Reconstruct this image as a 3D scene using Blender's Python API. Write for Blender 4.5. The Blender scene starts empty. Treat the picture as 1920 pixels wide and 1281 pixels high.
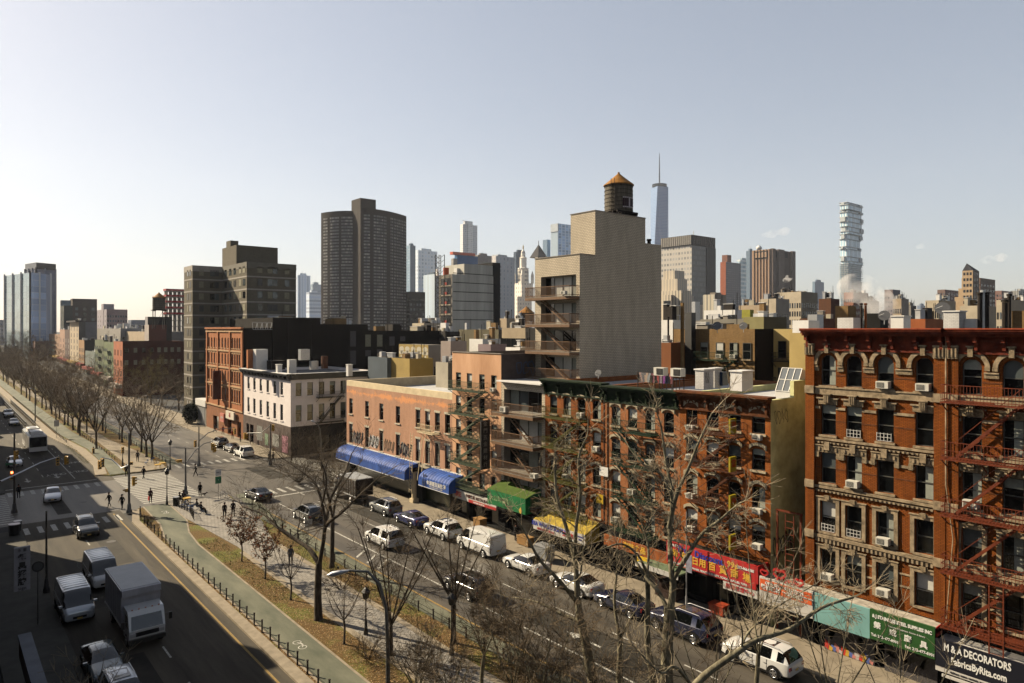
import bpy, math, random
from mathutils import Vector, Matrix
R = random.Random(7)
col = bpy.context.scene.collection
SN, CS = math.sin(math.radians(39.83)), math.cos(math.radians(39.83))
FP, EYE, HZ = 1301.0, 21.0, 617.0          # survey constants: focal length in survey px, eye height, horizon
def ray(px):
    r = (px-960)/FP
    return SN+CS*r, CS-SN*r
def gp(px, py, z=0.0):                     # ground point seen at a survey position
    d = FP*(EYE-z)/(py-HZ); a = ray(px)
    return a[0]*d, a[1]*d
def YX(px, X=45.0):
    a = ray(px); return X*a[1]/a[0]
def XY(px, Y):
    a = ray(px); return Y*a[0]/a[1]
def DX(px, X=45.0): return X/ray(px)[0]
def ZZ(py, d): return EYE-(py-HZ)*d/FP
def ZX(px, py, X=45.0): return ZZ(py, DX(px, X))

# ------------------------------------------------------------------ materials
MATS = {}
def tone(c): return tuple(x**1.25*.56 for x in c)
def _n(nt, t, **kw):
    n = nt.nodes.new(t)
    for k, v in kw.items():
        if k in n.inputs: n.inputs[k].default_value = v
        else: setattr(n, k, v)
    return n
def mat(name, c, rough=.8, var=.25, scale=1.5, metal=0, bump=0, spec=None, c2=None, streak=0, emit=0, coat=0):
    if name in MATS: return MATS[name]
    m = bpy.data.materials.new(name); m.use_nodes = True; nt = m.node_tree
    b = nt.nodes['Principled BSDF']; b.inputs['Roughness'].default_value = rough
    b.inputs['Metallic'].default_value = metal; b.inputs['Specular IOR Level'].default_value = spec if spec is not None else (.5 if rough < .55 else .15)
    if coat: b.inputs['Coat Weight'].default_value = coat
    c = tuple(c if emit else [x*.7 for x in c] if metal else tone(c))+(1,); c2 = tone(c2) if c2 else None
    if emit:
        b.inputs['Emission Color'].default_value = c; b.inputs['Emission Strength'].default_value = emit
    if var or c2:
        tc = _n(nt, 'ShaderNodeNewGeometry')
        nz = _n(nt, 'ShaderNodeTexNoise'); nz.inputs['Scale'].default_value = scale
        nz.inputs['Detail'].default_value = 6; nz.inputs['Roughness'].default_value = .65
        src = tc.outputs['Position']
        if streak:
            mp = _n(nt, 'ShaderNodeMapping'); mp.inputs['Scale'].default_value = streak if isinstance(streak, tuple) else (1, 1, streak)
            nt.links.new(src, mp.inputs[0]); src = mp.outputs[0]
        nt.links.new(src, nz.inputs['Vector'])
        rp = _n(nt, 'ShaderNodeValToRGB'); e = rp.color_ramp.elements
        e[0].position = .3; e[1].position = .7
        k0, k1 = 1-var, 1+var*.6
        e[0].color = tuple(x*k0 for x in c[:3])+(1,)
        e[1].color = tuple(min(1, x*k1) for x in (c2 or c[:3]))+(1,)
        nt.links.new(nz.outputs['Fac'], rp.inputs[0]); nt.links.new(rp.outputs[0], b.inputs['Base Color'])
        if bump:
            n2 = _n(nt, 'ShaderNodeTexNoise'); n2.inputs['Scale'].default_value = scale*12; n2.inputs['Detail'].default_value = 4
            nt.links.new(tc.outputs['Position'], n2.inputs['Vector'])
            bp = _n(nt, 'ShaderNodeBump'); bp.inputs['Strength'].default_value = bump; bp.inputs['Distance'].default_value = .05
            nt.links.new(n2.outputs['Fac'], bp.inputs['Height']); nt.links.new(bp.outputs[0], b.inputs['Normal'])
    else: b.inputs['Base Color'].default_value = c
    MATS[name] = m; return m
def brick(name, c, c2, mortar, bw=.24, bh=.08, rough=.9, stain=.35, squash=1, ms=.012, patch=None, zc=None):
    if name in MATS: return MATS[name]
    c, c2, mortar = tone(c), tone(c2), tone(mortar)
    m = bpy.data.materials.new(name); m.use_nodes = True; nt = m.node_tree; L = nt.links.new
    b = nt.nodes['Principled BSDF']; b.inputs['Roughness'].default_value = rough; b.inputs['Specular IOR Level'].default_value = .08
    g = _n(nt, 'ShaderNodeNewGeometry'); sp = _n(nt, 'ShaderNodeSeparateXYZ'); L(g.outputs['Position'], sp.inputs[0])
    ad = _n(nt, 'ShaderNodeMath', operation='ADD'); L(sp.outputs[0], ad.inputs[0]); L(sp.outputs[1], ad.inputs[1])
    cb = _n(nt, 'ShaderNodeCombineXYZ'); L(ad.outputs[0], cb.inputs[0]); L(sp.outputs[2], cb.inputs[1])
    t = _n(nt, 'ShaderNodeTexBrick'); L(cb.outputs[0], t.inputs['Vector'])
    t.inputs['Color1'].default_value = (*c, 1); t.inputs['Color2'].default_value = (*c2, 1); t.inputs['Mortar'].default_value = (*mortar, 1)
    t.inputs['Scale'].default_value = 1; t.inputs['Mortar Size'].default_value = ms; t.inputs['Brick Width'].default_value = bw; t.inputs['Row Height'].default_value = bh
    t.inputs['Mortar Smooth'].default_value = .3
    nz = _n(nt, 'ShaderNodeTexNoise'); nz.inputs['Scale'].default_value = .8; nz.inputs['Detail'].default_value = 9; nz.inputs['Roughness'].default_value = .75
    mp = _n(nt, 'ShaderNodeMapping'); mp.inputs['Scale'].default_value = (1, 1, .22); L(g.outputs['Position'], mp.inputs[0]); L(mp.outputs[0], nz.inputs['Vector'])
    rp = _n(nt, 'ShaderNodeMapRange'); rp.inputs['From Min'].default_value = .3; rp.inputs['From Max'].default_value = .7
    rp.inputs['To Min'].default_value = 1-stain; rp.inputs['To Max'].default_value = 1+stain*.35; L(nz.outputs['Fac'], rp.inputs['Value'])
    mx = _n(nt, 'ShaderNodeVectorMath', operation='SCALE'); L(t.outputs['Color'], mx.inputs[0]); L(rp.outputs[0], mx.inputs['Scale'])
    out = mx.outputs[0]
    if patch:                               # worn paint / repair patches of another colour
        n3 = _n(nt, 'ShaderNodeTexNoise'); n3.inputs['Scale'].default_value = .5; n3.inputs['Detail'].default_value = 10; n3.inputs['Roughness'].default_value = .8
        L(g.outputs['Position'], n3.inputs['Vector'])
        v = n3.outputs['Fac']
        lo, hi = .58, .72
        if zc is not None:                  # a horizontal weathered band centred on height zc
            s1 = _n(nt, 'ShaderNodeMath', operation='SUBTRACT'); L(sp.outputs[2], s1.inputs[0]); s1.inputs[1].default_value = zc
            s2 = _n(nt, 'ShaderNodeMath', operation='ABSOLUTE'); L(s1.outputs[0], s2.inputs[0])
            s3 = _n(nt, 'ShaderNodeMath', operation='MULTIPLY'); L(s2.outputs[0], s3.inputs[0]); s3.inputs[1].default_value = -.3
            s4 = _n(nt, 'ShaderNodeMath', operation='ADD'); L(s3.outputs[0], s4.inputs[0]); L(v, s4.inputs[1]); v = s4.outputs[0]
            lo, hi = .42, .5
        r3 = _n(nt, 'ShaderNodeMapRange'); r3.inputs['From Min'].default_value = lo; r3.inputs['From Max'].default_value = hi; L(v, r3.inputs['Value'])
        m3 = _n(nt, 'ShaderNodeMix', data_type='RGBA'); L(r3.outputs[0], m3.inputs[0]); L(out, m3.inputs[6]); m3.inputs[7].default_value = (*patch, 1); out = m3.outputs[2]
    L(out, b.inputs['Base Color'])
    MATS[name] = m; return m
def glass(name='glass', c=(.012, .015, .017), rough=.06, spec=.6, metal=0):
    if name in MATS: return MATS[name]
    m = mat(name, c, rough, 0, metal=metal, spec=spec); return m
def gridmat(name, c, c2, su, sv, wu=.5, wv=.5, rough=.35, axis='x+y', jit=.4, metal=0, rough2=None, off=0, op='ADD'):
    """curtain wall: panes of colour c2 inside bands of colour c; bay su x storey sv metres"""
    if name in MATS: return MATS[name]
    m = bpy.data.materials.new(name); m.use_nodes = True; nt = m.node_tree; L = nt.links.new
    b = nt.nodes['Principled BSDF']
    g = _n(nt, 'ShaderNodeNewGeometry'); sp = _n(nt, 'ShaderNodeSeparateXYZ'); L(g.outputs['Position'], sp.inputs[0])
    ad = _n(nt, 'ShaderNodeMath', operation=op); L(sp.outputs[0], ad.inputs[0]); L(sp.outputs[1], ad.inputs[1])
    def cell(src, s, w):
        d = _n(nt, 'ShaderNodeMath', operation='DIVIDE'); L(src, d.inputs[0]); d.inputs[1].default_value = s
        f = _n(nt, 'ShaderNodeMath', operation='FRACT'); L(d.outputs[0], f.inputs[0])
        l = _n(nt, 'ShaderNodeMath', operation='LESS_THAN'); L(f.outputs[0], l.inputs[0]); l.inputs[1].default_value = w
        fl = _n(nt, 'ShaderNodeMath', operation='FLOOR'); L(d.outputs[0], fl.inputs[0])
        return l.outputs[0], fl.outputs[0]
    a, fa = cell(ad.outputs[0], su, wu); bb, fb = cell(sp.outputs[2], sv, wv)
    ml = _n(nt, 'ShaderNodeMath', operation='MULTIPLY'); L(a, ml.inputs[0]); L(bb, ml.inputs[1])
    cb = _n(nt, 'ShaderNodeCombineXYZ'); L(fa, cb.inputs[0]); L(fb, cb.inputs[1])
    wn = _n(nt, 'ShaderNodeTexWhiteNoise'); L(cb.outputs[0], wn.inputs['Vector'])
    mr = _n(nt, 'ShaderNodeMapRange'); mr.inputs['To Min'].default_value = 1-jit; mr.inputs['To Max'].default_value = 1+jit; L(wn.outputs['Value'], mr.inputs['Value'])
    sc = _n(nt, 'ShaderNodeVectorMath', operation='SCALE'); sc.inputs[0].default_value = c2; L(mr.outputs[0], sc.inputs['Scale'])
    mx = _n(nt, 'ShaderNodeMix', data_type='RGBA'); L(ml.outputs[0], mx.inputs[0]); mx.inputs[6].default_value = (*c, 1); L(sc.outputs[0], mx.inputs[7])
    L(mx.outputs[2], b.inputs['Base Color'])
    r2 = _n(nt, 'ShaderNodeMapRange'); r2.inputs['To Min'].default_value = .8 if rough2 is None else rough2; r2.inputs['To Max'].default_value = rough; L(ml.outputs[0], r2.inputs['Value']); L(r2.outputs[0], b.inputs['Roughness'])
    b.inputs['Metallic'].default_value = metal
    MATS[name] = m; return m

# ------------------------------------------------------------------ objects
def tag(o, label=None, cat=None, group=None, kind=None):
    if label: o['label'] = label
    if cat: o['category'] = cat
    if group: o['group'] = group
    if kind: o['kind'] = kind
    return o
def empty(name, loc, rz=0, **kw):
    o = bpy.data.objects.new(name, None); o.empty_display_size = .2; o.location = loc; o.rotation_euler = (0, 0, rz); col.objects.link(o)
    return tag(o, **kw)
def link(name, me, parent=None, loc=(0, 0, 0), rz=0, **kw):
    o = bpy.data.objects.new(name, me); o.location = loc; o.rotation_euler = (0, 0, rz); col.objects.link(o)
    if parent: o.parent = parent
    return tag(o, **kw)
class MB:
    def __init__(s): s.v = []; s.f = []; s.m = []; s.mats = []
    def mi(s, m):
        if m not in s.mats: s.mats.append(m)
        return s.mats.index(m)
    def face(s, pts, m):
        i = len(s.v); s.v += [tuple(p) for p in pts]; s.f.append(tuple(range(i, i+len(pts)))); s.m.append(s.mi(m))
    def box(s, x0, y0, z0, x1, y1, z1, m, skip=''):
        if x0 > x1: x0, x1 = x1, x0
        if y0 > y1: y0, y1 = y1, y0
        if z0 > z1: z0, z1 = z1, z0
        i = len(s.v); s.v += [(x0, y0, z0), (x1, y0, z0), (x1, y1, z0), (x0, y1, z0), (x0, y0, z1), (x1, y0, z1), (x1, y1, z1), (x0, y1, z1)]
        k = s.mi(m)
        for n, q in (('b', (3, 2, 1, 0)), ('t', (4, 5, 6, 7)), ('s', (0, 1, 5, 4)), ('e', (1, 2, 6, 5)), ('n', (2, 3, 7, 6)), ('w', (3, 0, 4, 7))):
            if n in skip: continue
            s.f.append(tuple(i+j for j in q)); s.m.append(k)
        return s
    def bar(s, a, b, w, m, h=None):         # a square bar between two points
        a, b = Vector(a), Vector(b); d = b-a
        if d.length < 1e-6: return s
        d.normalize(); up = Vector((0, 0, 1)) if abs(d.z) < .95 else Vector((1, 0, 0))
        u = d.cross(up).normalized()*w/2; v = d.cross(u).normalized()*(h or w)/2
        i = len(s.v)
        for p in (a, b): s.v += [tuple(p-u-v), tuple(p+u-v), tuple(p+u+v), tuple(p-u+v)]
        k = s.mi(m)
        for q in ((0, 1, 2, 3), (7, 6, 5, 4), (0, 4, 5, 1), (1, 5, 6, 2), (2, 6, 7, 3), (3, 7, 4, 0)): s.f.append(tuple(i+j for j in q)); s.m.append(k)
        return s
    def tube(s, pts, rad, m, n=6, cap=True):
        pts = [Vector(p) for p in pts]; k = s.mi(m); base = len(s.v)
        if not isinstance(rad, (list, tuple)): rad = [rad]*len(pts)
        pu = None
        for j, p in enumerate(pts):
            d = (pts[min(j+1, len(pts)-1)]-pts[max(j-1, 0)]).normalized()
            if pu is None:
                up = Vector((0, 0, 1)) if abs(d.z) < .9 else Vector((1, 0, 0)); pu = d.cross(up).normalized()
            u = (pu-d*pu.dot(d)); u = u.normalized() if u.length > 1e-6 else d.orthogonal().normalized(); pu = u
            v = d.cross(u)
            for q in range(n):
                a = q/n*math.tau; s.v.append(tuple(p+(u*math.cos(a)+v*math.sin(a))*rad[j]))
        for j in range(len(pts)-1):
            for q in range(n):
                a = base+j*n+q; b = base+j*n+(q+1) % n
                s.f.append((a, b, b+n, a+n)); s.m.append(k)
        if cap:
            s.f.append(tuple(base+q for q in reversed(range(n)))); s.m.append(k)
            e = base+(len(pts)-1)*n; s.f.append(tuple(e+q for q in range(n))); s.m.append(k)
        return s
    def lathe(s, c, prof, m, n=16):         # prof: (radius, z)
        k = s.mi(m); base = len(s.v)
        for r, z in prof:
            for q in range(n):
                a = q/n*math.tau; s.v.append((c[0]+r*math.cos(a), c[1]+r*math.sin(a), c[2]+z))
        for j in range(len(prof)-1):
            for q in range(n):
                a = base+j*n+q; b = base+j*n+(q+1) % n; s.f.append((a, b, b+n, a+n)); s.m.append(k)
        s.f.append(tuple(base+q for q in reversed(range(n)))); s.m.append(k)
        e = base+(len(prof)-1)*n; s.f.append(tuple(e+q for q in range(n))); s.m.append(k)
        return s
    def prism(s, poly, z0, z1, m, mt=None, bottom=False):
        n = len(poly); i = len(s.v); k = s.mi(m); kt = s.mi(mt or m)
        a = sum(poly[j][0]*poly[(j+1) % n][1]-poly[(j+1) % n][0]*poly[j][1] for j in range(n))
        if a < 0: poly = poly[::-1]
        s.v += [(x, y, z0) for x, y in poly]+[(x, y, z1) for x, y in poly]
        for j in range(n):
            q = (j+1) % n; s.f.append((i+j, i+q, i+n+q, i+n+j)); s.m.append(k)
        s.f.append(tuple(i+n+j for j in range(n))); s.m.append(kt)
        if bottom: s.f.append(tuple(i+j for j in reversed(range(n)))); s.m.append(k)
        return s
    def mesh(s, name, off=(0, 0, 0), smooth=None):
        me = bpy.data.meshes.new(name); ox, oy, oz = off
        me.from_pydata([(x-ox, y-oy, z-oz) for x, y, z in s.v], [], s.f)
        for m in s.mats: me.materials.append(m)
        me.polygons.foreach_set('material_index', s.m)
        if smooth is not None:
            me.polygons.foreach_set('use_smooth', [True]*len(me.polygons))
            me.set_sharp_from_angle(angle=math.radians(smooth))
        me.update(); return me
    def build(s, name, parent=None, smooth=None, **kw):   # vertices are world coordinates (or the parent's, unrotated)
        if parent is not None:
            me = s.mesh(name, tuple(parent_world(parent)), smooth); return link(name, me, parent, **kw)
        xs = [v[0] for v in s.v]; ys = [v[1] for v in s.v]; zs = [v[2] for v in s.v]
        c = ((min(xs)+max(xs))/2, (min(ys)+max(ys))/2, min(zs))
        return link(name, s.mesh(name, c, smooth), None, c, **kw)
def parent_world(o):
    l = Vector(o.location)
    while o.parent: o = o.parent; l += Vector(o.location)
    return l
_fc = {}
def text_mesh(body, size, m, ext=.01, bold=0, ax='c'):
    key = (body, round(size, 3), m.name, ext, bold, ax)
    if key in _fc: return _fc[key]
    c = bpy.data.curves.new('txt', 'FONT'); c.body = body; c.size = size; c.extrude = ext; c.offset = bold
    c.align_x = {'c': 'CENTER', 'l': 'LEFT'}[ax]; c.align_y = 'CENTER'; c.resolution_u = 2
    o = bpy.data.objects.new('txt', c); col.objects.link(o); bpy.context.view_layer.update()
    me = bpy.data.meshes.new_from_object(o.evaluated_get(bpy.context.evaluated_depsgraph_get()))
    bpy.data.objects.remove(o); me.materials.clear(); me.materials.append(m); me.name = 'lettering'
    _fc[key] = me; return me
def text(body, parent, loc, size, m, face='W', bold=0, ext=.01, sx=1, ax='c', tilt=0, name='lettering'):
    """face: W = on a wall facing -X, S = facing -Y; loc in world coordinates"""
    o = bpy.data.objects.new(name, text_mesh(body, size, m, ext, bold, ax)); col.objects.link(o); o.parent = parent
    o.location = Vector(loc)-parent_world(parent)
    o.rotation_euler = (math.pi/2, tilt, -math.pi/2 if face == 'W' else 0); o.scale = (sx, 1, 1)
    return o

# common materials
M_GL = glass(); M_GL2 = glass('glass_grey', (.13, .15, .155), .12)
M_BLIND = mat('blind', (.62, .62, .58), .6, .12, 3)
M_CURT = mat('curtain', (.36, .38, .34), .8, .2, 5)
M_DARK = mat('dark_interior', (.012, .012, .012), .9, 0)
M_STONE = mat('limestone', (.42, .34, .24), .85, .6, 2.5, bump=.3)
M_STONE2 = mat('carved_brownstone', (.36, .29, .20), .85, .6, 7, bump=.5)
M_CONC = mat('concrete', (.36, .33, .29), .9, .25, 1.2)
M_BLACK = mat('black_iron', (.012, .012, .012), .5, 0)
M_WHITE = mat('white_paint', (.78, .77, .75), .5, .1, 2)
M_ROOFW = mat('silver_roof', (.62, .62, .62), .6, .3, .6)
M_ROOF = mat('tar_roof', (.10, .10, .10), .9, .4, .5)
M_ROOFG = mat('grey_roof', (.28, .27, .26), .9, .3, .4)
M_AC = mat('ac_white', (.68, .66, .60), .5, .12, 4)
M_ACG = mat('ac_grille', (.06, .06, .06), .7, 0)
M_GALV = mat('galvanised', (.42, .43, .44), .4, .2, 6, metal=.6)
M_TYRE = mat('tyre', (.02, .02, .02), .85, 0)
M_RIM = mat('rim', (.45, .45, .46), .3, 0, metal=.9)
M_YEL = mat('signal_yellow', (.55, .33, .02), .5, .1, 3)
# ------------------------------------------------------------------ building helpers
def wall(mb, face, c, u0, u1, z0, z1, m, openings=(), depth=.2, reveal=None):
    """wall skin with real recessed openings. face W: plane x=c facing -X, u=y ; face S: plane y=c facing -Y, u=x"""
    us = sorted({u0, u1, *[o[0] for o in openings], *[o[1] for o in openings]})
    zs = sorted({z0, z1, *[o[2] for o in openings], *[o[3] for o in openings]})
    us = [u for u in us if u0-1e-6 <= u <= u1+1e-6]; zs = [z for z in zs if z0-1e-6 <= z <= z1+1e-6]
    P = (lambda u, z, d=0: (c+d, u, z)) if face == 'W' else (lambda u, z, d=0: (u, c+d, z))
    fl = face == 'W'
    def quad(a, b, c_, d, mm): mb.face([a, d, c_, b] if fl else [a, b, c_, d], mm)
    for i in range(len(us)-1):
        for j in range(len(zs)-1):
            a, b, e, f = us[i], us[i+1], zs[j], zs[j+1]
            if b-a < 1e-5 or f-e < 1e-5: continue
            cu, cz = (a+b)/2, (e+f)/2
            if any(o[0] < cu < o[1] and o[2] < cz < o[3] for o in openings): continue
            quad(P(a, e), P(b, e), P(b, f), P(a, f), m)
    rv = reveal or m
    for a, b, e, f in [o[:4] for o in openings]:
        quad(P(a, e), P(a, e, depth), P(b, e, depth), P(b, e), rv); quad(P(a, f, depth), P(a, f), P(b, f), P(b, f, depth), rv)
        quad(P(a, e, depth), P(a, e), P(a, f), P(a, f, depth), rv); quad(P(b, e), P(b, e, depth), P(b, f, depth), P(b, f), rv)
def shell(mb, x0, y0, x1, y1, z0, z1, m, west=True, south=True, mside=None, parapet=.5, mroof=None, t=.3, roofz=None):
    """remaining walls of a block + parapet + sunken roof"""
    ms = mside or m
    if west: mb.face([(x0, y1, z0), (x0, y0, z0), (x0, y0, z1), (x0, y1, z1)], m)
    if south: mb.face([(x0, y0, z0), (x1, y0, z0), (x1, y0, z1), (x0, y0, z1)], ms)
    mb.face([(x1, y0, z0), (x1, y1, z0), (x1, y1, z1), (x1, y0, z1)], ms); mb.face([(x1, y1, z0), (x0, y1, z0), (x0, y1, z1), (x1, y1, z1)], ms)
    a0, b0, a1, b1 = x0+t, y0+t, x1-t, y1-t
    O = [(x0, y0), (x1, y0), (x1, y1), (x0, y1)]; I = [(a0, b0), (a1, b0), (a1, b1), (a0, b1)]
    for k in range(4):
        q = (k+1) % 4
        mb.face([(*O[k], z1), (*O[q], z1), (*I[q], z1), (*I[k], z1)], ms)
        mb.face([(*I[k], z1), (*I[q], z1), (*I[q], z1-parapet), (*I[k], z1-parapet)], ms)
    mb.face([(*p, z1-parapet) for p in I], mroof or M_ROOF)
_wc = {}
def win_meshes(w, h, style, fm, sm, wm, var, depth=.2, sill=True, arch=0):
    key = (round(w, 2), round(h, 2), style, fm.name, sm.name, wm.name if wm else '', var, depth, sill, arch)
    if key in _wc: return _wc[key]
    f = MB(); fy = depth-.06; t = .06; H2 = w/2
    f.box(-H2, fy-.02, 0, -H2+t, fy+.05, h, fm); f.box(H2-t, fy-.02, 0, H2, fy+.05, h, fm)
    f.box(-H2+t, fy-.02, 0, H2-t, fy+.05, t, fm); f.box(-H2+t, fy-.02, h-t, H2-t, fy+.05, h, fm)
    f.box(-H2+t, fy-.03, h*.5-.03, H2-t, fy+.04, h*.5+.03, fm)
    if w > 1.5: f.box(-.03, fy-.02, t, .03, fy+.035, h-t, fm)
    if sill: f.box(-H2-.1, -.12, -.14, H2+.1, fy, -.002, sm)
    if style == 'flat': f.box(-H2-.12, -.06, h, H2+.12, -.002, h+.3, sm); f.box(-H2-.2, -.14, h+.3, H2+.2, -.002, h+.38, sm)
    elif style == 'slab': f.box(-H2-.1, -.03, h, H2+.1, -.002, h+.25, sm)
    elif style == 'seg':                    # segmental hood
        n = 6
        for i in range(n):
            a0, a1 = -1+2*i/n, -1+2*(i+1)/n
            x0_, x1_ = a0*(H2+.14), a1*(H2+.14); za = h+.02+.22*(1-a0*a0); zb = h+.02+.22*(1-a1*a1)
            p = [(x0_, za-.02 if abs(a0) < 1 else h-.1), (x1_, zb-.02 if abs(a1) < 1 else h-.1), (x1_, zb+.2), (x0_, za+.2)]
            i0 = len(f.v); f.v += [(x, -.14, z) for x, z in p]+[(x, -.002, z) for x, z in p]; k = f.mi(sm)
            for q in ((0, 1, 2, 3), (4, 7, 6, 5), (0, 4, 5, 1), (1, 5, 6, 2), (2, 6, 7, 3), (3, 7, 4, 0)): f.f.append(tuple(i0+j for j in q)); f.m.append(k)
        if wm:
            pass
    elif style == 'arch':                   # round hood + keystone + scrolls
        n = 14; r0, r1 = H2+.18, H2+.42; zc = h-H2*.9
        for i in range(n):
            A, B = math.pi*i/n, math.pi*(i+1)/n
            p = [(r0*math.cos(A), zc+r0*math.sin(A)), (r1*math.cos(A), zc+r1*math.sin(A)), (r1*math.cos(B), zc+r1*math.sin(B)), (r0*math.cos(B), zc+r0*math.sin(B))]
            i0 = len(f.v); f.v += [(x, -.13, z) for x, z in p]+[(x, -.002, z) for x, z in p]; k = f.mi(sm)
            for q in ((0, 3, 2, 1), (4, 5, 6, 7), (0, 1, 5, 4), (1, 2, 6, 5), (2, 3, 7, 6), (3, 0, 4, 7)): f.f.append(tuple(i0+j for j in q)); f.m.append(k)
        f.box(-.13, -.3, zc+H2+.08, .13, -.002, zc+H2+.62, M_STONE2); f.box(-.2, -.36, zc+H2+.62, .2, -.002, zc+H2+.7, M_STONE2)
        for sx in (-1, 1): f.lathe2 = None; f.box(sx*(H2+.3)-.13, -.18, zc-.2, sx*(H2+.3)+.13, -.002, zc+.02, M_STONE2)
    elif style == 'crown':                  # bracketed carved hood
        f.box(-H2-.12, -.12, h+.02, H2+.12, -.002, h+.38, M_STONE2); f.box(-H2-.22, -.2, h+.38, H2+.22, -.002, h+.46, sm)
        f.box(-.2, -.3, h+.12, .2, -.12, h+.66, M_STONE2); f.box(-.3, -.34, h+.66, .3, -.002, h+.74, sm)
        for x in (-.11, 0, .11): f.box(x-.025, -.33, h+.16, x+.025, -.3, h+.62, sm)
    elif style == 'carved':                 # wide carved panel hood with ears
        f.box(-H2-.32, -.1, h+.02, H2+.32, -.002, h+.44, M_STONE2); f.box(-H2-.34, -.16, h+.44, H2+.34, -.002, h+.5, sm)
        f.box(-H2-.34, -.13, h-.34, -H2-.08, -.002, h+.02, M_STONE2); f.box(H2+.08, -.13, h-.34, H2+.34, -.002, h+.02, M_STONE2)
        f.box(-.17, -.26, h+.2, .17, -.1, h+.72, sm)
        for x in (-.55, -.3, .3, .55): f.box(x-.06, -.15, h+.12, x+.06, -.1, h+.34, sm)
    elif style == 'surround':
        f.box(-H2-.26, -.1, -.1, -H2-.03, -.002, h+.02, sm); f.box(H2+.03, -.1, -.1, H2+.26, -.002, h+.02, sm)
        f.box(-H2-.26, -.1, h+.02, H2+.26, -.002, h+.24, sm); f.box(-H2-.32, -.15, h+.24, H2+.32, -.002, h+.3, sm)
        f.box(-.14, -.2, h+.14, .14, -.1, h+.42, M_STONE2); f.box(-.24, -.16, h+.28, .24, -.1, h+.38, M_STONE2)
    if arch and wm:                         # spandrels that round the head of the opening
        n = 8; rz = H2 if arch == 2 else H2*.35
        for sx in (-1, 1):
            for i in range(n):
                A, B = math.pi/2*i/n, math.pi/2*(i+1)/n
                xa, za = sx*H2*math.cos(A), h-rz+rz*math.sin(A); xb, zb = sx*H2*math.cos(B), h-rz+rz*math.sin(B)
                q = [(xa, 0, za), (xb, 0, zb), (xb, 0, h), (xa, 0, h)]
                q2 = [(xa, 0, za), (xa, fy-.03, za), (xb, fy-.03, zb), (xb, 0, zb)]
                if sx > 0: q = q[::-1]; q2 = q2[::-1]
                f.face(q[::-1], wm); f.face(q2[::-1], wm)
    p = MB(); y = fy+.02
    def pq(z0, z1, m, x0=-H2+.02, x1=H2-.02): p.face([(x0, y, z0), (x1, y, z0), (x1, y, z1), (x0, y, z1)], m)
    if var == 0: pq(0, h, M_GL)
    elif var == 1: pq(0, h*.5, M_GL); pq(h*.5, h, M_GL2)
    elif var == 2: pq(0, h*.45, M_GL); pq(h*.45, h, M_BLIND)
    elif var == 3: pq(0, h*.7, M_GL); pq(h*.7, h, M_CURT)
    elif var == 4: pq(0, h, M_GL, -H2+.02, 0); pq(0, h, M_CURT, 0, H2-.02)
    r = (f.mesh('window'), p.mesh('pane')); _wc[key] = r; return r
def place_win(root, face, c, u, z, w, h, style='none', fm=None, sm=None, wm=None, depth=.2, sill=True, arch=0, var=None, name='window'):
    if var is None: var = R.choice((0, 0, 1, 1, 2, 2, 3, 3, 4, 4))
    fm = fm or M_FR; a, b = win_meshes(w, h, style, fm, sm or M_STONE, wm, var, depth, sill, arch)
    base = parent_world(root); p = (c, u, z) if face == 'W' else (u, c, z)
    o = link(name, a, root, Vector(p)-base, -math.pi/2 if face == 'W' else 0)
    link('pane', b, o)
    return o
M_FR = mat('window_frame', (.10, .10, .085), .5, 0); M_FRW = mat('window_frame_white', (.6, .58, .52), .5, 0); M_FRK = mat('window_frame_black', (.02, .02, .02), .4, 0)
_ac = {}
def ac_unit(root, face, c, u, z, s=1):
    if 0 not in _ac:
        a = MB(); a.box(-.36, -.38, 0, .36, .1, .42, M_AC); g = MB(); g.box(-.3, -.395, .06, .12, -.38, .36, M_ACG)
        for i in range(4): g.box(-.3, -.4, .1+i*.07, .12, -.396, .115+i*.07, M_AC)
        _ac[0] = (a.mesh('air_conditioner'), g.mesh('grille'))
    base = parent_world(root); p = (c, u, z) if face == 'W' else (u, c, z)
    o = link('air_conditioner', _ac[0][0], root, Vector(p)-base, -math.pi/2 if face == 'W' else 0); o.scale = (s, s, s); link('grille', _ac[0][1], o)
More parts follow.
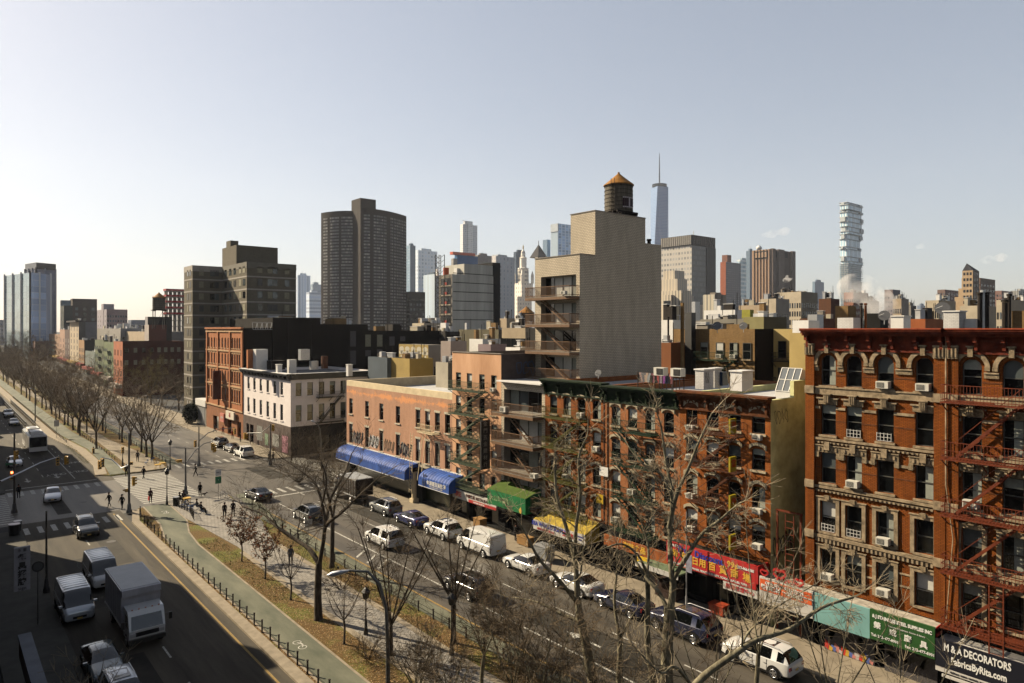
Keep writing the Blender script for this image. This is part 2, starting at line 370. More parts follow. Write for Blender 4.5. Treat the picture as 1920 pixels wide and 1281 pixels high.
def fire_escape(root, X, ya, yb, levels, m, dirs=1, out=1.1, stair=True, rail_h=.95, pick=.14, drop=None, top=None, close=True, ms=None):
    """levels: platform heights, ascending. ya<yb along the facade; platform projects towards -X"""
    fh = .05; ms = ms or m
    for i, z in enumerate(levels):
        p = MB(); x1 = X-.02; x0 = X-out
        hole = None
        if stair and i > 0: hole = (ya+.25, ya+1.6) if dirs > 0 else (yb-1.6, yb-.25)
        n = int(out/.13)
        for k in range(n+1):
            x = x0+k*(x1-x0)/n
            if hole and x > X-.75:
                for a, b in ((ya, hole[0]), (hole[1], yb)):
                    if b-a > .05: p.box(x-.025, a, z-fh, x+.025, b, z, m)
            else: p.box(x-.016, ya, z-fh, x+.016, yb, z, m)
        for y in (ya, (ya+yb)/2, yb): p.box(x0, y-.04, z-fh-.08, x1, y+.04, z-fh-.002, m); p.bar((x0+.15, y, z-.12), (x1, y, z-.75), .05, m)
        p.box(x0-.05, ya-.03, z-.08, x0-.026, yb+.03, z+.01, m)
        part = p.build('fire_escape_platform', root)
        r = MB()
        for zz in (z+rail_h, z+rail_h*.5, z+.12):
            r.box(x0-.015, ya, zz-.02, x0+.015, yb, zz+.02, m)
            r.box(x0, ya-.015, zz-.02, x1, ya+.015, zz+.02, m); r.box(x0, yb-.015, zz-.02, x1, yb+.015, zz+.02, m)
        k = ya
        while k <= yb+.01:
            r.box(x0-.01, k-.01, z, x0+.01, k+.01, z+rail_h, m); k += pick
        for y in (ya, yb):
            for x in (x0+.3, x0+.6, x0+.9): r.box(x-.01, y-.01, z, x+.01, y+.01, z+rail_h, m)
        r.build('railing', part)
        if stair and i < len(levels)-1:
            z2 = levels[i+1]; s = MB(); a = (ya+.25, yb-.5) if dirs > 0 else (yb-.25, ya+.5)
            # climbs from far end to the hole above
            yt, yb_ = a
            for x in (X-.68, X-.2): s.bar((x, yb_, z), (x, yt, z2), .04, ms, .15)
            nst = 11
            for q in range(1, nst):
                f = q/nst; y = yb_+(yt-yb_)*f; zz = z+(z2-z)*f; s.box(X-.68, y-.1, zz-.02, X-.2, y+.1, zz+.02, ms)
            for x in (X-.7,): s.bar((x, yb_, z+.85), (x, yt, z2+.85), .035, m)
            s.build('stair', part)
    if drop:
        s = MB(); y = ya+.4; z = levels[0]
        for yy in (y, y+.45): s.bar((X-out+.1, yy, drop), (X-out+.1, yy, z+1), .04, m)
        q = drop+.2
        while q < z: s.box(X-out+.08, y, q, X-out+.12, y+.45, q+.03, m); q += .32
        s.build('drop_ladder', root)
    if top:
        s = MB(); y = ya+.5; z = levels[-1]
        for yy in (y, y+.45): s.bar((X-.25, yy, z), (X-.25, yy, top+.5), .04, m)
        q = z+.3
        while q < top+.4: s.box(X-.27, y, q, X-.23, y+.45, q+.03, m); q += .32
        s.build('roof_ladder', root)
def cornice(root, X, ya, yb, z1, h, out, m, brackets=10, mb_=None, ret=True, name='cornice', arches=False, m2=None):
    c = MB()
    c.box(X-out, ya-(out if ret else 0)*.3, z1-.14, X+.25, yb+.02, z1, m); c.box(X-out*.88, ya-.1, z1-.3, X-.003, yb, z1-.14, m)
    c.box(X-out*.7, ya-.05, z1-.44, X-.003, yb, z1-.3, m); c.box(X-.12, ya, z1-h, X-.003, yb, z1-.44, m2 or m); c.box(X-.2, ya, z1-h-.12, X-.003, yb, z1-h, m)
    L = yb-ya
    for i in range(brackets):
        y = ya+.2+(L-.4)*i/(brackets-1); c.box(X-out*.62, y-.09, z1-.75, X-.12, y+.09, z1-.44, m); c.box(X-out*.38, y-.08, z1-h+.1, X-.12, y+.08, z1-.75, m)
    if arches:
        n = 12
        for i in range(n):
            y = ya+.5+(L-1)*i/(n-1)
            for k in range(6):
                A, B = math.pi*k/6, math.pi*(k+1)/6
                c.bar((X-.16, y+.22*math.cos(A), z1-.95+.22*math.sin(A)), (X-.16, y+.22*math.cos(B), z1-.95+.22*math.sin(B)), .09, m)
    return c.build(name, root)
def far_windows(root, x0, y0, x1, y1, specs, name='window', maxn=100):
    """specs: (face, u, z, w, h, material). the 100 that show largest are parts, the rest one 'stuff' part."""
    base = parent_world(root); cam = Vector((0, 0, EYE)); cache = {}
    def key(s):
        p = Vector((x0, s[1], s[2])) if s[0] == 'W' else Vector((s[1], y0, s[2]))
        v = p-cam; n = Vector((1, 0, 0)) if s[0] == 'W' else Vector((0, 1, 0))
        return -abs(v.normalized().dot(n))*s[3]*s[4]/v.length_squared
    specs = sorted(specs, key=key); rest = MB()
    def quad(mb, f, u, z, w, h, m, o):
        d = .05
        if f == 'W': mb.box(o[0]-d, u-w/2, z, o[0]+.0, u+w/2, z+h, m, 'eb')
        else: mb.box(u-w/2, o[1]-d, z, u+w/2, o[1], z+h, m, 'nb')
    for i, (f, u, z, w, h, m) in enumerate(specs):
        if i < maxn:
            k = (f, round(w, 2), round(h, 2), m.name)
            if k not in cache:
                q = MB(); quad(q, f, 0, 0, w, h, m, (0, 0)); cache[k] = q.mesh(name)
            p = (x0, u, z) if f == 'W' else (u, y0, z)
            link(name, cache[k], root, Vector(p)-base)
        else: quad(rest, f, u, z, w, h, m, (x0, y0))
    if rest.v: rest.build(name, root, kind='stuff')
def winrows(face, u0, u1, nu, z0, dz, nz, w, h, mats, pat=None):
    out = []
    for j in range(nz):
        for i in range(nu):
            u = u0+(u1-u0)*((i+.5)/nu) if pat is None else pat[i]
            out.append((face, u, z0+j*dz, w, h, R.choice(mats)))
    return out
def corner(a, c, b, yt, d, yt2=None):
    """block whose near corner is at survey px c, depth d; west face runs to px a, south face to px b"""
    r = ray(c); x0, y0 = r[0]*d, r[1]*d
    return x0, y0, XY(b, y0), YX(a, x0), ZZ(yt, d)
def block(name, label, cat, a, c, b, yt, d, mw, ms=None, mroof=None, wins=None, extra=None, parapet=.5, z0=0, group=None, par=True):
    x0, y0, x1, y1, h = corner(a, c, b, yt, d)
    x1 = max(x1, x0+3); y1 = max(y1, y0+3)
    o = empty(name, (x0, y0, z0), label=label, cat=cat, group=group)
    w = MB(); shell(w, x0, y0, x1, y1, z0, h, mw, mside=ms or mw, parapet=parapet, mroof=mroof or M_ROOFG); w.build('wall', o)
    if wins: far_windows(o, x0, y0, x1, y1, wins(x0, y0, x1, y1, h))
    if extra: extra(o, x0, y0, x1, y1, h)
    return o, (x0, y0, x1, y1, h)
def addbox(root, name, x0, y0, z0, x1, y1, z1, m):
    b = MB(); b.box(x0, y0, z0, x1, y1, z1, m, 'b'); return b.build(name, root)
def graffiti(mb, face, c, u0, u1, z0, z1, m, n=5, rr=None, th=.05):
    """painted loops of a made-up tag, a thin paint film on the wall"""
    rr = rr or R; w = (u1-u0)/n
    for i in range(n):
        cu = u0+w*(i+.5); cz = (z0+z1)/2; pts = []
        a0 = rr.uniform(0, 6); k1 = rr.choice((1, 2, 3)); ns = 14
        for j in range(ns+1):
            t = j/ns*math.tau*rr.choice((1, 1))
            pts.append((cu+w*.55*math.cos(t+a0)*(.7+.3*math.sin(k1*t)), cz+(z1-z0)*.48*math.sin(t+a0*.5)*(.75+.25*math.cos((k1+1)*t))))
        for j in range(ns):
            (ua, za), (ub, zb) = pts[j], pts[j+1]
            if face == 'W': mb.bar((c-.008, ua, za), (c-.008, ub, zb), th, m, .012) if False else mb.face(_strip('W', c-.006-.0004*i, ua, za, ub, zb, th), m)
            else: mb.face(_strip('S', c-.006-.0004*i, ua, za, ub, zb, th), m)
def _strip(face, c, ua, za, ub, zb, th):
    du, dz = ub-ua, zb-za; l = math.hypot(du, dz) or 1; nu, nz = -dz/l*th/2, du/l*th/2
    p = [(ua+nu, za+nz), (ua-nu, za-nz), (ub-nu, zb-nz), (ub+nu, zb+nz)]
    return [(c, u, z) for u, z in p] if face == 'W' else [(u, c, z) for u, z in p]
def water_tower(label, cx, cy, z, r, h, legs, mt=None, mr=None, rootname='water_tower'):
    mt = mt or M_TANK; o = empty(rootname, (cx, cy, z), label=label, cat='water tower')
    L = MB()
    for sx in (-1, 1):
        for sy in (-1, 1): L.bar((cx+sx*r*.8, cy+sy*r*.8, z), (cx+sx*r*.75, cy+sy*r*.75, z+legs), .2, M_RUST)
    for s in (-1, 1):
        L.bar((cx-r*.8, cy+s*r*.8, z+.2), (cx+r*.8, cy+s*r*.8, z+legs-.2), .07, M_RUST); L.bar((cx+s*r*.8, cy-r*.8, z+.2), (cx+s*r*.8, cy+r*.8, z+legs-.2), .07, M_RUST)
    for i in range(5): L.box(cx-r*1.1, cy-r*.8+i*r*.4-.08, z+legs, cx+r*1.1, cy-r*.8+i*r*.4+.08, z+legs+.2, M_RUST)
    for i in (-1, 1): L.box(cx+i*r*.75-.12, cy-r*1.05, z+legs-.25, cx+i*r*.75+.12, cy+r*1.05, z+legs, M_RUST)
    L.build('stand', o)
    t = MB(); n = 28; zb = z+legs+.2
    t.lathe((cx, cy, zb), [(r, 0), (r, h*.5), (r*.985, h)], mt, n); tank = t.build('tank', o)
    hp = MB()
    for k in range(7):
        zz = zb+.15+(h-.4)*k/6; ring = [(cx+(r+.02)*math.cos(q/n*math.tau), cy+(r+.02)*math.sin(q/n*math.tau), zz) for q in range(n+1)]; hp.tube(ring, .025, M_RUST, 4)
    hp.build('hoop', tank)
    rf = MB(); rf.lathe((cx, cy, zb+h), [(r*1.08, -.08), (r*1.08, 0), (r*.55, r*.42), (.12, r*.82), (.12, r*.82+.15), (.02, r*.82+.2)], mr or M_TROOF, n); rf.build('roof', o)
    ld = MB(); a = math.radians(200); lx, ly = cx+(r+.15)*math.cos(a), cy+(r+.15)*math.sin(a); tx, ty = -math.sin(a)*.2, math.cos(a)*.2
    for s in (-1, 1): ld.bar((lx+s*tx, ly+s*ty, z+.2), (lx+s*tx, ly+s*ty, zb+h+.5), .04, M_RUST)
    zz = z+.4
    while zz < zb+h: ld.bar((lx-tx, ly-ty, zz), (lx+tx, ly+ty, zz), .03, M_RUST); zz += .35
    ld.build('ladder', o)
    return o
M_TANK = mat('tank_wood', (.20, .18, .15), .9, .5, 6, streak=.15); M_RUST = mat('rusty_steel', (.05, .04, .035), .8, .4, 3)
M_TROOF = mat('tank_roof', (.42, .22, .05), .7, .4, 1.5)
# ------------------------------------------------------------------ ground, streets, median
def sheet(name, polys, z, m, kind='structure', thick=None, **kw):
    b = MB()
    for p in polys:
        if thick: b.prism(p, z-thick, z, m)
        else: b.face([(x, y, z) for x, y in (p if sum(p[j][0]*p[(j+1) % len(p)][1]-p[(j+1) % len(p)][0]*p[j][1] for j in range(len(p))) > 0 else p[::-1])], m)
    return b.build(name, kind=kind, **kw)
def rc(x0, y0, x1, y1): return [(x0, y0), (x1, y0), (x1, y1), (x0, y1)]
M_CITY = mat('city_ground', (.09, .09, .09), .95, .3, .05)
M_ASPH = mat('asphalt', (.088, .077, .06), .85, .42, .5, c2=(.125, .11, .086), bump=.3, streak=(1.6, .14, 1))
M_ASPH2 = mat('asphalt_patched', (.05, .045, .038), .85, .4, .5, c2=(.075, .068, .056), bump=.25)
M_SIDE = mat('sidewalk_concrete', (.35, .305, .24), .9, .3, .8, bump=.15)
M_KERB = mat('kerb_concrete', (.38, .33, .26), .9, .3, 1.5, bump=.2)
M_GREEN = mat('green_lane', (.16, .18, .135), .85, .3, .6, c2=(.22, .22, .17), bump=.1, streak=(1, .3, 1))
M_YLINE = mat('yellow_line', (.40, .29, .12), .8, .35, 6); M_WLINE = mat('white_line', (.55, .54, .50), .8, .5, 5)
def soilmat():
    m = bpy.data.materials.new('leafy_soil'); m.use_nodes = True; nt = m.node_tree; L = nt.links.new; b = nt.nodes['Principled BSDF']; b.inputs['Roughness'].default_value = 1; b.inputs['Specular IOR Level'].default_value = .1
    g = _n(nt, 'ShaderNodeNewGeometry')
    n1 = _n(nt, 'ShaderNodeTexNoise'); n1.inputs['Scale'].default_value = 9; n1.inputs['Detail'].default_value = 8; n1.inputs['Roughness'].default_value = .8; L(g.outputs['Position'], n1.inputs['Vector'])
    r1 = _n(nt, 'ShaderNodeValToRGB'); e = r1.color_ramp.elements; e[0].position = .35; e[0].color = (.02, .013, .005, 1); e[1].position = .7; e[1].color = (.22, .15, .065, 1); q = e.new(.54); q.color = (.095, .06, .022, 1); L(n1.outputs['Fac'], r1.inputs[0])
    n2 = _n(nt, 'ShaderNodeTexNoise'); n2.inputs['Scale'].default_value = .28; n2.inputs['Detail'].default_value = 5; L(g.outputs['Position'], n2.inputs['Vector'])
    r2 = _n(nt, 'ShaderNodeMapRange'); r2.inputs['From Min'].default_value = .5; r2.inputs['From Max'].default_value = .6; L(n2.outputs['Fac'], r2.inputs['Value'])
    n3 = _n(nt, 'ShaderNodeTexNoise'); n3.inputs['Scale'].default_value = 14; n3.inputs['Detail'].default_value = 5; L(g.outputs['Position'], n3.inputs['Vector'])
    r3 = _n(nt, 'ShaderNodeValToRGB'); e = r3.color_ramp.elements; e[0].position = .35; e[0].color = (.035, .036, .008, 1); e[1].position = .7; e[1].color = (.14, .135, .035, 1); L(n3.outputs['Fac'], r3.inputs[0])
    mx = _n(nt, 'ShaderNodeMix', data_type='RGBA'); L(r2.outputs[0], mx.inputs[0]); L(r1.outputs[0], mx.inputs[6]); L(r3.outputs[0], mx.inputs[7]); L(mx.outputs[2], b.inputs['Base Color'])
    bp = _n(nt, 'ShaderNodeBump'); bp.inputs['Strength'].default_value = .8; bp.inputs['Distance'].default_value = .08; L(n1.outputs['Fac'], bp.inputs['Height']); L(bp.outputs[0], b.inputs['Normal'])
    return m
M_SOIL = soilmat()
M_PAVER = brick('hex_pavers', (.36, .345, .32), (.44, .415, .38), (.25, .23, .21), .4, .35, stain=.3, ms=.03)
def paver_xy():
    m = M_PAVER; nt = m.node_tree
    t = next(n for n in nt.nodes if n.type == 'TEX_BRICK'); g = next(n for n in nt.nodes if n.type == 'NEW_GEOMETRY')
    mp = _n(nt, 'ShaderNodeMapping'); mp.inputs['Rotation'].default_value = (0, 0, .785); nt.links.new(g.outputs['Position'], mp.inputs[0]); nt.links.new(mp.outputs[0], t.inputs['Vector'])
paver_xy()
sheet('ground', [rc(-4000, -1500, 5000, 6000)], 0, M_CITY)
CY0, CY1 = 90.0, 112.0                      # cross street
M_ASR = mat('asphalt_worn', (.088, .076, .058), .6, .42, .5, c2=(.125, .108, .084), bump=.3, spec=.4, streak=(1.6, .14, 1))
sheet('road', [rc(7, -15, 16.6, 91), rc(7, 109.5, 19.5, 700)], .004, M_ASPH); sheet('road', [rc(27.6, -15, 41, 91), rc(27.6, 109.5, 41, 700), rc(-60, 91, 120, 109.5), rc(16.6, 89, 27.6, 91), rc(19.5, 109.5, 27.6, 114)], .004, M_ASR)
LS = rc
sheet('left_sidewalk', [rc(3.2, -15, 7, 88), rc(3.2, 109, 7, 700)], .13, mat('bluestone', (.13, .125, .11), .9, .3, .8), thick=.13)  # darker copy of the sidewalk concrete: the street's shade put into its colour
sheet('right_sidewalk', [[(41, -15), (48, -15), (48, 89.5), (42, 89.5), (41, 86)], [(41, 114), (42.5, 110.2), (47, 110.2), (47, 156), (41, 156)], rc(41, 156, 47, 700), rc(47, 84, 75, 90.6), rc(47, 109.6, 75, 110.7)], .13, M_SIDE, thick=.13)
# near median
sheet('median_kerb', [[(16.5, -15), (17.25, -15), (17.25, 84), (18.3, 89.3), (17.6, 89.3), (16.5, 84)]], .16, M_KERB, thick=.16)
MED0 = [(17.25, -15), (27.75, -15), (27.75, 80), (28.6, 90), (18.3, 90), (17.25, 84)]
sheet('median_base', [MED0], .10, M_SOIL, thick=.1)
def strip_pts(L, Rr): return L+Rr[::-1]
bikeL = [(17.6, -15), (17.6, 71), (17.9, 76), (18.7, 81), (19.0, 90.3)]; bikeR = [(19.65, -15), (19.65, 71), (20.1, 76), (21.2, 81), (21.5, 90.3)]
sheet('bike_path', [[bikeL[i], bikeR[i], bikeR[i+1], bikeL[i+1]] for i in range(4)], .125, M_GREEN)
edg = []
for Lp in (bikeL, bikeR):
    s = -1 if Lp is bikeL else 1
    for i in range(4): a, b = Lp[i], Lp[i+1]; edg.append([a, (a[0]+s*.16, a[1]), (b[0]+s*.16, b[1]), b])
sheet('path_edging', edg, .14, M_KERB, thick=.04)
sheet('paved_walk', [[(22.4, -15), (25.4, -15), (25.4, 66), (27.6, 76), (28.4, 90), (21.7, 90), (21.4, 82), (22.4, 68)]], .135, M_PAVER, thick=.03)
sheet('walk_border', [rc(25.4, -15, 25.9, 66), rc(21.95, -15, 22.4, 66)], .15, M_KERB, thick=.05)
sheet('bike_lane', [rc(27.85, -15, 29.35, 76), [(27.85, 76), (29.35, 76), (31.2, 90), (29.4, 90)]], .009, M_GREEN)
# far median
farL = [(18.2, 114), (19.2, 122), (19.4, 140), (17.4, 165), (17.3, 600)]; 
MED1 = farL+[(28.0, 600), (28.0, 118), (27, 113.4), (19.5, 112.6)]
sheet('far_median_kerb', [[(x-.5, y) if i < 5 else (x, y) for i, (x, y) in enumerate(farL)]+[(18.6, 600), (18.6, 165), (20.3, 140), (20.1, 122), (19.2, 114)]], .16, M_KERB, thick=.16)
sheet('far_median', [MED1], .12, M_SOIL, thick=.12)
sheet('far_bike_path', [[(19.4, 113), (21.4, 113), (22.6, 140), (21.6, 165), (21.4, 600), (18.9, 600), (19, 165), (20.6, 140), (20.1, 122)]], .17, M_GREEN, thick=.05)
sheet('far_walk', [[(22.6, 112.6), (26.8, 113), (27, 128), (25.4, 150), (25.4, 600), (23.4, 600), (23.4, 150), (23, 128)]], .165, M_SIDE, thick=.03)
sheet('far_bike_lane', [[(28.1, 116), (29.7, 116), (29.7, 500), (28.1, 500)]], .009, M_GREEN)
sheet('plaza', [[(21.6, 112.7), (27.0, 113.2), (27.2, 120), (22.6, 120)]], .18, M_SIDE, thick=.04)
# markings
ln = MB()
def mark(poly, m, z=.0085): ln.face([(x, y, z) for x, y in poly], m)
mark(rc(15.65, -15, 15.8, 89.5), M_YLINE); mark(rc(29.45, -15, 29.6, 78), M_YLINE, .0135)
mark([(17.6, 113.5), (17.75, 113.5), (18.95, 122), (18.8, 122)], M_YLINE); mark(rc(18.8, 122, 18.95, 142), M_YLINE); mark([(18.8, 142), (18.95, 142), (16.95, 166), (16.8, 166)], M_YLINE); mark(rc(16.8, 166, 16.95, 500), M_YLINE); mark(rc(29.85, 116, 30, 400), M_YLINE)
mark(rc(31.85, 10, 32.0, 82), M_WLINE)
for y in range(12, 88, 6): mark(rc(36.0, y, 36.12, y+2.4), M_WLINE)
for y in range(118, 300, 6): mark(rc(11.9, y, 12.02, y+2), M_WLINE); mark(rc(36.0, y, 36.12, y+2), M_WLINE)
for y in range(30, 84, 6): mark(rc(11.6, y, 11.72, y+2), M_WLINE)
mark(rc(15.2, 114, 15.33, 150), M_WLINE)
for y in (124, 128, 132, 136, 140, 144): mark(rc(15.9, y, 16.02, y+1.2), M_WLINE)
for (x0, x1, y, s) in ((7.2, 17.6, 106.6, 1), (7.2, 16.2, 86.0, 1), (28.5, 41, 112.8, 1), (31, 41, 87.2, 1)):   # ladder crossings over the avenue
    x = x0
    while x < x1-.5: mark(rc(x, y, x+.45, y+2.8), M_WLINE); x += 1.2
for (x0, y0, y1) in ((3.9, 92, 108), (19.4, 92.2, 110.8), (43.5, 92, 109)):       # crossings over the side street
    y = y0
    w = 6.8 if x0 == 19.4 else 3
    while y < y1: mark(rc(x0, y, x0+w, y+.42), M_WLINE); y += 1.05
for x0, x1, y in ((7.2, 17.5, 111.3), (30.5, 41, 85.6)): mark(rc(x0, y, x1, y+.35), M_WLINE)
# buffer hatching, arrow, bicycle marks
for y in range(54, 60, 2): mark([(29.9, y), (31.7, y+1.6), (31.7, y+1.9), (29.9, y+.3)], M_WLINE)
for cx, cy, s in ((34.0, 62.5, 1), (13.5, 117.5, -1), (10, 116.8, -1), (33.8, 33, 1)):
    mark([(cx-.1, cy-1.6*s), (cx+.1, cy-1.6*s), (cx+.1, cy+.4*s), (cx-.1, cy+.4*s)][::s], M_WLINE); mark([(cx-.45, cy+.4*s), (cx+.45, cy+.4*s), (cx, cy+1.6*s)][::s], M_WLINE)
mark([(33.2, 62.9), (33.9, 62.4), (33.9, 62.7), (33.5, 63.2), (33.2, 63.6)], M_WLINE)
def bikesym(cx, cy, z, s=1):
    for oy in (-.45, .45):
        pts = [(cx+.3*math.cos(a/10*math.tau), cy+oy+.3*math.sin(a/10*math.tau)) for a in range(11)]
        for i in range(10):
            (xa, ya), (xb, yb) = pts[i], pts[i+1]; k = .78
            mark([(xa, ya), (xb, yb), (cx+(xb-cx)*k, cy+oy+(yb-cy-oy)*k), (cx+(xa-cx)*k, cy+oy+(ya-cy-oy)*k)], M_WLINE, z)
    mark([(cx-.04, cy-.45), (cx+.04, cy-.45), (cx+.24, cy), (cx+.16, cy)], M_WLINE, z+.001); mark([(cx+.16, cy), (cx+.24, cy), (cx+.04, cy+.45), (cx-.04, cy+.45)], M_WLINE, z+.002); mark([(cx+.1, cy-.3), (cx+.18, cy-.3), (cx+.18, cy+.3), (cx+.1, cy+.3)], M_WLINE, z+.003)
bikesym(18.6, 44.2, .131); bikesym(28.6, 53.5, .014); bikesym(20.3, 86, .131)
ln.build('road_markings', kind='structure')
def only(x, y):
    for i, dx in enumerate(('O', 'N', 'L', 'Y')):
        me = text_mesh(dx, 2.2, M_WLINE, 0, .02); o = link('lettering', me, None, (x+i*.62-.9, y, .012), math.pi, kind='structure'); o.scale = (-.42, 1, 1); o.rotation_euler = (0, math.pi, 0); o.scale = (.42, 1.0, 1)
        o.rotation_euler = (0, 0, math.pi); o.location = (x+.9-i*.62, y, .012)
for x, y in ((16.6, 128), (13.6, 119), (16.4, 119.5)): only(x, y)
# storm covers and patches
pb = MB()
for x, y, r in ((13.5, 78, .42), (12.6, 88, .38), (9.5, 69, .4), (35, 47, .4), (34.2, 75, .4), (14, 98, .4), (32, 100, .45), (38, 30, .4)):
    pb.lathe((x, y, .005), [(r, 0), (r, .006), (r*.9, .008)], mat('cast_iron', (.16, .15, .14), .6, .3, 20), 18)
pb.build('manhole_covers', kind='structure')
cr = MB(); rc_ = random.Random(14); M_TAR = mat('tar_seam', (.035, .033, .03), .6, 0)
for _ in range(46):
    x, y = (rc_.uniform(7.5, 16), rc_.uniform(30, 200)) if rc_.random() < .5 else (rc_.uniform(30, 40.5), rc_.uniform(24, 180)); L_ = rc_.random() < .5
    for k in range(rc_.randint(4, 12)): a = (x, y); x += rc_.uniform(-.12, .12) if L_ else rc_.uniform(.2, .6); y += rc_.uniform(.3, .9) if L_ else rc_.uniform(-.1, .12); w_ = .03; cr.face([(a[0]-w_, a[1]-w_, .0105), (a[0]+w_, a[1]-w_, .0105), (x+w_, y+w_, .0105), (x-w_, y+w_, .0105)], M_TAR) if 7 < x < 16.4 or 30 < x < 41 else None
cr.build('road_seams', kind='structure')
sheet('asphalt_patch', [rc(9, 60, 10.5, 74), rc(33, 25, 35.5, 38), rc(36, 96, 39, 106), rc(22, 99, 26, 101), rc(10.8, 93, 12.2, 104), rc(34, 50, 36, 56), rc(8, 36, 10.5, 50), rc(12.4, 70, 14, 84), rc(37, 62, 39, 74), rc(31.2, 20, 33, 32), rc(12, 118, 14.5, 136)], .0065, M_ASPH2)
# dropped leaves and dry tufts over the soil
def litter(name, n, zones, mats, s0, s1, up=0, zz=.105):
    rr = random.Random(5); b = MB()
    for _ in range(n):
        x0, y0, x1, y1 = zones[rr.randrange(len(zones))]; x = rr.uniform(x0, x1); y = y0+(y1-y0)*rr.random(); s = rr.uniform(s0, s1); a = rr.uniform(0, 6.3); t = rr.uniform(.2, 1)*s*(1+up)
        c, d = math.cos(a)*s, math.sin(a)*s
        b.face([(x-c, y-d, zz), (x+d*.6, y-c*.6, zz+t*.3), (x+c, y+d, zz+t), (x-d*.6, y+c*.6, zz+t*.4)], rr.choice(mats))
    b.build(name, kind='stuff', label={'fallen_leaves': 'brown dry leaves scattered over the median planting beds', 'grass': 'short green and straw coloured grass in the median beds'}[name], cat='ground cover')
ML = [mat('leaf%d' % i, c, .9, 0) for i, c in enumerate(((.33, .19, .08), (.45, .31, .16), (.2, .11, .05), (.55, .42, .26)))]
MGR = [mat('grass%d' % i, c, .9, 0) for i, c in enumerate(((.17, .19, .05), (.11, .13, .03), (.33, .28, .12)))]
ZB = [(19.9, 20, 21.9, 70), (19.9, 30, 21.9, 60), (17.3, 22, 17.55, 80), (25.9, 24, 27.6, 64), (25.9, 30, 27.6, 56), (23, 18, 27, 30)]
litter('fallen_leaves', 22000, ZB, ML, .025, .06)
litter('grass', 6000, [(19.9, 52, 21.9, 72), (25.9, 40, 27.6, 74), (22, 114, 26, 150), (18, 125, 19, 160)], MGR, .03, .07, 1.2, .11)
# ------------------------------------------------------------------ the sunlit row on the right side of the avenue
def mkroot(label, y0, x=45.0, cat='building', name='tenement_building'): return empty(name, (x, y0, 0), label=label, cat=cat)
def facade(root, X, y0, y1, h, cols, rows, w, hh, mw, style='none', mroof=None, x1=64, mside=None, styles=None, arch=0, archrows=None, ground=4.0, mground=None, fm=None, sm=None, depth=.2, sideop=(), parapet=.5, gopen=None):
    wb = MB(); ops = [(u-w/2, u+w/2, z, z+hh) for z in rows for u in cols]
    gops = gopen or []
    wall(wb, 'W', X, y0, y1, ground, h, mw, ops, depth)
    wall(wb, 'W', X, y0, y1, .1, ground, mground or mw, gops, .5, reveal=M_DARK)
    for a, b, z0, z1 in [g[:4] for g in gops]: wb.face([(X+.5, a, z0), (X+.5, b, z0), (X+.5, b, z1), (X+.5, a, z1)], M_SHOPG)
    wall(wb, 'S', y0, X, x1, .1, h, mside or mw, sideop, depth)
    shell(wb, X, y0, x1, y1, 0, h, mw, west=False, south=False, mside=mside, parapet=parapet, mroof=mroof)
    wo = wb.build('wall', root)
    for j, z in enumerate(rows):
        st = styles[j] if styles else style
        for u in cols: place_win(root, 'W', X, u, z, w, hh, st, fm=fm, sm=sm, wm=mw, arch=(archrows[j] if archrows else arch), depth=depth)
    return wo
M_SHOPG = mat('shop_glass', (.02, .022, .022), .12, 0)
B_RED = brick('red_brick', (.31, .108, .028), (.39, .148, .038), (.13, .05, .015), stain=.5)
B_OR1 = brick('orange_brick', (.40, .15, .05), (.47, .195, .07), (.26, .12, .06), stain=.55)
B_OR2 = brick('orange_brick_pale', (.45, .20, .09), (.52, .25, .12), (.28, .16, .10), stain=.3)
B_OR3 = brick('orange_brick_deep', (.42, .155, .045), (.49, .205, .065), (.27, .11, .045), stain=.55)
B_PINK = brick('pink_brick', (.56, .33, .22), (.62, .38, .26), (.55, .40, .31), stain=.25, patch=(.42, .19, .085), zc=12.2)
B_TOWER = brick('tan_brick_tower', (.66, .59, .48), (.71, .635, .52), (.36, .32, .26), .36, .17, stain=.25, ms=.022, patch=(.33, .29, .24))
B_TAN = brick('tan_brick', (.33, .22, .11), (.40, .28, .15), (.30, .21, .12), stain=.35)
B_OLIVE = mat('olive_stucco', (.68, .68, .38), .9, .35, .6, bump=.15, c2=(.78, .77, .46))
M_SALM = mat('salmon_paint', (.62, .37, .22), .85, .2, .35, c2=(.72, .48, .32), streak=.3)
M_DGRN = mat('dark_green_paint', (.02, .035, .02), .9, .5, 3, c2=(.03, .055, .025))
M_CRED = mat('cornice_red', (.13, .022, .012), .9, .4, 2, c2=(.26, .07, .035))
M_CORN = mat('cornice_brown', (.12, .05, .02), .9, .4, 3, c2=(.22, .09, .035))
M_FERED = mat('red_iron', (.22, .065, .03), .6, .35, 3); M_FEYG = mat('olive_iron', (.13, .125, .03), .6, .3, 3); M_FEG = mat('green_iron', (.03, .065, .035), .6, .3, 3); M_FEGR = mat('sage_iron', (.13, .16, .11), .6, .3, 3); M_FEBR = mat('brown_iron', (.14, .06, .03), .6, .4, 3)
def shopops(y0, y1, n, z1=2.2, gap=.5, z0=.35):
    w = (y1-y0-gap)/n; return [(y0+gap+i*w, y0+(i+1)*w, z0, z1) for i in range(n)]

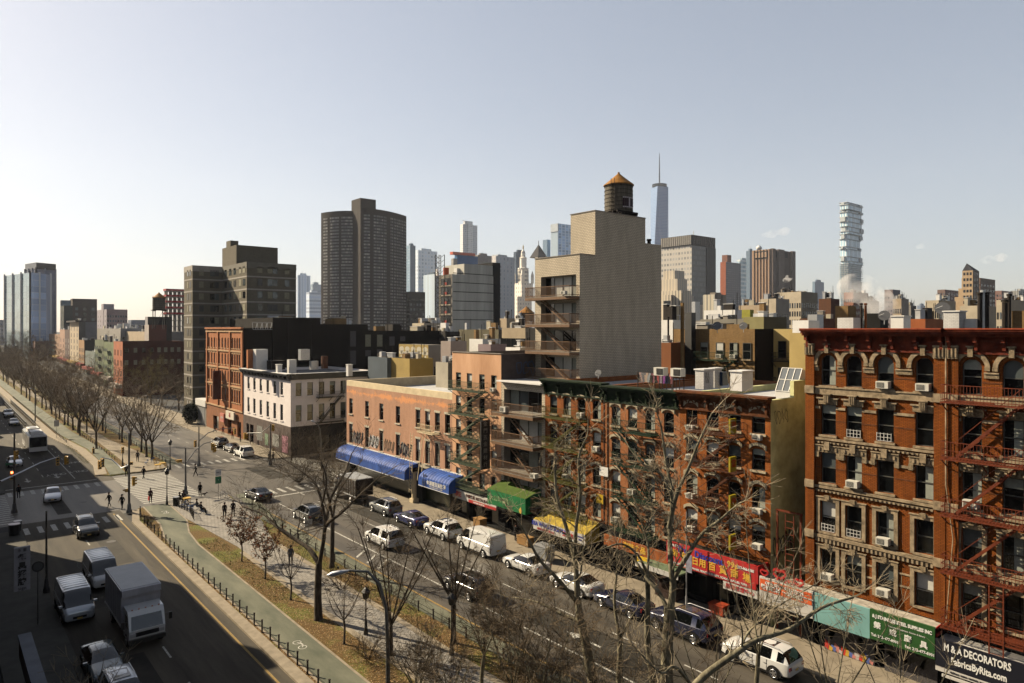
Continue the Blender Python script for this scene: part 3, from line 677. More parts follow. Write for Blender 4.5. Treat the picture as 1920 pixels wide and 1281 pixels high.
# --- two red brick tenements with carved trim
def red(y0, y1, label, cols, fe):
    r = mkroot(label, y0, name='red_brick_tenement'); X = 45.0
    rows = [4.55, 7.7, 10.9, 14.05, 17.3]
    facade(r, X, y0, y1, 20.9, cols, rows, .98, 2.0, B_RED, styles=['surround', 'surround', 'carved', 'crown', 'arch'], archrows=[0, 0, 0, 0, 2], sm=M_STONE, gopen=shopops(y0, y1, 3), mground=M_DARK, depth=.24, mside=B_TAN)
    t = MB()
    for a, b in ((y0+.02, y0+.62), (y1-.62, y1-.02)):
        t.box(X-.2, a, 4, X-.002, b, 19.3, B_RED)
        for z in (7.2, 10.5, 16.75): t.box(X-.3, a-.01, z, X-.201, b+.01, z+.5, M_STONE)
        t.box(X-.3, a-.01, 19.3, X-.003, b+.01, 19.95, M_STONE2); t.box(X-.36, a-.02, 19.95, X-.003, b+.02, 20.05, M_STONE)
        for k in range(3): t.box(X-.36, a+.05+k*.2, 19.4, X-.3, a+.13+k*.2, 19.9, M_STONE)
    A, Bq = y0+.63, y1-.63
    t.build('pilaster', r)
    t = MB()
    def band(z, h, o, m, skip=0):
        t.box(X-o, A, z, X-.002, Bq, z+h, m)
    band(16.72, .42, .14, M_STONE); band(17.14, .08, .2, M_STONE); band(13.72, .14, .16, M_STONE); band(13.5, .12, .08, M_STONE2)
    band(10.55, .16, .16, M_STONE); band(10.3, .15, .08, M_STONE2); band(7.3, .2, .2, M_STONE); band(7.0, .25, .1, M_STONE2)
    for z, hh in ((13.5, .1), (7.02, .22), (10.32, .1)):
        y = A+.05
        while y < Bq-.1: t.box(X-.18, y, z, X-.081, y+.12, z+hh, M_STONE); y += .26
    t.build('stone_band', r)
    t = MB(); cs = [A]+[x for c in sorted(cols) for x in (c-.62, c+.62)]+[Bq]
    cs2 = [A]+[x for c in sorted(cols) for x in (c-.52, c+.52)]+[Bq]
    for i in range(0, len(cs), 2):
        a, b = cs[i], cs[i+1]
        if b-a > .05:
            t.box(X-.1, a, 18.25, X-.002, b, 18.5, M_STONE2); t.box(X-.16, a, 18.5, X-.002, b, 18.58, M_STONE)
        a, b = cs2[i], cs2[i+1]
        if b-a > .05:
            for z in (15.75, 12.6): t.box(X-.07, a, z, X-.002, b, z+.16, M_STONE)
            for z in (5.4, 6.15): t.box(X-.05, a, z, X-.002, b, z+.1, M_STONE)
            for z in (17.95, 14.95, 11.85): t.box(X-.02, a, z, X-.002, b, z+.09, M_CORN)
    t.build('string_course', r)
    cornice(r, X, y0, y1, 21.0, 1.3, .95, M_CRED, 7)
    ed = MB(); ed.box(X-1.0, y0-.2, 20.97, X-.951, y1, 21.04, mat('cornice_edge', (.42, .11, .05), .6, .4, 4)); ed.build('cornice_edge', r)  # brighter red strip: highlight on the top edge painted as colour
    if fe:
        fire_escape(r, X-.01, cols[1]-.75, cols[0]+1.15, [4.2, 7.3, 10.5, 13.7, 16.9], M_FERED, dirs=1, out=1.25, pick=.16, drop=None)
        s = MB()
        for y in (cols[1]+.1, cols[1]+.75): s.bar((X-1.3, y, 1.8), (X-1.3, y, 7.2), .06, M_FERED)
        for k in range(14): s.box(X-1.32, cols[1]+.1, 2.1+k*.36, X-1.28, cols[1]+.75, 2.13+k*.36, M_FERED)
        s.build('drop_ladder', r)
    return r
c1 = [YX(p) for p in (1733, 1660, 1601, 1553)]
RB1 = red(14.7, 23.1, 'tall red brick tenement with arched top windows, directly beside the olive wall', c1, False)
c2 = [13.45, 11.5, 9.6, 7.7]
RB2 = red(6.3, 14.68, 'red brick tenement with red fire escapes at the right edge', c2, True)
for px, z in ((1658, 17.36), (1733, 17.36), (1601, 10.95), (1658, 7.75), (1658, 4.6), (1553, 4.6)): ac_unit(RB1, 'W', 45, YX(px), z)
ac_unit(RB2, 'W', 45, 13.45, 10.95)
gb = MB()
for px, z in ((1601, 14.1), (1658, 14.1), (1553, 7.75), (1601, 7.75)):
    u = YX(px)
    for k in range(5): gb.box(44.93, u-.42+k*.21-.012, z, 44.96, u-.42+k*.21+.012, z+.5, M_WHITE)
    for k in range(3): gb.box(44.93, u-.44, z+k*.22, 44.96, u+.44, z+.02+k*.22, M_WHITE)
gb.build('window_guard', RB1)
pp = MB(); pp.tube([(44.72, 14.66, 20.9), (44.72, 14.66, 12)], .045, M_STONE, 6); pp.tube([(44.72, 14.66, 12), (44.72, 14.3, 9), (44.72, 14.66, 4)], .03, M_STONE, 5); pp.build('downpipe', RB1)
sh = MB()                                   # pent roofs over the shops, weathered white felt
sh.box(43.75, 14.8, 3.7, 45-.01, 25.6, 3.95, mat('dirty_white', (.5, .46, .4), .9, .5, 2)); sh.build('shop_canopy', RB1)
sh = MB(); sh.box(43.75, 6.5, 3.2, 45-.01, 14.75, 3.4, mat('white_sheet', (.6, .58, .55), .8, .3, 3)); sh.build('shop_canopy', RB2)

# --- three orange tenements
def tene(label, y0, y1, h, cols, rows, w, hh, mw, style, mc, brk, arches=False, arch=1, m2=None, x1=63, ms=None):
    r = mkroot(label, y0, name='orange_brick_tenement')
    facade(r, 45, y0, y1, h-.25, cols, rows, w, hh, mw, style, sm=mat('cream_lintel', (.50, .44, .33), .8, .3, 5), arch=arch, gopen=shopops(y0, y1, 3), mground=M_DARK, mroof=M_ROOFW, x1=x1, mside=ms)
    cornice(r, 45, y0, y1, h, 1.35, .85, mc, brk, arches=arches, m2=m2)
    return r
Y1, Y2, Y3, Y4 = YX(1022), YX(1135), YX(1275), YX(1445)
T1 = tene('orange brick tenement with olive fire escapes and dark green cornice, beside the balcony building', Y2, Y1-.02, 16.3, [YX(p) for p in (1119, 1090.5, 1063.5, 1038)], [4.35, 7.2, 10.2, 13.0], .98, 1.65, B_OR1, 'seg', M_DGRN, 5)
T2 = tene('paler orange brick tenement with dark green cornice and green fire escapes, middle of the three', Y3, Y2-.02, 16.15, [YX(p) for p in (1254, 1219, 1186, 1155)], [4.4, 7.15, 9.93, 12.7], .98, 1.65, B_OR2, 'seg', M_DGRN, 6)
T3 = tene('orange brick tenement with arcaded brown cornice and yellow signs on its fire escape', Y4, Y3-.02, 16.25, [YX(p) for p in (1422, 1377, 1336, 1297)], [5.55, 8.25, 10.95, 13.55], 1.05, 1.55, B_OR3, 'seg', M_CORN, 4, True, ms=B_OLIVE, x1=60)
fire_escape(T1, 45, YX(1102), YX(1030), [4.1, 6.95, 9.95, 12.75], M_FEYG, dirs=1, out=1.0)
fire_escape(T2, 45, YX(1235), YX(1160), [4.15, 6.9, 9.65, 12.45], M_FEG, dirs=-1, out=1.0)
fire_escape(T3, 45, YX(1396), YX(1305), [5.3, 8.0, 10.7, 13.3], M_FEBR, dirs=1, out=1.0)
for r, px, z in ((T1, 1090, 13.05), (T1, 1119, 10.25), (T1, 1063, 7.2), (T2, 1155, 4.5), (T2, 1186, 7.2), (T3, 1297, 13.2), (T3, 1422, 13.15), (T3, 1297, 10.95), (T3, 1297, 7.95), (T3, 1422, 5.4), (T3, 1422, 7.9), (T3, 1297, 5.4), (T2, 1219, 9.95)): ac_unit(r, 'W', 45, YX(px), z, .9)
for i, z in enumerate((13.6, 10.9, 8.2, 5.4)):
    y = YX(1394); o = empty('hanging_sign', (43.9, y, z), label='yellow box sign with red characters on the brown fire escape, '+('topmost', 'second from top', 'third from top', 'lowest')[i], cat='sign', group='yellow signs on the fire escape')
    b = MB(); b.box(43.1, y-.14, z, 43.85, y, z+1.05, mat('sign_yellow', (.42, .34, .03), .6, .2, 3)); b.build('panel', o); text('押' if i != 1 else '當', o, (43.48, y-.155, z+.55), .62, mat('sign_red', (.5, .03, .02), .6, 0), 'S')
dp = MB(); dp.tube([(44.85, Y2, 15), (44.85, Y2, 4)], .06, M_RUST, 6); dp.build('downpipe', T2)
sg = empty('wall_sign', (44.9, Y2, 8.5), label='small white poster fixed between two orange tenements', cat='sign'); b = MB(); b.box(44.78, Y2-.5, 8.2, 44.8, Y2+.5, 9.0, M_WHITE); b.build('panel', sg)
sg = empty('wall_sign', (44.9, Y2+.6, 5.9), label='small yellow plate on the orange brick tenement above the yellow awning', cat='sign'); b = MB(); b.box(44.86, Y2+.15, 5.7, 44.9, Y2+.95, 6.5, mat('plate_yellow', (.75, .52, .02), .5, 0)); b.build('panel', sg)
# olive side wall details: raised stair head with white cap, hatch and stains
o3 = MB(); o3.box(48.2, Y4+.002, 15.7, 52.0, Y4+.3, 17.2, B_OLIVE); o3.box(52.0, Y4+.002, 15.7, 58, Y4+.3, 16.6, B_OLIVE); o3.build('parapet', T3)
# rusted stair frame in the gap lot
gt = empty('gate_frame', (45.2, 24.6, 0), label='tall rusty steel ladder frame in the gap beside the olive wall', cat='ladder frame'); b = MB()
for y in (23.6, 25.3): b.bar((45.2, y, .1), (45.2, y, 8.4), .12, M_FERED)
b.bar((45.2, 23.5, 8.4), (45.2, 25.4, 8.4), .12, M_FERED)
for k in range(16): b.bar((45.2, 24.1, 1+k*.45), (45.2, 24.7, 1+k*.45), .05, M_FERED)
b.bar((45.2, 24.1, .8), (45.2, 24.1, 8.2), .05, M_FERED); b.bar((45.2, 24.7, .8), (45.2, 24.7, 8.2), .05, M_FERED); b.build('frame', gt)
gf = MB(); graffiti(gf, 'S', Y4, 45.3, 48, 4.6, 6.6, M_BLACK, 5, random.Random(3), .12); graffiti(gf, 'S', Y4, 45.4, 47.4, 14.2, 15.4, M_BLACK, 4, random.Random(8), .05); gf.build('graffiti', T3)
lot = MB(); lot.box(56, 23.12, 0, 56.3, Y4-.01, 15, B_TAN); lot.build('lot_wall', T3)

# --- balcony building, lower block and set-back tower
YB0, YB1 = Y1, YX(940)
TB = mkroot('nine storey tan brick building with brown balconies, set back tower and blank side wall', YB0, name='balcony_building')
wb = MB(); sl = [3.9, 6.8, 9.7, 12.6]
ops = [(YB0+.45, YB1-.45, z+.05, z+2.25) for z in sl]
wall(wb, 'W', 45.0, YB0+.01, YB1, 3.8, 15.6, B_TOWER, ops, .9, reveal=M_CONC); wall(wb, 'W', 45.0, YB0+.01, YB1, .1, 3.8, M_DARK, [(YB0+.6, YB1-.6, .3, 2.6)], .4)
wb.face([(45.4, YB0+.6, .3), (45.4, YB1-.6, .3), (45.4, YB1-.6, 2.6), (45.4, YB0+.6, 2.6)], M_SHOPG)
shell(wb, 45.0, YB0+.01, 63, YB1, 0, 15.6, B_TOWER, west=False, parapet=.1, mroof=M_ROOFW)
XT = 49.7; XB = XY(1116, YB0); XE = XY(1240, YB0); XU = XY(1210, YB0)
tsl = [15.9, 18.7, 21.5, 24.3]
ops = [(YB0+.5, YB1-.9, z+.05, z+2.2) for z in tsl]
wall(wb, 'W', XT, YB0-.0, YB1, 15.5, 28.5, B_TOWER, ops, .8, reveal=M_CONC)
shell(wb, XT, YB0-.0, XE, YB1, 15.5, 28.5, B_TOWER, west=False, parapet=.3); shell(wb, XB, YB0-.004, XU, YX(1070, XB), 28.3, 33.1, B_TOWER, parapet=.25); shell(wb, XU, YB0-.003, XE-.01, YB1-1, 28.3, 30.4, B_TOWER, parapet=.2)
wb.build('wall', TB)
cap = MB(); cap.box(XB-.06, YB0-.07, 33.1, XU+.06, YX(1070, XB)+.05, 33.17, M_CONC); cap.box(XT-.06, YB0-.06, 28.5, XB-.07, YB1+.05, 28.58, M_CONC); cap.build('coping', TB)
M_BAL = mat('brown_balcony', (.25, .16, .10), .6, .25, 3); M_SILV = mat('slider_frame', (.45, .45, .42), .4, 0)
def balcony(x, y0, y1, z, out, st):
    p = MB(); p.box(x-out, y0, z-.32, x-.002, y1, z-.04, M_BAL); p.box(x-out, y0, z-.04, x-.002, y1, z, M_CONC); part = p.build('balcony_slab', TB)
    r = MB()
    for zz in (1.0, .1):
        r.box(x-out, y0, z+zz, x-out+.05, y1, z+zz+.06, M_BAL); r.box(x-out+.05, y0, z+zz, x-.003, y0+.05, z+zz+.06, M_BAL); r.box(x-out+.05, y1-.05, z+zz, x-.003, y1, z+zz+.06, M_BAL)
    k = y0
    while k < y1: r.box(x-out+.01, k, z, x-out+.035, k+.025, z+1.0, M_BAL); k += .14
    k = x-out
    while k < x: r.box(k, y0+.01, z, k+.025, y0+.035, z+1, M_BAL); r.box(k, y1-.035, z, k+.025, y1-.01, z+1, M_BAL); k += .14
    r.build('railing', part)
    if st:
        s = MB(); a, b = (x-out+.75, y1-1.2, z), (x-out+.75, y0+1.2, z-2.8)
        for dx in (0, .5): s.bar((a[0]+dx, a[1], a[2]), (b[0]+dx, b[1], b[2]), .05, M_BAL, .16)
        for q in range(1, 11): f = q/11; s.box(a[0], a[1]+(b[1]-a[1])*f-.1, a[2]+(b[2]-a[2])*f, a[0]+.5, a[1]+(b[1]-a[1])*f+.1, a[2]+(b[2]-a[2])*f+.03, M_BAL)
        s.build('stair', part)
def slider(x, y0, y1, z, h, i):
    n = 4; f = MB(); w = (y1-y0)/n
    f.box(x-.05, y0, z, x+.05, y1, z+.07, M_SILV); f.box(x-.05, y0, z+h-.07, x+.05, y1, z+h, M_SILV)
    for k in range(n+1): f.box(x-.05, max(y0, y0+k*w-.04), z+.07, x+.05, min(y1, y0+k*w+.04), z+h-.07, M_FRK)
    o = f.build('balcony_window', TB); g = MB()
    for k in range(n):
        m = (M_GL, M_GL2, M_CURT, M_GL)[(k+i) % 4] if i % 2 else (M_CURT, M_BLIND, M_BLIND, M_GL)[k]
        g.face([(x, y0+k*w, z), (x, y0+(k+1)*w, z), (x, y0+(k+1)*w, z+h), (x, y0+k*w, z+h)][::-1], m)
    g.build('pane', o)
for i, z in enumerate(sl): balcony(45.0, YB0+.2, YB1-.15, z, 1.4, i > 0); slider(45.85, YB0+.45, YB1-.45, z+.05, 2.2, i)
for i, z in enumerate(tsl): balcony(XT, YB0+.05, YB1+.1, z, 1.4, True); slider(XT+.75, YB0+.5, YB1-.9, z+.05, 2.15, 4-i if i < 3 else 2)
rf = MB(); rf.box(44.4, YB0-.0, 15.62, 49.6, YB1+.1, 15.75, M_WHITE); rf.build('roof_slab', TB)
ac_unit(TB, 'W', XT-1.38, YX(1060, XT-1.3), 24.45, .8); ac_unit(TB, 'W', 43.9, YX(950, 44), 12.75, 1.2); ac_unit(TB, 'W', 43.7, YX(1008, 44), 6.95, 1)
water_tower('dark wooden water tower with orange conical roof and purple graffiti on the tan tower', XY(1160, YB0+2.1), YB0+2.1, 33.15-.3, 1.55, 3.0, .75)
wt = bpy.data.objects['water_tower']; gf = MB(); cx, cy = XY(1160, YB0+2.1), YB0+2.1
for k in range(7):
    for q in range(9):
        a = math.radians(238+k*9); a2 = math.radians(238+k*9+7); t0, t1 = q/9, (q+1)/9; r = 1.59
        if q in (0, 8) or True:
            pr = [(cx+r*math.cos(a), cy+r*math.sin(a)), (cx+r*math.cos(a2), cy+r*math.sin(a2))]
            m = mat('tag_purple', (.05, .012, .03), .6, 0) if 0 < q < 8 and k % 7 != 3 else mat('tag_white', (.55, .5, .52), .6, 0)
            z0 = 34.15+t0*1.15; z1 = 34.15+t1*1.15
            gf.face([(*pr[0], z0), (*pr[1], z0), (*pr[1], z1), (*pr[0], z1)], m)
gf.build('graffiti', wt)
# --- salmon building
YS0, YS1 = YB1+.02, YX(848)
SA = mkroot('narrow salmon painted building with sage green fire escapes', YS0, name='salmon_building')
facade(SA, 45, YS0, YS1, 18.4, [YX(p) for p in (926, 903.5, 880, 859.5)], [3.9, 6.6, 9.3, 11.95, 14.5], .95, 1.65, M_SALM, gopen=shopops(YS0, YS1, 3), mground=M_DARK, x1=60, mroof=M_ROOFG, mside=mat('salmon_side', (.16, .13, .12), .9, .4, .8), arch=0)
fire_escape(SA, 45, YX(915), YX(855), [3.75, 6.4, 9.05, 11.7, 14.35], M_FEGR, dirs=1, out=1.05, pick=.13)
ac_unit(SA, 'W', 45, YX(926), 14.5, .8)
cp = MB(); cp.box(44.92, YS0, 18.4, 45.3, YS1, 18.47, M_CONC); cp.build('coping', SA)
gf = MB(); graffiti(gf, 'S', YS0, 47, 50.5, 15.8, 18.0, mat('tag_blue', (.10, .14, .22), .8, 0), 4, random.Random(31), .13); gf.build('graffiti', SA)
a = MB(); 
hv = empty('wall_condenser', (51.3, YS0-.5, 16.4), label='pale fan condenser on brackets on the dark graffitied side wall', cat='air conditioner'); a.box(50.8, YS0-.5, 16.4, 51.9, YS0-.06, 17.3, M_AC); a.build('casing', hv); a = MB(); a.lathe((51.35, YS0-.52, 16.85), [(.3, -.01), (.3, .0)], M_ACG, 14); a.box(51.05, YS0-.52, 16.55, 51.65, YS0-.505, 17.15, M_ACG); a.v = a.v[-8:]; a.f = [tuple(i-28 for i in f) for f in a.f[-6:]]; a.m = a.m[-6:]; a.build('fan', hv)
vs = empty('vertical_sign', (43.9, YS0+1.6, 6.4), label='tall dark projecting sign with pale characters on the salmon building', cat='sign'); b = MB(); b.box(43.55, YS0+1.5, 6.4, 44.7, YS0+1.68, 11.5, mat('sign_dark', (.02, .016, .014), .5, 0)); b.build('panel', vs)
for i, ch in enumerate('金門五金建材行'): text(ch, vs, (44.1, YS0+1.49, 11.1-i*.7), .55, mat('sign_pale', (.45, .42, .36), .6, 0), 'S')

# --- low pink brick building with blue awnings
YP0, YP1 = YS1+.02, YX(650)
PK = mkroot('wide low pink brick building with worn paint, graffiti and pale parapet', YP0, name='pink_brick_building')
ccols = [YX(p) for p in (839, 820, 801.5, 783.5, 746, 715, 688, 658)]
wb = MB(); ops = [(u-.52, u+.52, z, z+hh) for z, hh in ((5.0, 2.7), (9.1, 2.15)) for u in ccols]
wall(wb, 'W', 45, YP0, YP1, 4.9, 13.0, B_PINK, ops, .25); M_WB = mat('white_band', (.60, .55, .45), .85, .35, 1.5)
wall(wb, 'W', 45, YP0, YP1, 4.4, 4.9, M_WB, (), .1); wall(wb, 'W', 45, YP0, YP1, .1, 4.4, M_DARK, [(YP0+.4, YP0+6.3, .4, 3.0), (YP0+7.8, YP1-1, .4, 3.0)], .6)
for a_, b_ in ((YP0+.4, YP0+6.3), (YP0+7.8, YP1-1)): wb.face([(45.6, a_, .4), (45.6, b_, .4), (45.6, b_, 3), (45.6, a_, 3)], mat('shopfront_glass', (.07, .08, .05), .25, .5, 1.2))
M_CREAM = mat('cream_render', (.76, .65, .46), .85, .2, 1)
wall(wb, 'W', 45, YP0, YP1, 13.0, 13.75, M_CREAM); wall(wb, 'S', YP0, 45, 70, .1, 13.75, M_CREAM)
shell(wb, 45, YP0, 75, YP1, 0, 13.75, M_CREAM, west=False, south=False, parapet=1.3, mroof=M_ROOFW, t=.35)
wb.build('wall', PK)
for z, hh in ((5.0, 2.7), (9.1, 2.15)):
    for u in ccols: place_win(PK, 'W', 45, u, z, 1.04, hh, 'none' if (z > 8 and u > ccols[3]+1) else 'slab', wm=B_PINK, sm=M_WB, depth=.25)
gf = MB(); rr = random.Random(17)
for i, (pa, pb_, m) in enumerate(((661, 681, M_WHITE), (692, 710, M_BLACK), (720, 740, mat('tag_brown', (.16, .12, .08), .8, 0)), (750, 772, M_WHITE))):
    ya, yb = sorted((YX(pa), YX(pb_)))
    if m is M_BLACK or m is M_WHITE: graffiti(gf, 'W', 45, ya, yb, 5.1, 6.9, M_WHITE if m is M_BLACK else mat('tag_grey', (.35, .33, .3), .8, 0), 4, rr, .35)
    graffiti(gf, 'W', 44.99, ya, yb, 5.1, 6.9, m if m is not M_WHITE else mat('tag_ink', (.03, .02, .05), .8, 0), 5, rr, .13)
gf.build('graffiti', PK)
fire_escape(PK, 45, YX(826), YX(797), [8.9], M_CREAM, out=1.1, stair=False)
ldr = MB()
for y in (YX(800), YX(806)): ldr.bar((43.7, y, 3.2), (44.6, y, 9.2), .06, M_CREAM)
for y in (YX(784.5), YX(789)): ldr.bar((43.7, y, 1.5), (43.9, y, 8.6), .05, M_CREAM)
for k in range(20): ldr.bar((43.7+k*.01, YX(784.5), 1.8+k*.34), (43.7+k*.01, YX(789), 1.8+k*.34), .03, M_CREAM)
ldr.build('ladder', PK)
M_BLUE = mat('blue_canvas', (.05, .13, .42), .6, .35, .9, c2=(.07, .16, .46), streak=.4)
def barrel(label, ya, yb, z0, z1, out, m, nm='awning', rib=.55):
    o = empty(nm, (45-out, ya, z0), label=label, cat='awning'); b = MB(); n = 7; prof = [(45-out, z0), (45-out, z0+(z1-z0)*.45)]
    for k in range(1, n+1): a = k/n*math.pi/2; prof.append((45-out*.0-out*math.cos(a)-.004, z0+(z1-z0)*(.45+.55*math.sin(a))))
    y = ya
    while y < yb-.01:
        y2 = min(y+rib, yb); ym = (y+y2)/2
        for (xa, za), (xb, zb) in zip(prof, prof[1:]):
            s = .05 if za > z0+.5 else 0
            b.face([(xa, y, za), (xa-s, ym, za+s), (xb-s if xb < 44.9 else xb, ym, zb+s), (xb, y, zb)], m); b.face([(xa-s, ym, za+s), (xa, y2, za), (xb, y2, zb), (xb-s if xb < 44.9 else xb, ym, zb+s)], m)
        y = y2
    for yy in (ya, yb): b.face([(45-.004, yy, z0)]+[(x, yy, z) for x, z in prof], m)
    c = b.build('canopy', o); t = MB(); t.box(44.9, ya, z1, 45-.003, yb, z1+.12, M_WHITE); t.box(45-out-.03, ya, z0-.06, 45-out+.02, yb, z0, M_WHITE); t.build('trim', o); return o
A1 = barrel('long barrel shaped blue canvas awning on the pink brick building', YX(757, 43), YX(636, 43.6), 3.0, 4.75, 1.9, M_BLUE)
A2 = barrel('short blue canvas awning with white lettering and a ladder on it', YX(840, 43), YX(783, 43), 3.0, 4.75, 1.9, M_BLUE)
ym = (YX(840, 43)+YX(783, 43))/2-.6
text('金源盛百貨批發', A2, (43.08, ym, 3.55), .55, M_WHITE, bold=.01); text('KITCHEN SUPPLY CORP', A2, (43.08, ym, 3.17), .24, M_WHITE)
b = MB()
for y in (ym+2.2, ym+2.7): b.bar((43.0, y, 3.1), (43.2, y, 4.5), .05, M_BLACK)
for k in range(5): b.bar((43.02+k*.04, ym+2.2, 3.3+k*.26), (43.02+k*.04, ym+2.7, 3.3+k*.26), .04, M_BLACK)
b.build('ladder', A2)
cl = MB(); yc = YX(775, 44.4); cl.box(44.1, yc-.4, .1, 44.9, yc+.4, .6, M_CREAM); cl.lathe((44.5, yc, .6), [(.33, 0), (.3, .2), (.28, 3.0), (.4, 3.2), (.4, 3.3)], M_CREAM, 14); cl.box(44.05, yc-.5, 3.9, 44.98, yc+.5, 4.3, M_RUST); cl.build('column', PK)

# --- white corner building
YW0, YW1 = YX(545), YX(456)
WH = mkroot('white painted three storey corner building with black cornice and grey base', YW0, name='white_corner_building')
M_WP = mat('white_wall_paint', (.86, .80, .78), .8, .12, .5); M_TAUPE = mat('taupe_base', (.17, .13, .115), .8, .4, .8); XS = 62.0
wc = [YX(p) for p in (528, 515, 502, 489, 477, 466)]; sc_ = [XY(p, YW0) for p in (560, 581.5, 603, 623.5, 643.5, 664)]
wb = MB(); wall(wb, 'W', 45, YW0, YW1, 4.9, 12.6, M_WP, [(u-.6, u+.6, z, z+h_) for z, h_ in ((5.6, 2.7), (9.9, 2.15)) for u in wc], .22)
wall(wb, 'S', YW0, 45, XS, 4.9, 12.6, M_WP, [(u-.5, u+.5, z, z+h_) for z, h_ in ((5.7, 2.7), (9.9, 2.2)) for u in sc_], .22)
wall(wb, 'W', 45, YW0, YW1, .1, 4.9, M_TAUPE, [(YW1-5.5, YW1-3.7, .1, 3.4), (YW1-3.2, YW1-1.8, .1, 3.4)], .4); wall(wb, 'S', YW0, 45, XS, .1, 4.9, mat('black_base', (.035, .03, .028), .8, .3, 1), [(48, 52, .4, 3), (53, 57, .4, 3)], .3)
for a_, b_ in ((YW1-5.5, YW1-3.7), (YW1-3.2, YW1-1.8)): wb.face([(45.4, a_, .1), (45.4, b_, .1), (45.4, b_, 3.4), (45.4, a_, 3.4)], M_SHOPG)
for a_, b_ in ((48, 52), (53, 57)): wb.face([(a_, YW0+.3, .4), (b_, YW0+.3, .4), (b_, YW0+.3, 3), (a_, YW0+.3, 3)], M_SHOPG)
shell(wb, 45, YW0, XS, YW1, 0, 13.4, M_WP, west=False, south=False, parapet=.5, mroof=M_ROOFG); wb.face([(45, YW0, 12.6), (45, YW1, 12.6), (45, YW1, 13.4), (45, YW0, 13.4)], M_BLACK); wb.face([(45, YW0, 12.6), (XS, YW0, 12.6), (XS, YW0, 13.4), (45, YW0, 13.4)], M_BLACK)
wb.build('wall', WH)
for z, h_ in ((5.6, 2.7), (9.9, 2.15)):
    for u in wc: place_win(WH, 'W', 45, u, z, 1.2, h_, sm=M_WP, fm=M_FRK, depth=.22)
for z, h_ in ((5.7, 2.7), (9.9, 2.2)):
    for u in sc_: place_win(WH, 'S', YW0, u, z, 1.0, h_, sm=M_WP, fm=M_FRK, depth=.22)
M_BCOR = mat('black_cornice', (.016, .02, .016), .5, .3, 3)
cornice(WH, 45, YW0, YW1, 13.6, 1.0, .9, M_BCOR, 14)
c = MB(); c.box(45.26, YW0-.5, 13.46, XS, YW0-.003, 13.6, M_BCOR); c.box(45.0, YW0-.3, 12.7, XS, YW0-.003, 13.45, M_BCOR); c.box(45.3, YW0-.46, 13.6, XS, YW0+.25, 13.66, M_WHITE); c.box(44.2, YW0-.3, 13.6, 45.29, YW1, 13.66, M_WHITE); c.build('cornice', WH)
b = MB(); b.box(44.3, YX(548, 44.5), .1, 44.9, YX(548, 44.5), 1, M_WHITE)
pn = MB()                                   # posters and painted panels along the base
for k, (pa, pb_, z0, z1, cc) in enumerate(((482, 492, 1.0, 3.6, (.30, .30, .28)), (497, 503, .6, 2.6, (.32, .42, .3)), (511, 523, .9, 3.0, (.45, .45, .42)), (529, 540, .4, 3.2, (.55, .30, .36)))):
    ya, yb = sorted((YX(pa), YX(pb_))); pn.box(44.97, ya, z0, 44.994, yb, z1, mat('poster%d' % k, cc, .8, .6, 4))
pn.build('poster', WH)
gf = MB(); graffiti(gf, 'W', 44.99, YX(496), YX(480), 1.2, 3.4, mat('tag_g2', (.4, .37, .3), .8, 0), 4, random.Random(2), .15); gf.build('graffiti', WH)
def swapfe(root, Y, xa, xb, levels, m):     # fire escape on a wall facing -Y
    ob0 = set(bpy.data.objects); old = MB.build
    def bld(s, name, parent=None, smooth=None, **kw):
        s.v = [(y, x, z) for x, y, z in s.v]; return old(s, name, parent, smooth, **kw)
    MB.build = bld
    try: fire_escape(root, Y, xa, xb, levels, m, dirs=-1, out=1.2, top=13)
    finally: MB.build = old
swapfe(WH, YW0, XY(593, YW0), XY(640, YW0), [5.3, 9.5], M_BLACK)
rb = MB(); rb.box(48, YW0+8, 12.9, 49.3, YW0+9, 15.6, M_WHITE); rb.build('chimney', WH)
for pxx, yy in ((523, 690), (655, 685)):
    d = 118; a_ = ray(pxx); x, y = a_[0]*d, a_[1]*d; c = MB(); c.box(x-.4, y-.4, 13, x+.4, y+.4, 14.9, M_WHITE); c.box(x-.47, y-.47, 14.9, x+.47, y+.47, 15.0, M_WHITE); c.build('chimney', WH)

# --- tan building with arched windows and black side wall, black blocks behind
M_BLKW = brick('black_brick', (.028, .021, .017), (.035, .027, .02), (.02, .016, .013), stain=.5)
B_PCH = brick('peach_brick', (.52, .22, .10), (.58, .27, .13), (.45, .25, .15), stain=.25); M_PST = mat('peach_stone', (.58, .40, .24), .8, .25, 2)
YA0, YA1 = YW1+.02, YX(387)
AB = mkroot('peach brick five storey loft building with rows of narrow arched windows', YA0, name='loft_building')
acols = []
for pa, pb_ in ((392, 407), (411, 428), (436, 449)):
    for k in range(4): acols.append(YX(pa+(pb_-pa)*k/3))
arows = [(6.7, 2.5), (10.4, 2.3), (13.9, 2.2), (17.2, 2.1)]
wb = MB(); wall(wb, 'W', 45, YA0, YA1, 5.0, 21.2, B_PCH, [(u-.45, u+.45, z, z+h_) for z, h_ in arows for u in acols], .25); wall(wb, 'W', 45, YA0, YA1, .1, 5.0, mat('base_orange', (.35, .16, .07), .8, .3, 1), [(YX(452), YX(445), .2, 3.2), (YX(434), YX(427), .2, 3), (YX(410), YX(400), .2, 3)], .4)
for a_, b_ in ((452, 445), (434, 427), (410, 400)): wb.face([(45.4, YX(a_), .2), (45.4, YX(b_), .2), (45.4, YX(b_), 3.2), (45.4, YX(a_), 3.2)], M_SHOPG)
XA1 = XY(510, YA0); shell(wb, 45, YA0, XA1, YA1, 0, 21.2, M_BLKW, west=False, parapet=.4); wb.build('wall', AB)
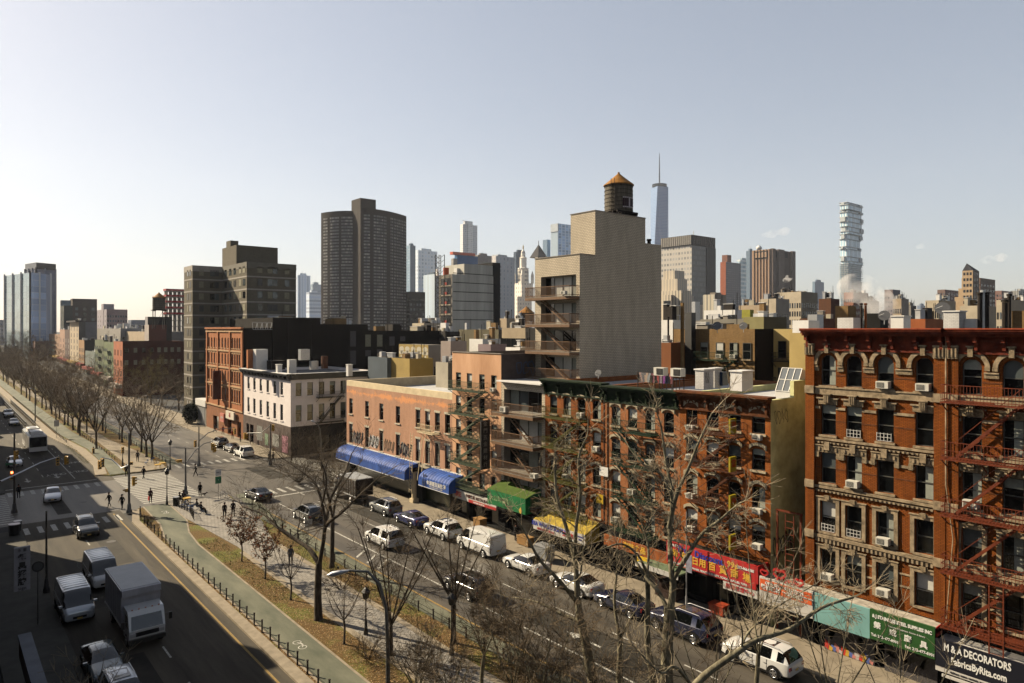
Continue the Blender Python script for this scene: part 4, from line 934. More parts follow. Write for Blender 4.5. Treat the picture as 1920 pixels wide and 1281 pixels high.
for j, (z, h_) in enumerate(arows):
    for i, u in enumerate(acols): place_win(AB, 'W', 45, u, z, .9, h_, 'slab' if not (j == 3 or (i//4 == 1 and j in (1, 2))) else 'none', fm=M_FRW, sm=M_PST, wm=B_PCH, arch=2 if (j == 3 or (i//4 == 1 and j in (1, 2))) else 0, depth=.25)
t = MB()
for z in (5.1, 9.6, 13.1, 16.5, 20.4): t.box(44.82, YA0, z, 45-.003, YA1, z+.3, M_PST)
for p in (389, 409.5, 432, 455): y = YX(p); t.box(44.78, y-.35, 5.4, 45-.004, y+.35, 20.4, B_PCH)
t.box(44.6, YA0, 21.0, 45.1, YA1, 21.35, B_PCH); t.build('pilasters', AB)
BK = empty('warehouse', (XA1, YA0, 0), label='black brick warehouse with parapet behind the white corner building', cat='building'); w_ = MB(); x2 = XY(600, YA0); shell(w_, XA1+.02, YA0-.3, x2, YA0+25, 0, 23.2, M_BLKW); w_.build('wall', BK)
BK2 = empty('long_warehouse', (x2, YA0+2, 0), label='long dark brick warehouse with a few lit windows, behind the white corner building', cat='building'); w_ = MB(); x3 = XY(690, YA0+2); x4 = XY(850, YA0+2); shell(w_, x2+.02, YA0+2, x3, YA0+25, 0, 22.0, M_BLKW); shell(w_, x3+.02, YA0+2.02, x4, YA0+25, 0, 20.6, M_BLKW); w_.build('wall', BK2)
M_WLIT = mat('old_pane', (.35, .33, .24), .6, .3, 3); M_WGR = mat('grey_shutter', (.15, .14, .14), .6, .2, 3)
d_ = MB()
sp = []
for px, y, hh, m in ((662, 650, 3.3, M_WGR), (690, 650, 2.6, M_WLIT), (712, 650, 2.6, M_WLIT), (735, 648, 2, M_WGR), (755, 640, 1.1, M_WGR), (690, 668, 1.3, M_WGR), (712, 668, 1.5, M_WGR), (662, 684, 3, M_WGR)):
    X_ = XY(px, YA0+2); d0 = DX(px, X_); sp.append(('S', X_, ZZ(y, d0), 1.3, hh, m))
far_windows(BK2, x2, YA0+2, x4, 0, sp)
bs = empty('rooftop_sign', (XY(487, YA0)-1, YA0+1, 21), label='skeletal metal lettering frame on the loft building roof edge', cat='sign'); b = MB(); xa, xb = XY(474, YA0), XY(511, YA0)
for z in (20.9, 22.2): b.bar((xa, YA0-.1, z), (xb, YA0-.1, z), .07, M_GALV)
for k in range(9): x = xa+(xb-xa)*k/8; b.bar((x, YA0-.1, 20.9), (x+(.35 if k % 2 else -.1), YA0-.1, 22.2), .07, M_GALV)
b.build('frame', bs)
sgn = empty('blade_sign', (43.6, YX(416), 7), label='tall brown vertical blade sign on the peach loft building', cat='sign'); b = MB(); y = YX(417); b.box(43.2, y, 6.8, 44.75, y+.3, 12.6, mat('blade_brown', (.16, .05, .03), .6, .3, 3)); b.build('panel', sgn)
for lab, pa, pb_, z0, z1, cc in (('white shop sign with red mark on the peach loft building', 444, 429, 3.4, 4.9, (.75, .7, .6)), ('small coral shop sign on the peach loft building', 425, 418, 2.4, 4.1, (.6, .2, .14))):
    s_ = empty('shop_sign', (44.6, YX(pa), z0), label=lab, cat='sign'); b = MB(); b.box(44.4, YX(pa), z0, 44.7, YX(pb_), z1, mat('sg'+lab[:9], cc, .5, .1, 3)); b.build('panel', s_)
    text('OPEN' if cc[0] < .7 else '福', s_, (44.38, (YX(pa)+YX(pb_))/2, (z0+z1)/2), 1.0 if cc[0] > .7 else .6, mat('redpaint', (.5, .04, .03), .6, 0) if cc[0] > .7 else M_WHITE)
GA = empty('garage', (45, YA1+.1, 0), label='low garage with white fascia and roller shutter beside the loft building', cat='building'); b = MB(); y1_ = YX(368); shell(b, 45, YA1+.1, 51, y1_, 0, 4.2, M_CONC); b.box(44.8, YA1+.1, 4.2, 51, y1_, 5.6, M_WHITE); b.build('wall', GA); b = MB(); b.box(44.93, YA1+1, .1, 44.99, y1_-1, 3.9, M_GALV); b.build('shutter', GA)

# --- grey-brown apartment tower, stepped plan
M_APT = brick('olive_brown_brick', (.215, .195, .155), (.245, .22, .175), (.17, .15, .125), .5, .2, stain=.15); M_APB = mat('apt_band', (.46, .43, .39), .85, .15, 1)
AP = empty('apartment_tower', (51.5, 150.3, 0), label='thirteen storey olive brown apartment block with pale floor bands', cat='building')
ya, yb_, xm, xr, H_ = 166.7, 150.3, 51.5, 62.4, 35.4
w_ = MB(); shell(w_, xm, yb_, xr, 190, 0, H_, M_APT, parapet=.8); shell(w_, 45, ya, xm-.02, 173.6, 0, H_, M_APT, parapet=.8); shell(w_, 52.5, 160, 62, 170, H_-.9, 40, M_APT); w_.box(52.8, 165, 39.9, 54.6, 168, 41.5, M_APT, 'b'); w_.build('wall', AP)
bd = MB()
for k in range(13):
    z = 2.2+k*2.72; t_ = .3 if k < 12 else .3
    bd.box(44.96, ya-.04, z, xm-.05, 173.64, z+t_, M_APB, 'n'); bd.box(xm-.04, yb_-.04, z, xr+.04, 190, z+t_, M_APB, 'n')
bd.box(44.95, ya-.05, H_-1.3, xm-.05, 173.65, H_+.02, M_APB, 'n'); bd.box(xm-.05, yb_-.05, H_-1.3, xr+.05, 190, H_-.002, mat('apt_top', (.25, .235, .2), .85, .15, 1), 'n'); bd.build('floor_band', AP)
sp = []
mw_ = [M_FRK, M_GL2, M_GL, M_WLIT]
for k in range(12):
    z = 3.2+k*2.72
    for y in (168.4, 170.4): sp.append(('Wa', y, z, .9, 1.4, R.choice(mw_)))
    for x in (46.9, 49.3, 50.2): sp.append(('Sa', x, z, 1.0, 1.4, R.choice(mw_)))
    for y in (152.0, 154.4, 158, 161, 164.2): sp.append(('W', y, z, 1.5, 1.4, R.choice(mw_)))
    for x in (54.3, 56.5, 57.6, 60.3): sp.append(('S', x, z, 1.05, 1.4, R.choice(mw_)))
far_windows(AP, xm, yb_, xr, 190, [s for s in sp if len(s[0]) == 1], maxn=70)
far_windows(AP, 45, ya, xm, 173, [(s[0][0], *s[1:]) for s in sp if len(s[0]) == 2], maxn=60)
water_tower('distant wooden water tower on posts left of the apartment tower', *[v*225 for v in ray(298)], 21, 1.9, 4, 6)

# --- shop signs along the row
def sign(label, y0, y1, z0, z1, X, mback, lines, name='shop_sign', dx=.15):
    o = empty(name, (X, y0, z0), label=label, cat='sign'); b = MB(); b.box(X, y0, z0, X+dx, y1, z1, mback); b.build('panel', o)
    for (s, u, z, size, m, sx, bo) in lines: text(s, o, (X-.013, y1-u*(y1-y0), z0+z*(z1-z0)), size, m, bold=bo, sx=sx)
    return o
P_W = mat('letter_white', (.8, .8, .78), .6, 0); P_Y = mat('letter_gold', (.72, .46, .07), .5, 0); P_B = mat('letter_blue', (.03, .06, .42), .5, 0); P_R = mat('letter_red', (.6, .03, .03), .5, 0); P_O = mat('sign_orange', (.72, .16, .03), .5, .05, 3)
S_RED = mat('sign_red_vinyl', (.50, .022, .022), .5, .15, 2); S_NAVY = mat('sign_navy', (.008, .012, .03), .4, 0); S_GRN = mat('sign_green', (.05, .14, .045), .6, .15, 2); S_TEAL = mat('sign_teal', (.27, .47, .46), .6, .15, .8); S_WH = mat('sign_white', (.62, .60, .57), .6, .15, 1)
s = sign('long red banner sign reading Discount 99c with gold characters', 26.0, 33.6, 2.95, 4.65, 43.6, S_RED, [('Discount', .5, .74, .7, P_B, .95, .018), ('Pro', .2, .78, .66, P_B, .9, .018), ('99¢', .76, .74, .6, P_Y, 1, .02), ('ELYN ST.', .08, .86, .26, P_W, 1, .01), ('212-966-9881', .9, .74, .26, P_W, .9, .01), ('華', .1, .5, .62, P_Y, 1, .015), ('利', .22, .48, .62, P_Y, 1, .015), ('日用', .39, .42, .64, P_Y, 1, .015), ('百', .54, .41, .66, P_Y, 1, .015), ('貨', .66, .4, .66, P_Y, 1, .015), ('商', .78, .39, .66, P_Y, 1, .015), ('場', .91, .38, .66, P_Y, 1, .015), ('HOUSEHOLD, HARDWARE, HEALTH & BEAUTY, SCHOOL SUPPLIES, TOYS', .5, .09, .2, P_W, .95, .005)])
b = MB(); b.box(43.75, 26.0, 4.4, 45-.01, 33.6, 4.5, mat('awning_top', (.06, .05, .035), .9, .5, 2)); b.box(43.6, 25.85, 3.4, 44.98, 25.98, 4.62, S_RED); b.build('canopy', s)
sign('white strip sign with pink characters hanging under the red banner', 25.9, 28.6, 2.35, 2.9, 43.62, S_WH, [('服務修理中心', .5, .5, .38, P_R, 1, 0)], 'strip_sign')
s = sign('white shop sign with an orange upper strip and heart emblems above', 21.95, 25.7, 2.3, 4.05, 43.55, S_WH, []); b = MB(); b.box(43.53, 22.0, 3.15, 43.548, 25.65, 3.92, P_O); b.build('strip', s)
text('ONE-STOP SOLUTION', s, (43.515, 23.9, 3.72), .27, P_W, bold=.01); text('裝修建材', s, (43.515, 24.85, 3.4), .36, P_W, bold=.01); text('一站到位', s, (43.515, 23.3, 3.4), .36, P_W, bold=.01); text('KITCHEN  BATH', s, (43.515, 22.4, 3.5), .14, P_W)
ht = MB()
for (yc, zc, r) in ((24.25, 4.55, .42), (22.9, 4.35, .3), (25.35, 4.35, .26)):
    pts = []
    for k in range(25):
        t_ = k/24*math.tau; pts.append((43.6, yc+r*1.05*math.sin(t_)**3, zc+r*.85*(math.cos(t_)*.8125-.3125*math.cos(2*t_)-.125*math.cos(3*t_)-.0625*math.cos(4*t_))))
    for k in range(24): ht.bar(pts[k], pts[k+1], .13*r/.42+.03, P_R)
ht.build('heart_emblem', s); text('愛家裝飾', s, (43.6, 23.7, 4.12), .4, P_R, bold=.02)
sign('plain teal shop sign panel beside the green supplies sign', 18.42, 21.93, 2.2, 4.0, 43.6, S_TEAL, [])
s = sign('dark green shop sign reading stainless steel supplies inc', 14.86, 18.4, 2.25, 4.05, 43.6, S_GRN, [('& J STAINLESS STEEL SUPPLIES INC', .5, .8, .27, P_W, .8, .012), ('Restaurant Equipment, Kitchen & Bakery', .58, .61, .12, P_W, 1, 0), ('榮', .12, .5, .42, P_W, 1, .01), ('成', .37, .42, .42, P_W, 1, .01), ('廚', .6, .38, .42, P_W, 1, .01), ('具', .84, .34, .42, P_W, 1, .01), ('Tel: 212-477-8901', .24, .16, .22, P_W, .95, .005), ('Fax: 212-477-8901', .78, .12, .22, P_W, .95, .005)])
b = MB(); b.box(43.75, 14.8, 3.5, 44.6, 14.85, 4.05, S_RED); b.build('side_flap', s)
s = sign('navy blue sign reading M & A Decorators FabricsByRita.com at the right edge', 6.6, 14.82, 1.98, 3.5, 43.6, S_NAVY, [('M & A DECORATORS', .245, .76, .56, P_W, .6, .016), ('FabricsByRita.com', .255, .33, .54, P_W, .66, .014)])
b = MB(); b.box(43.58, 6.6, 1.72, 43.7, 14.82, 1.96, S_WH); b.box(43.58, 6.6, 1.45, 43.7, 14.5, 1.6, S_WH); b.build('strip', s); text('VERTICALS • BLINDS • DRAPERIES • SHADES • UPHOLSTERY • SLIPCOVERS • FABRICS', s, (43.565, 12.4, 1.84), .13, S_NAVY, sx=.7)
cs_ = empty('shop_shutter', (44.9, 12.6, 0), label='dark shutter with white painted letters under the navy sign', cat='shutter'); b = MB(); b.box(44.86, 11.6, .1, 44.93, 14.2, 1.9, M_DARK); b.build('slats', cs_); text('CS', cs_, (44.84, 13.3, .95), 1.3, P_W, bold=.05)
# graffitied shutters below teal and green signs
for i, (a_, b_, lab) in enumerate(((18.6, 21.7, 'closed roller shutter painted with a colourful mural under the teal sign'), (15.1, 18.0, 'closed roller shutter painted with dark shapes under the green sign'))):
    o = empty('roller_shutter', (44.7, a_, 0), label=lab, cat='shutter'); b = MB(); k = .12
    while k < 2.6: b.box(44.7, a_, k, 44.78, b_, k+.085, mat('shutter_grey', (.16, .15, .15), .6, .3, 4)); k += .1
    b.box(44.74, a_, .1, 44.8, b_, 2.7, M_DARK); b.build('slats', o); g = MB(); rr = random.Random(40+i)
    graffiti(g, 'W', 44.69, a_+.2, b_-.2, .9, 2.4, M_BLACK, 3, rr, .3)
    if i == 0:
        for k in range(14):
            y = a_+.1+k*.21; hh = rr.uniform(.2, .55); g.face([(44.685-k*.0005, y, .15), (44.685-k*.0005, y+.28, .15+rr.uniform(0, .2)), (44.685-k*.0005, y+.25, .25+hh), (44.685-k*.0005, y-.05, .2+hh*.7)], mat('mural%d' % (k % 5), ((.6, .28, .25), (.15, .2, .45), (.6, .42, .08), (.6, .08, .06), (.55, .5, .48))[k % 5], .7, 0))
    g.build('mural', o)
# yellow awning, green awning, salmon shop sign
o = empty('awning', (43.2, YX(1097, 43.2), 2.3), label='yellow awning with white front lettering below the orange tenement', cat='awning'); ya, yb_ = YX(1097, 43.2), YX(1000, 43.2); M_YAW = mat('yellow_canvas', (.50, .38, .07), .8, .5, 1.5)
b = MB(); b.face([(43.2, ya, 3.2), (43.2, yb_, 3.2), (44.99, yb_, 4.0), (44.99, ya, 4.0)], M_YAW); b.face([(43.2, ya, 2.3), (43.2, ya, 3.2), (44.99, ya, 4.0), (44.99, ya, 2.3)], M_YAW); b.face([(43.2, yb_, 2.3), (43.2, yb_, 3.2), (44.99, yb_, 4.0), (44.99, yb_, 2.3)], M_YAW); b.box(43.2, ya, 2.3, 43.25, yb_, 3.2, S_WH); b.build('canopy', o)
text('SEA WORLD SUPPLY', o, (43.185, ya+4.6, 2.86), .5, P_B, bold=.02); text('五金廚具', o, (43.185, ya+1.9, 2.7), .45, P_R, bold=.01); text('新東方餐具批發公司', o, (43.185, ya+5, 2.46), .26, P_R); text('WHOLE', o, (43.185, ya+.6, 2.9), .2, P_B); text('SALE', o, (43.185, ya+.6, 2.65), .2, P_B)
o = empty('awning', (43.2, YX(985, 43), 3.4), label='faded green awning with sloping top over the balcony building shop', cat='awning'); ya, yb_ = YX(985, 43), YX(914, 43); M_GAW = mat('green_canvas', (.02, .22, .08), .7, .35, 1.5); M_GA2 = mat('green_canvas_top', (.10, .16, .02), .8, .3, 2)
b = MB(); b.face([(43, ya, 4.9), (43, yb_, 4.9), (44.99, yb_, 5.5), (44.99, ya, 5.5)], M_GA2); b.box(43, ya, 3.4, 43.04, yb_, 4.9, M_GAW); b.face([(43.04, ya, 3.4), (43.04, ya, 4.9), (44.99, ya, 5.5), (44.99, ya, 3.4)], M_GAW); b.build('canopy', o)
text('大公司餐具', o, (42.985, (ya+yb_)/2+1, 4.1), .6, mat('faded_letter', (.4, .5, .3), .7, 0)); text('♦', o, (42.985, ya+.7, 3.65), .6, P_Y)
o = sign('red and white shop sign under the salmon building fire escape', YX(932, 44.2), YX(850, 44.2), 2.45, 3.4, 44.1, S_WH, [('中國餐具 RESTAURANT', .6, .6, .42, mat('brownletter', (.12, .05, .04), .6, 0), 1, .01), ('福記', .14, .5, .6, P_R, 1, .02), ('WHOLESALE & RETAIL', .62, .13, .2, P_W, 1, .01)]); b = MB(); b.box(44.08, YX(932, 44.2), 2.45, 44.097, YX(880, 44.2), 2.75, S_RED); b.build('strip', o)
o = sign('orange and yellow faded shop sign behind the trees', 33.8, 40.5, 2.6, 3.5, 44.0, mat('faded_orange', (.4, .15, .05), .7, .5, 1), [('海味食品', .5, .5, .6, P_Y, 1, .02)]); b = MB(); b.box(43.2, 35.2, 2.0, 43.3, 36.2, 2.9, mat('plate_yellow', (.7, .5, .03), .5, 0)); b.build('side_plate', o)
o = empty('shop_canopy', (43, 33.7, 2.4), label='small sage green canopy with white edge left of the red banner', cat='canopy'); b = MB(); b.box(42.6, 31.8, 2.5, 44.98, 35.8, 2.62, mat('sage_canopy', (.2, .25, .16), .8, .3, 2)); b.box(42.55, 31.75, 2.3, 42.61, 35.85, 2.66, S_WH); b.build('roof', o)
# vertical sign at lower left + ledge of the near building
# ------------------------------------------------------------------ vehicles. local forward = +X
def lerp(a, b, t): return a+(b-a)*t
PROF = {   # x, z_low, z_belt, z_top, half width at belt, half width at top
 'sedan': [(2.38, .36, .56, .62, .66, .6), (2.3, .24, .66, .72, .80, .72), (2.0, .2, .76, .83, .88, .80), (1.5, .2, .82, .92, .905, .82), (1.0, .2, .90, 1.0, .91, .80), (.55, .2, .94, 1.22, .915, .68), (.1, .2, .95, 1.40, .915, .60), (-.4, .2, .95, 1.45, .915, .59), (-.9, .2, .96, 1.42, .915, .59), (-1.35, .2, .98, 1.27, .91, .63), (-1.8, .22, 1.0, 1.08, .90, .74), (-2.2, .26, .98, 1.04, .86, .76), (-2.38, .34, .84, .92, .76, .7)],
 'suv': [(2.33, .42, .68, .78, .70, .62), (2.25, .3, .80, .90, .84, .76), (1.95, .26, .95, 1.02, .92, .84), (1.4, .26, 1.0, 1.08, .945, .84), (1.02, .26, 1.03, 1.14, .95, .82), (.65, .26, 1.06, 1.42, .95, .72), (.25, .26, 1.07, 1.64, .95, .66), (-.4, .26, 1.08, 1.72, .95, .655), (-1.2, .26, 1.10, 1.71, .95, .655), (-1.85, .28, 1.12, 1.64, .94, .66), (-2.12, .3, 1.12, 1.40, .92, .70), (-2.3, .34, 1.08, 1.14, .88, .80), (-2.38, .42, .86, .94, .82, .76)],
 'minivan': [(2.4, .4, .66, .76, .72, .64), (2.3, .28, .80, .88, .88, .78), (1.9, .24, .95, 1.04, .96, .86), (1.45, .24, 1.0, 1.16, .98, .82), (1.0, .24, 1.03, 1.46, .98, .74), (.6, .24, 1.04, 1.68, .98, .70), (0, .24, 1.05, 1.76, .98, .70), (-1.0, .24, 1.06, 1.77, .98, .70), (-1.9, .26, 1.07, 1.72, .97, .70), (-2.25, .3, 1.06, 1.50, .94, .74), (-2.42, .34, 1.02, 1.10, .90, .82), (-2.47, .42, .84, .92, .86, .8)],
 'van': [(2.7, .45, .7, .82, .78, .66), (2.62, .32, .9, 1.0, .92, .82), (2.3, .28, 1.08, 1.18, .98, .88), (1.95, .28, 1.15, 1.45, 1.0, .86), (1.55, .28, 1.2, 1.88, 1.0, .84), (1.2, .28, 1.22, 2.08, 1.0, .84), (.6, .28, 1.22, 2.14, 1.0, .85), (-.8, .28, 1.22, 2.16, 1.0, .85), (-2.0, .28, 1.22, 2.14, 1.0, .85), (-2.55, .3, 1.22, 2.1, 1.0, .86), (-2.62, .4, 1.2, 2.0, .97, .86)],
}
GREEN = {'sedan': (1.0, .1, -.9, -1.8), 'suv': (1.02, .25, -1.85, -2.3), 'minivan': (1.45, .6, -1.9, -2.42), 'van': (2.3, 1.2, None, None)}
AX = {'sedan': (1.42, -1.4, .33), 'suv': (1.42, -1.42, .37), 'minivan': (1.5, -1.5, .35), 'van': (1.75, -1.65, .36)}
_car = {}
def car_meshes(kind, paint):
    key = (kind, paint.name)
    if key in _car: return _car[key]
    P = []; pr = PROF[kind]
    for i in range(len(pr)-1):              # Catmull-Rom refinement along the length
        p0, p1, p2, p3 = pr[max(i-1, 0)], pr[i], pr[i+1], pr[min(i+2, len(pr)-1)]
        for t in (0, .5):
            P.append(tuple(.5*((2*b)+(c-a)*t+(2*a-5*b+4*c-d)*t*t+(3*b-a-3*c+d)*t**3) for a, b, c, d in zip(p0, p1, p2, p3)))
    P.append(pr[-1])
    def ring(s):
        x, zl, zb, zt, wb, wt = s; zb2 = min(zb, zt-.04)
        h = [(.0, zl), (wb*.82, zl), (wb*.96, zl+.10), (wb, zl+(zb2-zl)*.5), (wb*.985, zb2-.02), (wb*.955, zb2+.01), (wt+(wb*.955-wt)*.12, zt-.05 if zt-zb2 > .15 else zb2+(zt-zb2)*.6), (wt*.86, zt), (wt*.45, zt+.018), (0, zt+.022)]
        return [(x, y, z) for y, z in h], [(x, -y, z) for y, z in h]
    g = GREEN[kind]; rings = [ring(s) for s in P]; body = MB(); gl = {'windshield': MB(), 'rear_window': MB(), 'side_window': MB(), 'side_window2': MB()}
    roofs = MB()
    def isgl(xa, xb, j, side):
        xm = (xa+xb)/2; ws = g[0] > xm > g[1]; rw = g[2] is not None and g[2] > xm > g[3]
        if ws and j in (6, 7, 8): return 'windshield'
        if rw and j in (6, 7, 8): return 'rear_window'
        if j == 5:
            lo = (g[3]+.25 if g[2] is not None else g[1]-.85); hi = g[0]-.25
            if lo < xm < hi:
                if g[2] is not None and kind != 'sedan' and abs(xm-(-1.35)) < .09: return None
                if abs(xm-((g[1]+ (g[2] or -1))/2)) < .1: return None
                return 'side_window' if side > 0 else 'side_window2'
        return None
    for i in range(len(P)-1):
        for si, side in ((0, 1), (1, -1)):
            A, B = rings[i][si], rings[i+1][si]
            for j in range(9):
                q = [A[j], B[j], B[j+1], A[j+1]]
                if side < 0: q = q[::-1]
                k = isgl(P[i][0], P[i+1][0], j, side)
                (gl[k] if k else body).face(q, M_CGL if k else paint)
    for e, rv in ((0, 1), (-1, 0)):
        a, b = rings[e]; q = a+b[::-1][1:-1]
        body.face(q if rv else q[::-1], paint)
    # weld vertices
    def weld(mb):
        idx = {}; nv = []; mp = []
        for v in mb.v:
            k = tuple(round(c, 4) for c in v)
            if k not in idx: idx[k] = len(nv); nv.append(v)
            mp.append(idx[k])
        fs = []; ms = []
        for f, m in zip(mb.f, mb.m):
            f2 = []
            for i in f:
                if mp[i] not in f2: f2.append(mp[i])
            if len(f2) > 2: fs.append(tuple(f2)); ms.append(m)
        mb.v, mb.f, mb.m = nv, fs, ms
    weld(body)
    for m in gl.values(): weld(m)
    ax = AX[kind]; ww = P[len(P)//2][4]
    for x in ax[:2]:                        # wheel arches
        for s in (-1, 1):
            n = 12; r = ax[2]+.09; pts = [(x+r*math.cos(a/n*math.pi), s*(ww+.012), ax[2]+r*math.sin(a/n*math.pi)) for a in range(n+1)]+[(x-r, s*(ww+.012), .22), (x+r, s*(ww+.012), .22)]
            body.face(pts if s < 0 else pts[::-1], M_TYRE)
    for s in (-1, 1): body.box(-1.0 if kind != 'van' else -1.2, s*(ww+.004)-.02, .24, 1.0, s*(ww+.004)+.012, .34, M_TYRE)
    for s in (-1, 1):                       # door seams
        for x in ((.95, .0, -.95) if kind != 'van' else (1.6, .55)): body.box(x-.012, s*(ww+.001)-.004, .36, x+.012, s*(ww+.001)+.004, P[len(P)//2][2]-.04, M_TYRE)
        for x in ((.12, -.85) if kind != 'van' else (.65,)): body.box(x-.09, s*(ww+.012)-.012, .78, x+.09, s*(ww+.012)+.012, .82, M_RIM)
    xf = pr[0][0]; xr_ = pr[-1][0]; zl = pr[1][2]
    body.box(xf-.02, -.42, pr[0][1]+.02, xf+.015, .42, pr[0][1]+.17, M_TYRE)     # grille
    out = {'body': body.mesh('body', smooth=32), 'wind': gl['windshield'].mesh('windshield', smooth=40)}
    if gl['rear_window'].v: out['rear'] = gl['rear_window'].mesh('rear_window', smooth=40)
    out['sl'] = gl['side_window'].mesh('side_window'); out['sr'] = gl['side_window2'].mesh('side_window')
    r = ax[2]; w = MB(); w.v = []; n = 20
    t = MB(); t.lathe((0, 0, 0), [(r*.62, -.11), (r*.94, -.11), (r, -.07), (r, .07), (r*.94, .11), (r*.62, .11)], M_TYRE, n); t.v = [(x, z, y) for x, y, z in t.v]; out['tyre'] = t.mesh('wheel', smooth=40)
    t = MB(); t.lathe((0, 0, 0), [(r*.64, .085), (r*.64, .10), (r*.5, .07)], M_TYRE, n)
    for k in range(5):
        a = k/5*math.tau; t.bar((0, 0, .105), (r*.6*math.cos(a), r*.6*math.sin(a), .108), .09, M_RIM, .03)
    t.lathe((0, 0, .09), [(r*.66, 0), (r*.66, .03), (r*.58, .03)], M_TYRE, n); t.lathe((0, 0, .1), [(r*.16, 0), (r*.14, .03)], M_RIM, 8); rg = [(r*.61*math.cos(a/16*math.tau), r*.61*math.sin(a/16*math.tau), .115) for a in range(17)]; t.tube(rg, .018, M_RIM, 4)
    t.v = [(x, z, y) for x, y, z in t.v]; out['rim'] = t.mesh('rim')
    l = MB(); l.box(-.1, -.17, -.07, .02, .17, .07, M_LAMP); out['head'] = l.mesh('headlight')
    l = MB(); l.box(-.03, -.14, -.1, .1, .14, .12, M_TAIL); out['tail'] = l.mesh('taillight')
    l = MB(); l.box(-.07, -.02, 0, .07, .2, .13, paint); l.box(-.075, .0, .01, -.071, .19, .12, M_GL); out['mirror'] = l.mesh('mirror')
    l = MB(); l.box(-.012, -.16, 0, .012, .16, .11, mat('plate_y', (.7, .5, .12), .5, 0)); out['plate'] = l.mesh('number_plate')
    if kind == 'suv' or kind == 'minivan':
        l = MB(); zt = pr[7][3]; l.tube([(.1, 0, zt-.02), (-.1, 0, zt+.06), (-1.6, 0, zt+.05), (-1.75, 0, zt-.04)], .022, M_RIM, 6)
        out['rail'] = l.mesh('roof_rail')
    if kind == 'suv': l = MB(); l.box(-1.15, -.42, pr[8][3]+.012, .05, .42, pr[8][3]+.028, M_CGL); out['sun'] = l.mesh('sunroof')
    _car[key] = out; return out
M_CGL = mat('car_glass', (.01, .012, .013), .04, 0, spec=.7); M_LAMP = mat('lamp_glass', (.6, .6, .6), .1, 0, metal=.5); M_TAIL = mat('tail_red', (.35, .012, .01), .2, 0)
PAINT = {k: mat('paint_'+k, c, .22, 0, metal=mt, coat=.6) for k, c, mt in (('white', (.72, .72, .71), 0), ('silver', (.5, .52, .54), .3), ('black', (.012, .012, .014), 0), ('charcoal', (.03, .032, .035), .2), ('blue', (.02, .03, .13), .2), ('navy', (.008, .012, .04), .2), ('grey', (.14, .15, .16), .3), ('greygreen', (.10, .12, .125), .3))}
def car(kind, paint, x, y, hd, label, cat='car', group=None, name=None, scale=1, far=False, head_on=False):
    """hd: +1 drives away (+Y), -1 towards the viewer, or an angle in degrees from +X"""
    rz = math.radians({1: 90, -1: -90}.get(hd, hd)); m = car_meshes(kind, PAINT[paint]); pr = PROF[kind]
    o = empty(name or {'sedan': 'sedan_car', 'suv': 'sport_utility_car', 'minivan': 'minivan', 'van': 'delivery_van'}[kind], (x, y, .009), rz, label=label, cat=cat, group=group)
    b = link('body', m['body'], o); link('windshield', m['wind'], o)
    if 'rear' in m: link('rear_window', m['rear'], o)
    link('side_window', m['sl'], o); link('side_window', m['sr'], o)
    ax = AX[kind]; w = pr[5][4]
    for ax_ in ax[:2]:
        for s in (1, -1):
            t = link('wheel', m['tyre'], o, (ax_, s*(w-.08), ax[2])); rim = link('rim', m['rim'], t); t.rotation_euler = (0, 0, 0 if s > 0 else math.pi)
    for s in (1, -1):
        zf = pr[1][2]-.06; hl = link('headlight', m['head'], o, (pr[1][0]+.02, s*pr[1][4]*.78, zf)); tl = link('taillight', m['tail'], o, (pr[-1][0]+.03, s*pr[-1][4]*.86, pr[-1][2]-.02 if kind != 'van' else .95))
        mi = link('mirror', m['mirror'], o, (g0(kind)-.35, s*w*.98, pr[5][2]-.02 if kind != 'van' else 1.2))
        if s < 0: mi.scale = (1, -1, 1)
    link('number_plate', m['plate'], o, (pr[-1][0]-.01, 0, .62)); link('number_plate', m['plate'], o, (pr[0][0]+.02, 0, .42))
    if 'rail' in m: link('roof_rail', m['rail'], o, (0, .62, 0)); link('roof_rail', m['rail'], o, (0, -.62, 0))
    if 'sun' in m: link('sunroof', m['sun'], o)
    if scale != 1: o.scale = (scale,)*3
    return o
def g0(kind): return GREEN[kind][0]
# left carriageway, oncoming
car('sedan', 'silver', 11.3, 101.8, -97, 'silver sedan crossing the side street junction, headlights facing the camera')
car('suv', 'charcoal', 12.0, 82.5, -91, 'dark grey people carrier just past the crossing, half in shade'); 
car('van', 'white', 10.7, 66.3, -1, 'white van partly hidden behind the box truck', 'van')
car('van', 'silver', 8.0, 60.2, -1, 'silver van with ribbed roof parked in the shade left of the box truck', 'van')
car('sedan', 'greygreen', 7.95, 48.8, -1, 'dark green grey sedan parked in shade in front of the bottom edge silver car')
car('suv', 'silver', 8.05, 43.3, -1, 'silver car at the bottom edge, parked in the shade')
car('sedan', 'silver', 9.6, 131, -1, 'silver sedan at the left edge beside the bus'); car('sedan', 'charcoal', 13.5, 186, -1, 'dark sedan at the far left behind the bus')
for i in range(7): car('sedan' if i % 2 else 'suv', ('silver', 'charcoal', 'white', 'grey')[i % 4], 9 if i % 3 else 13.8, 205+i*17, -1, 'distant vehicle in the queue far along the left carriageway', group='distant traffic on the left carriageway')
rbv = MB()                                  # ribs on the van roofs
for k in range(7): rbv.box(-2.2+k*.5, -.78, 2.15, -2.12+k*.5, .78, 2.19, PAINT['white'])
rm = rbv.mesh('roof_ribs')
for o in bpy.data.objects:
    if o.name.startswith('delivery_van'): link('roof_ribs', rm, o)
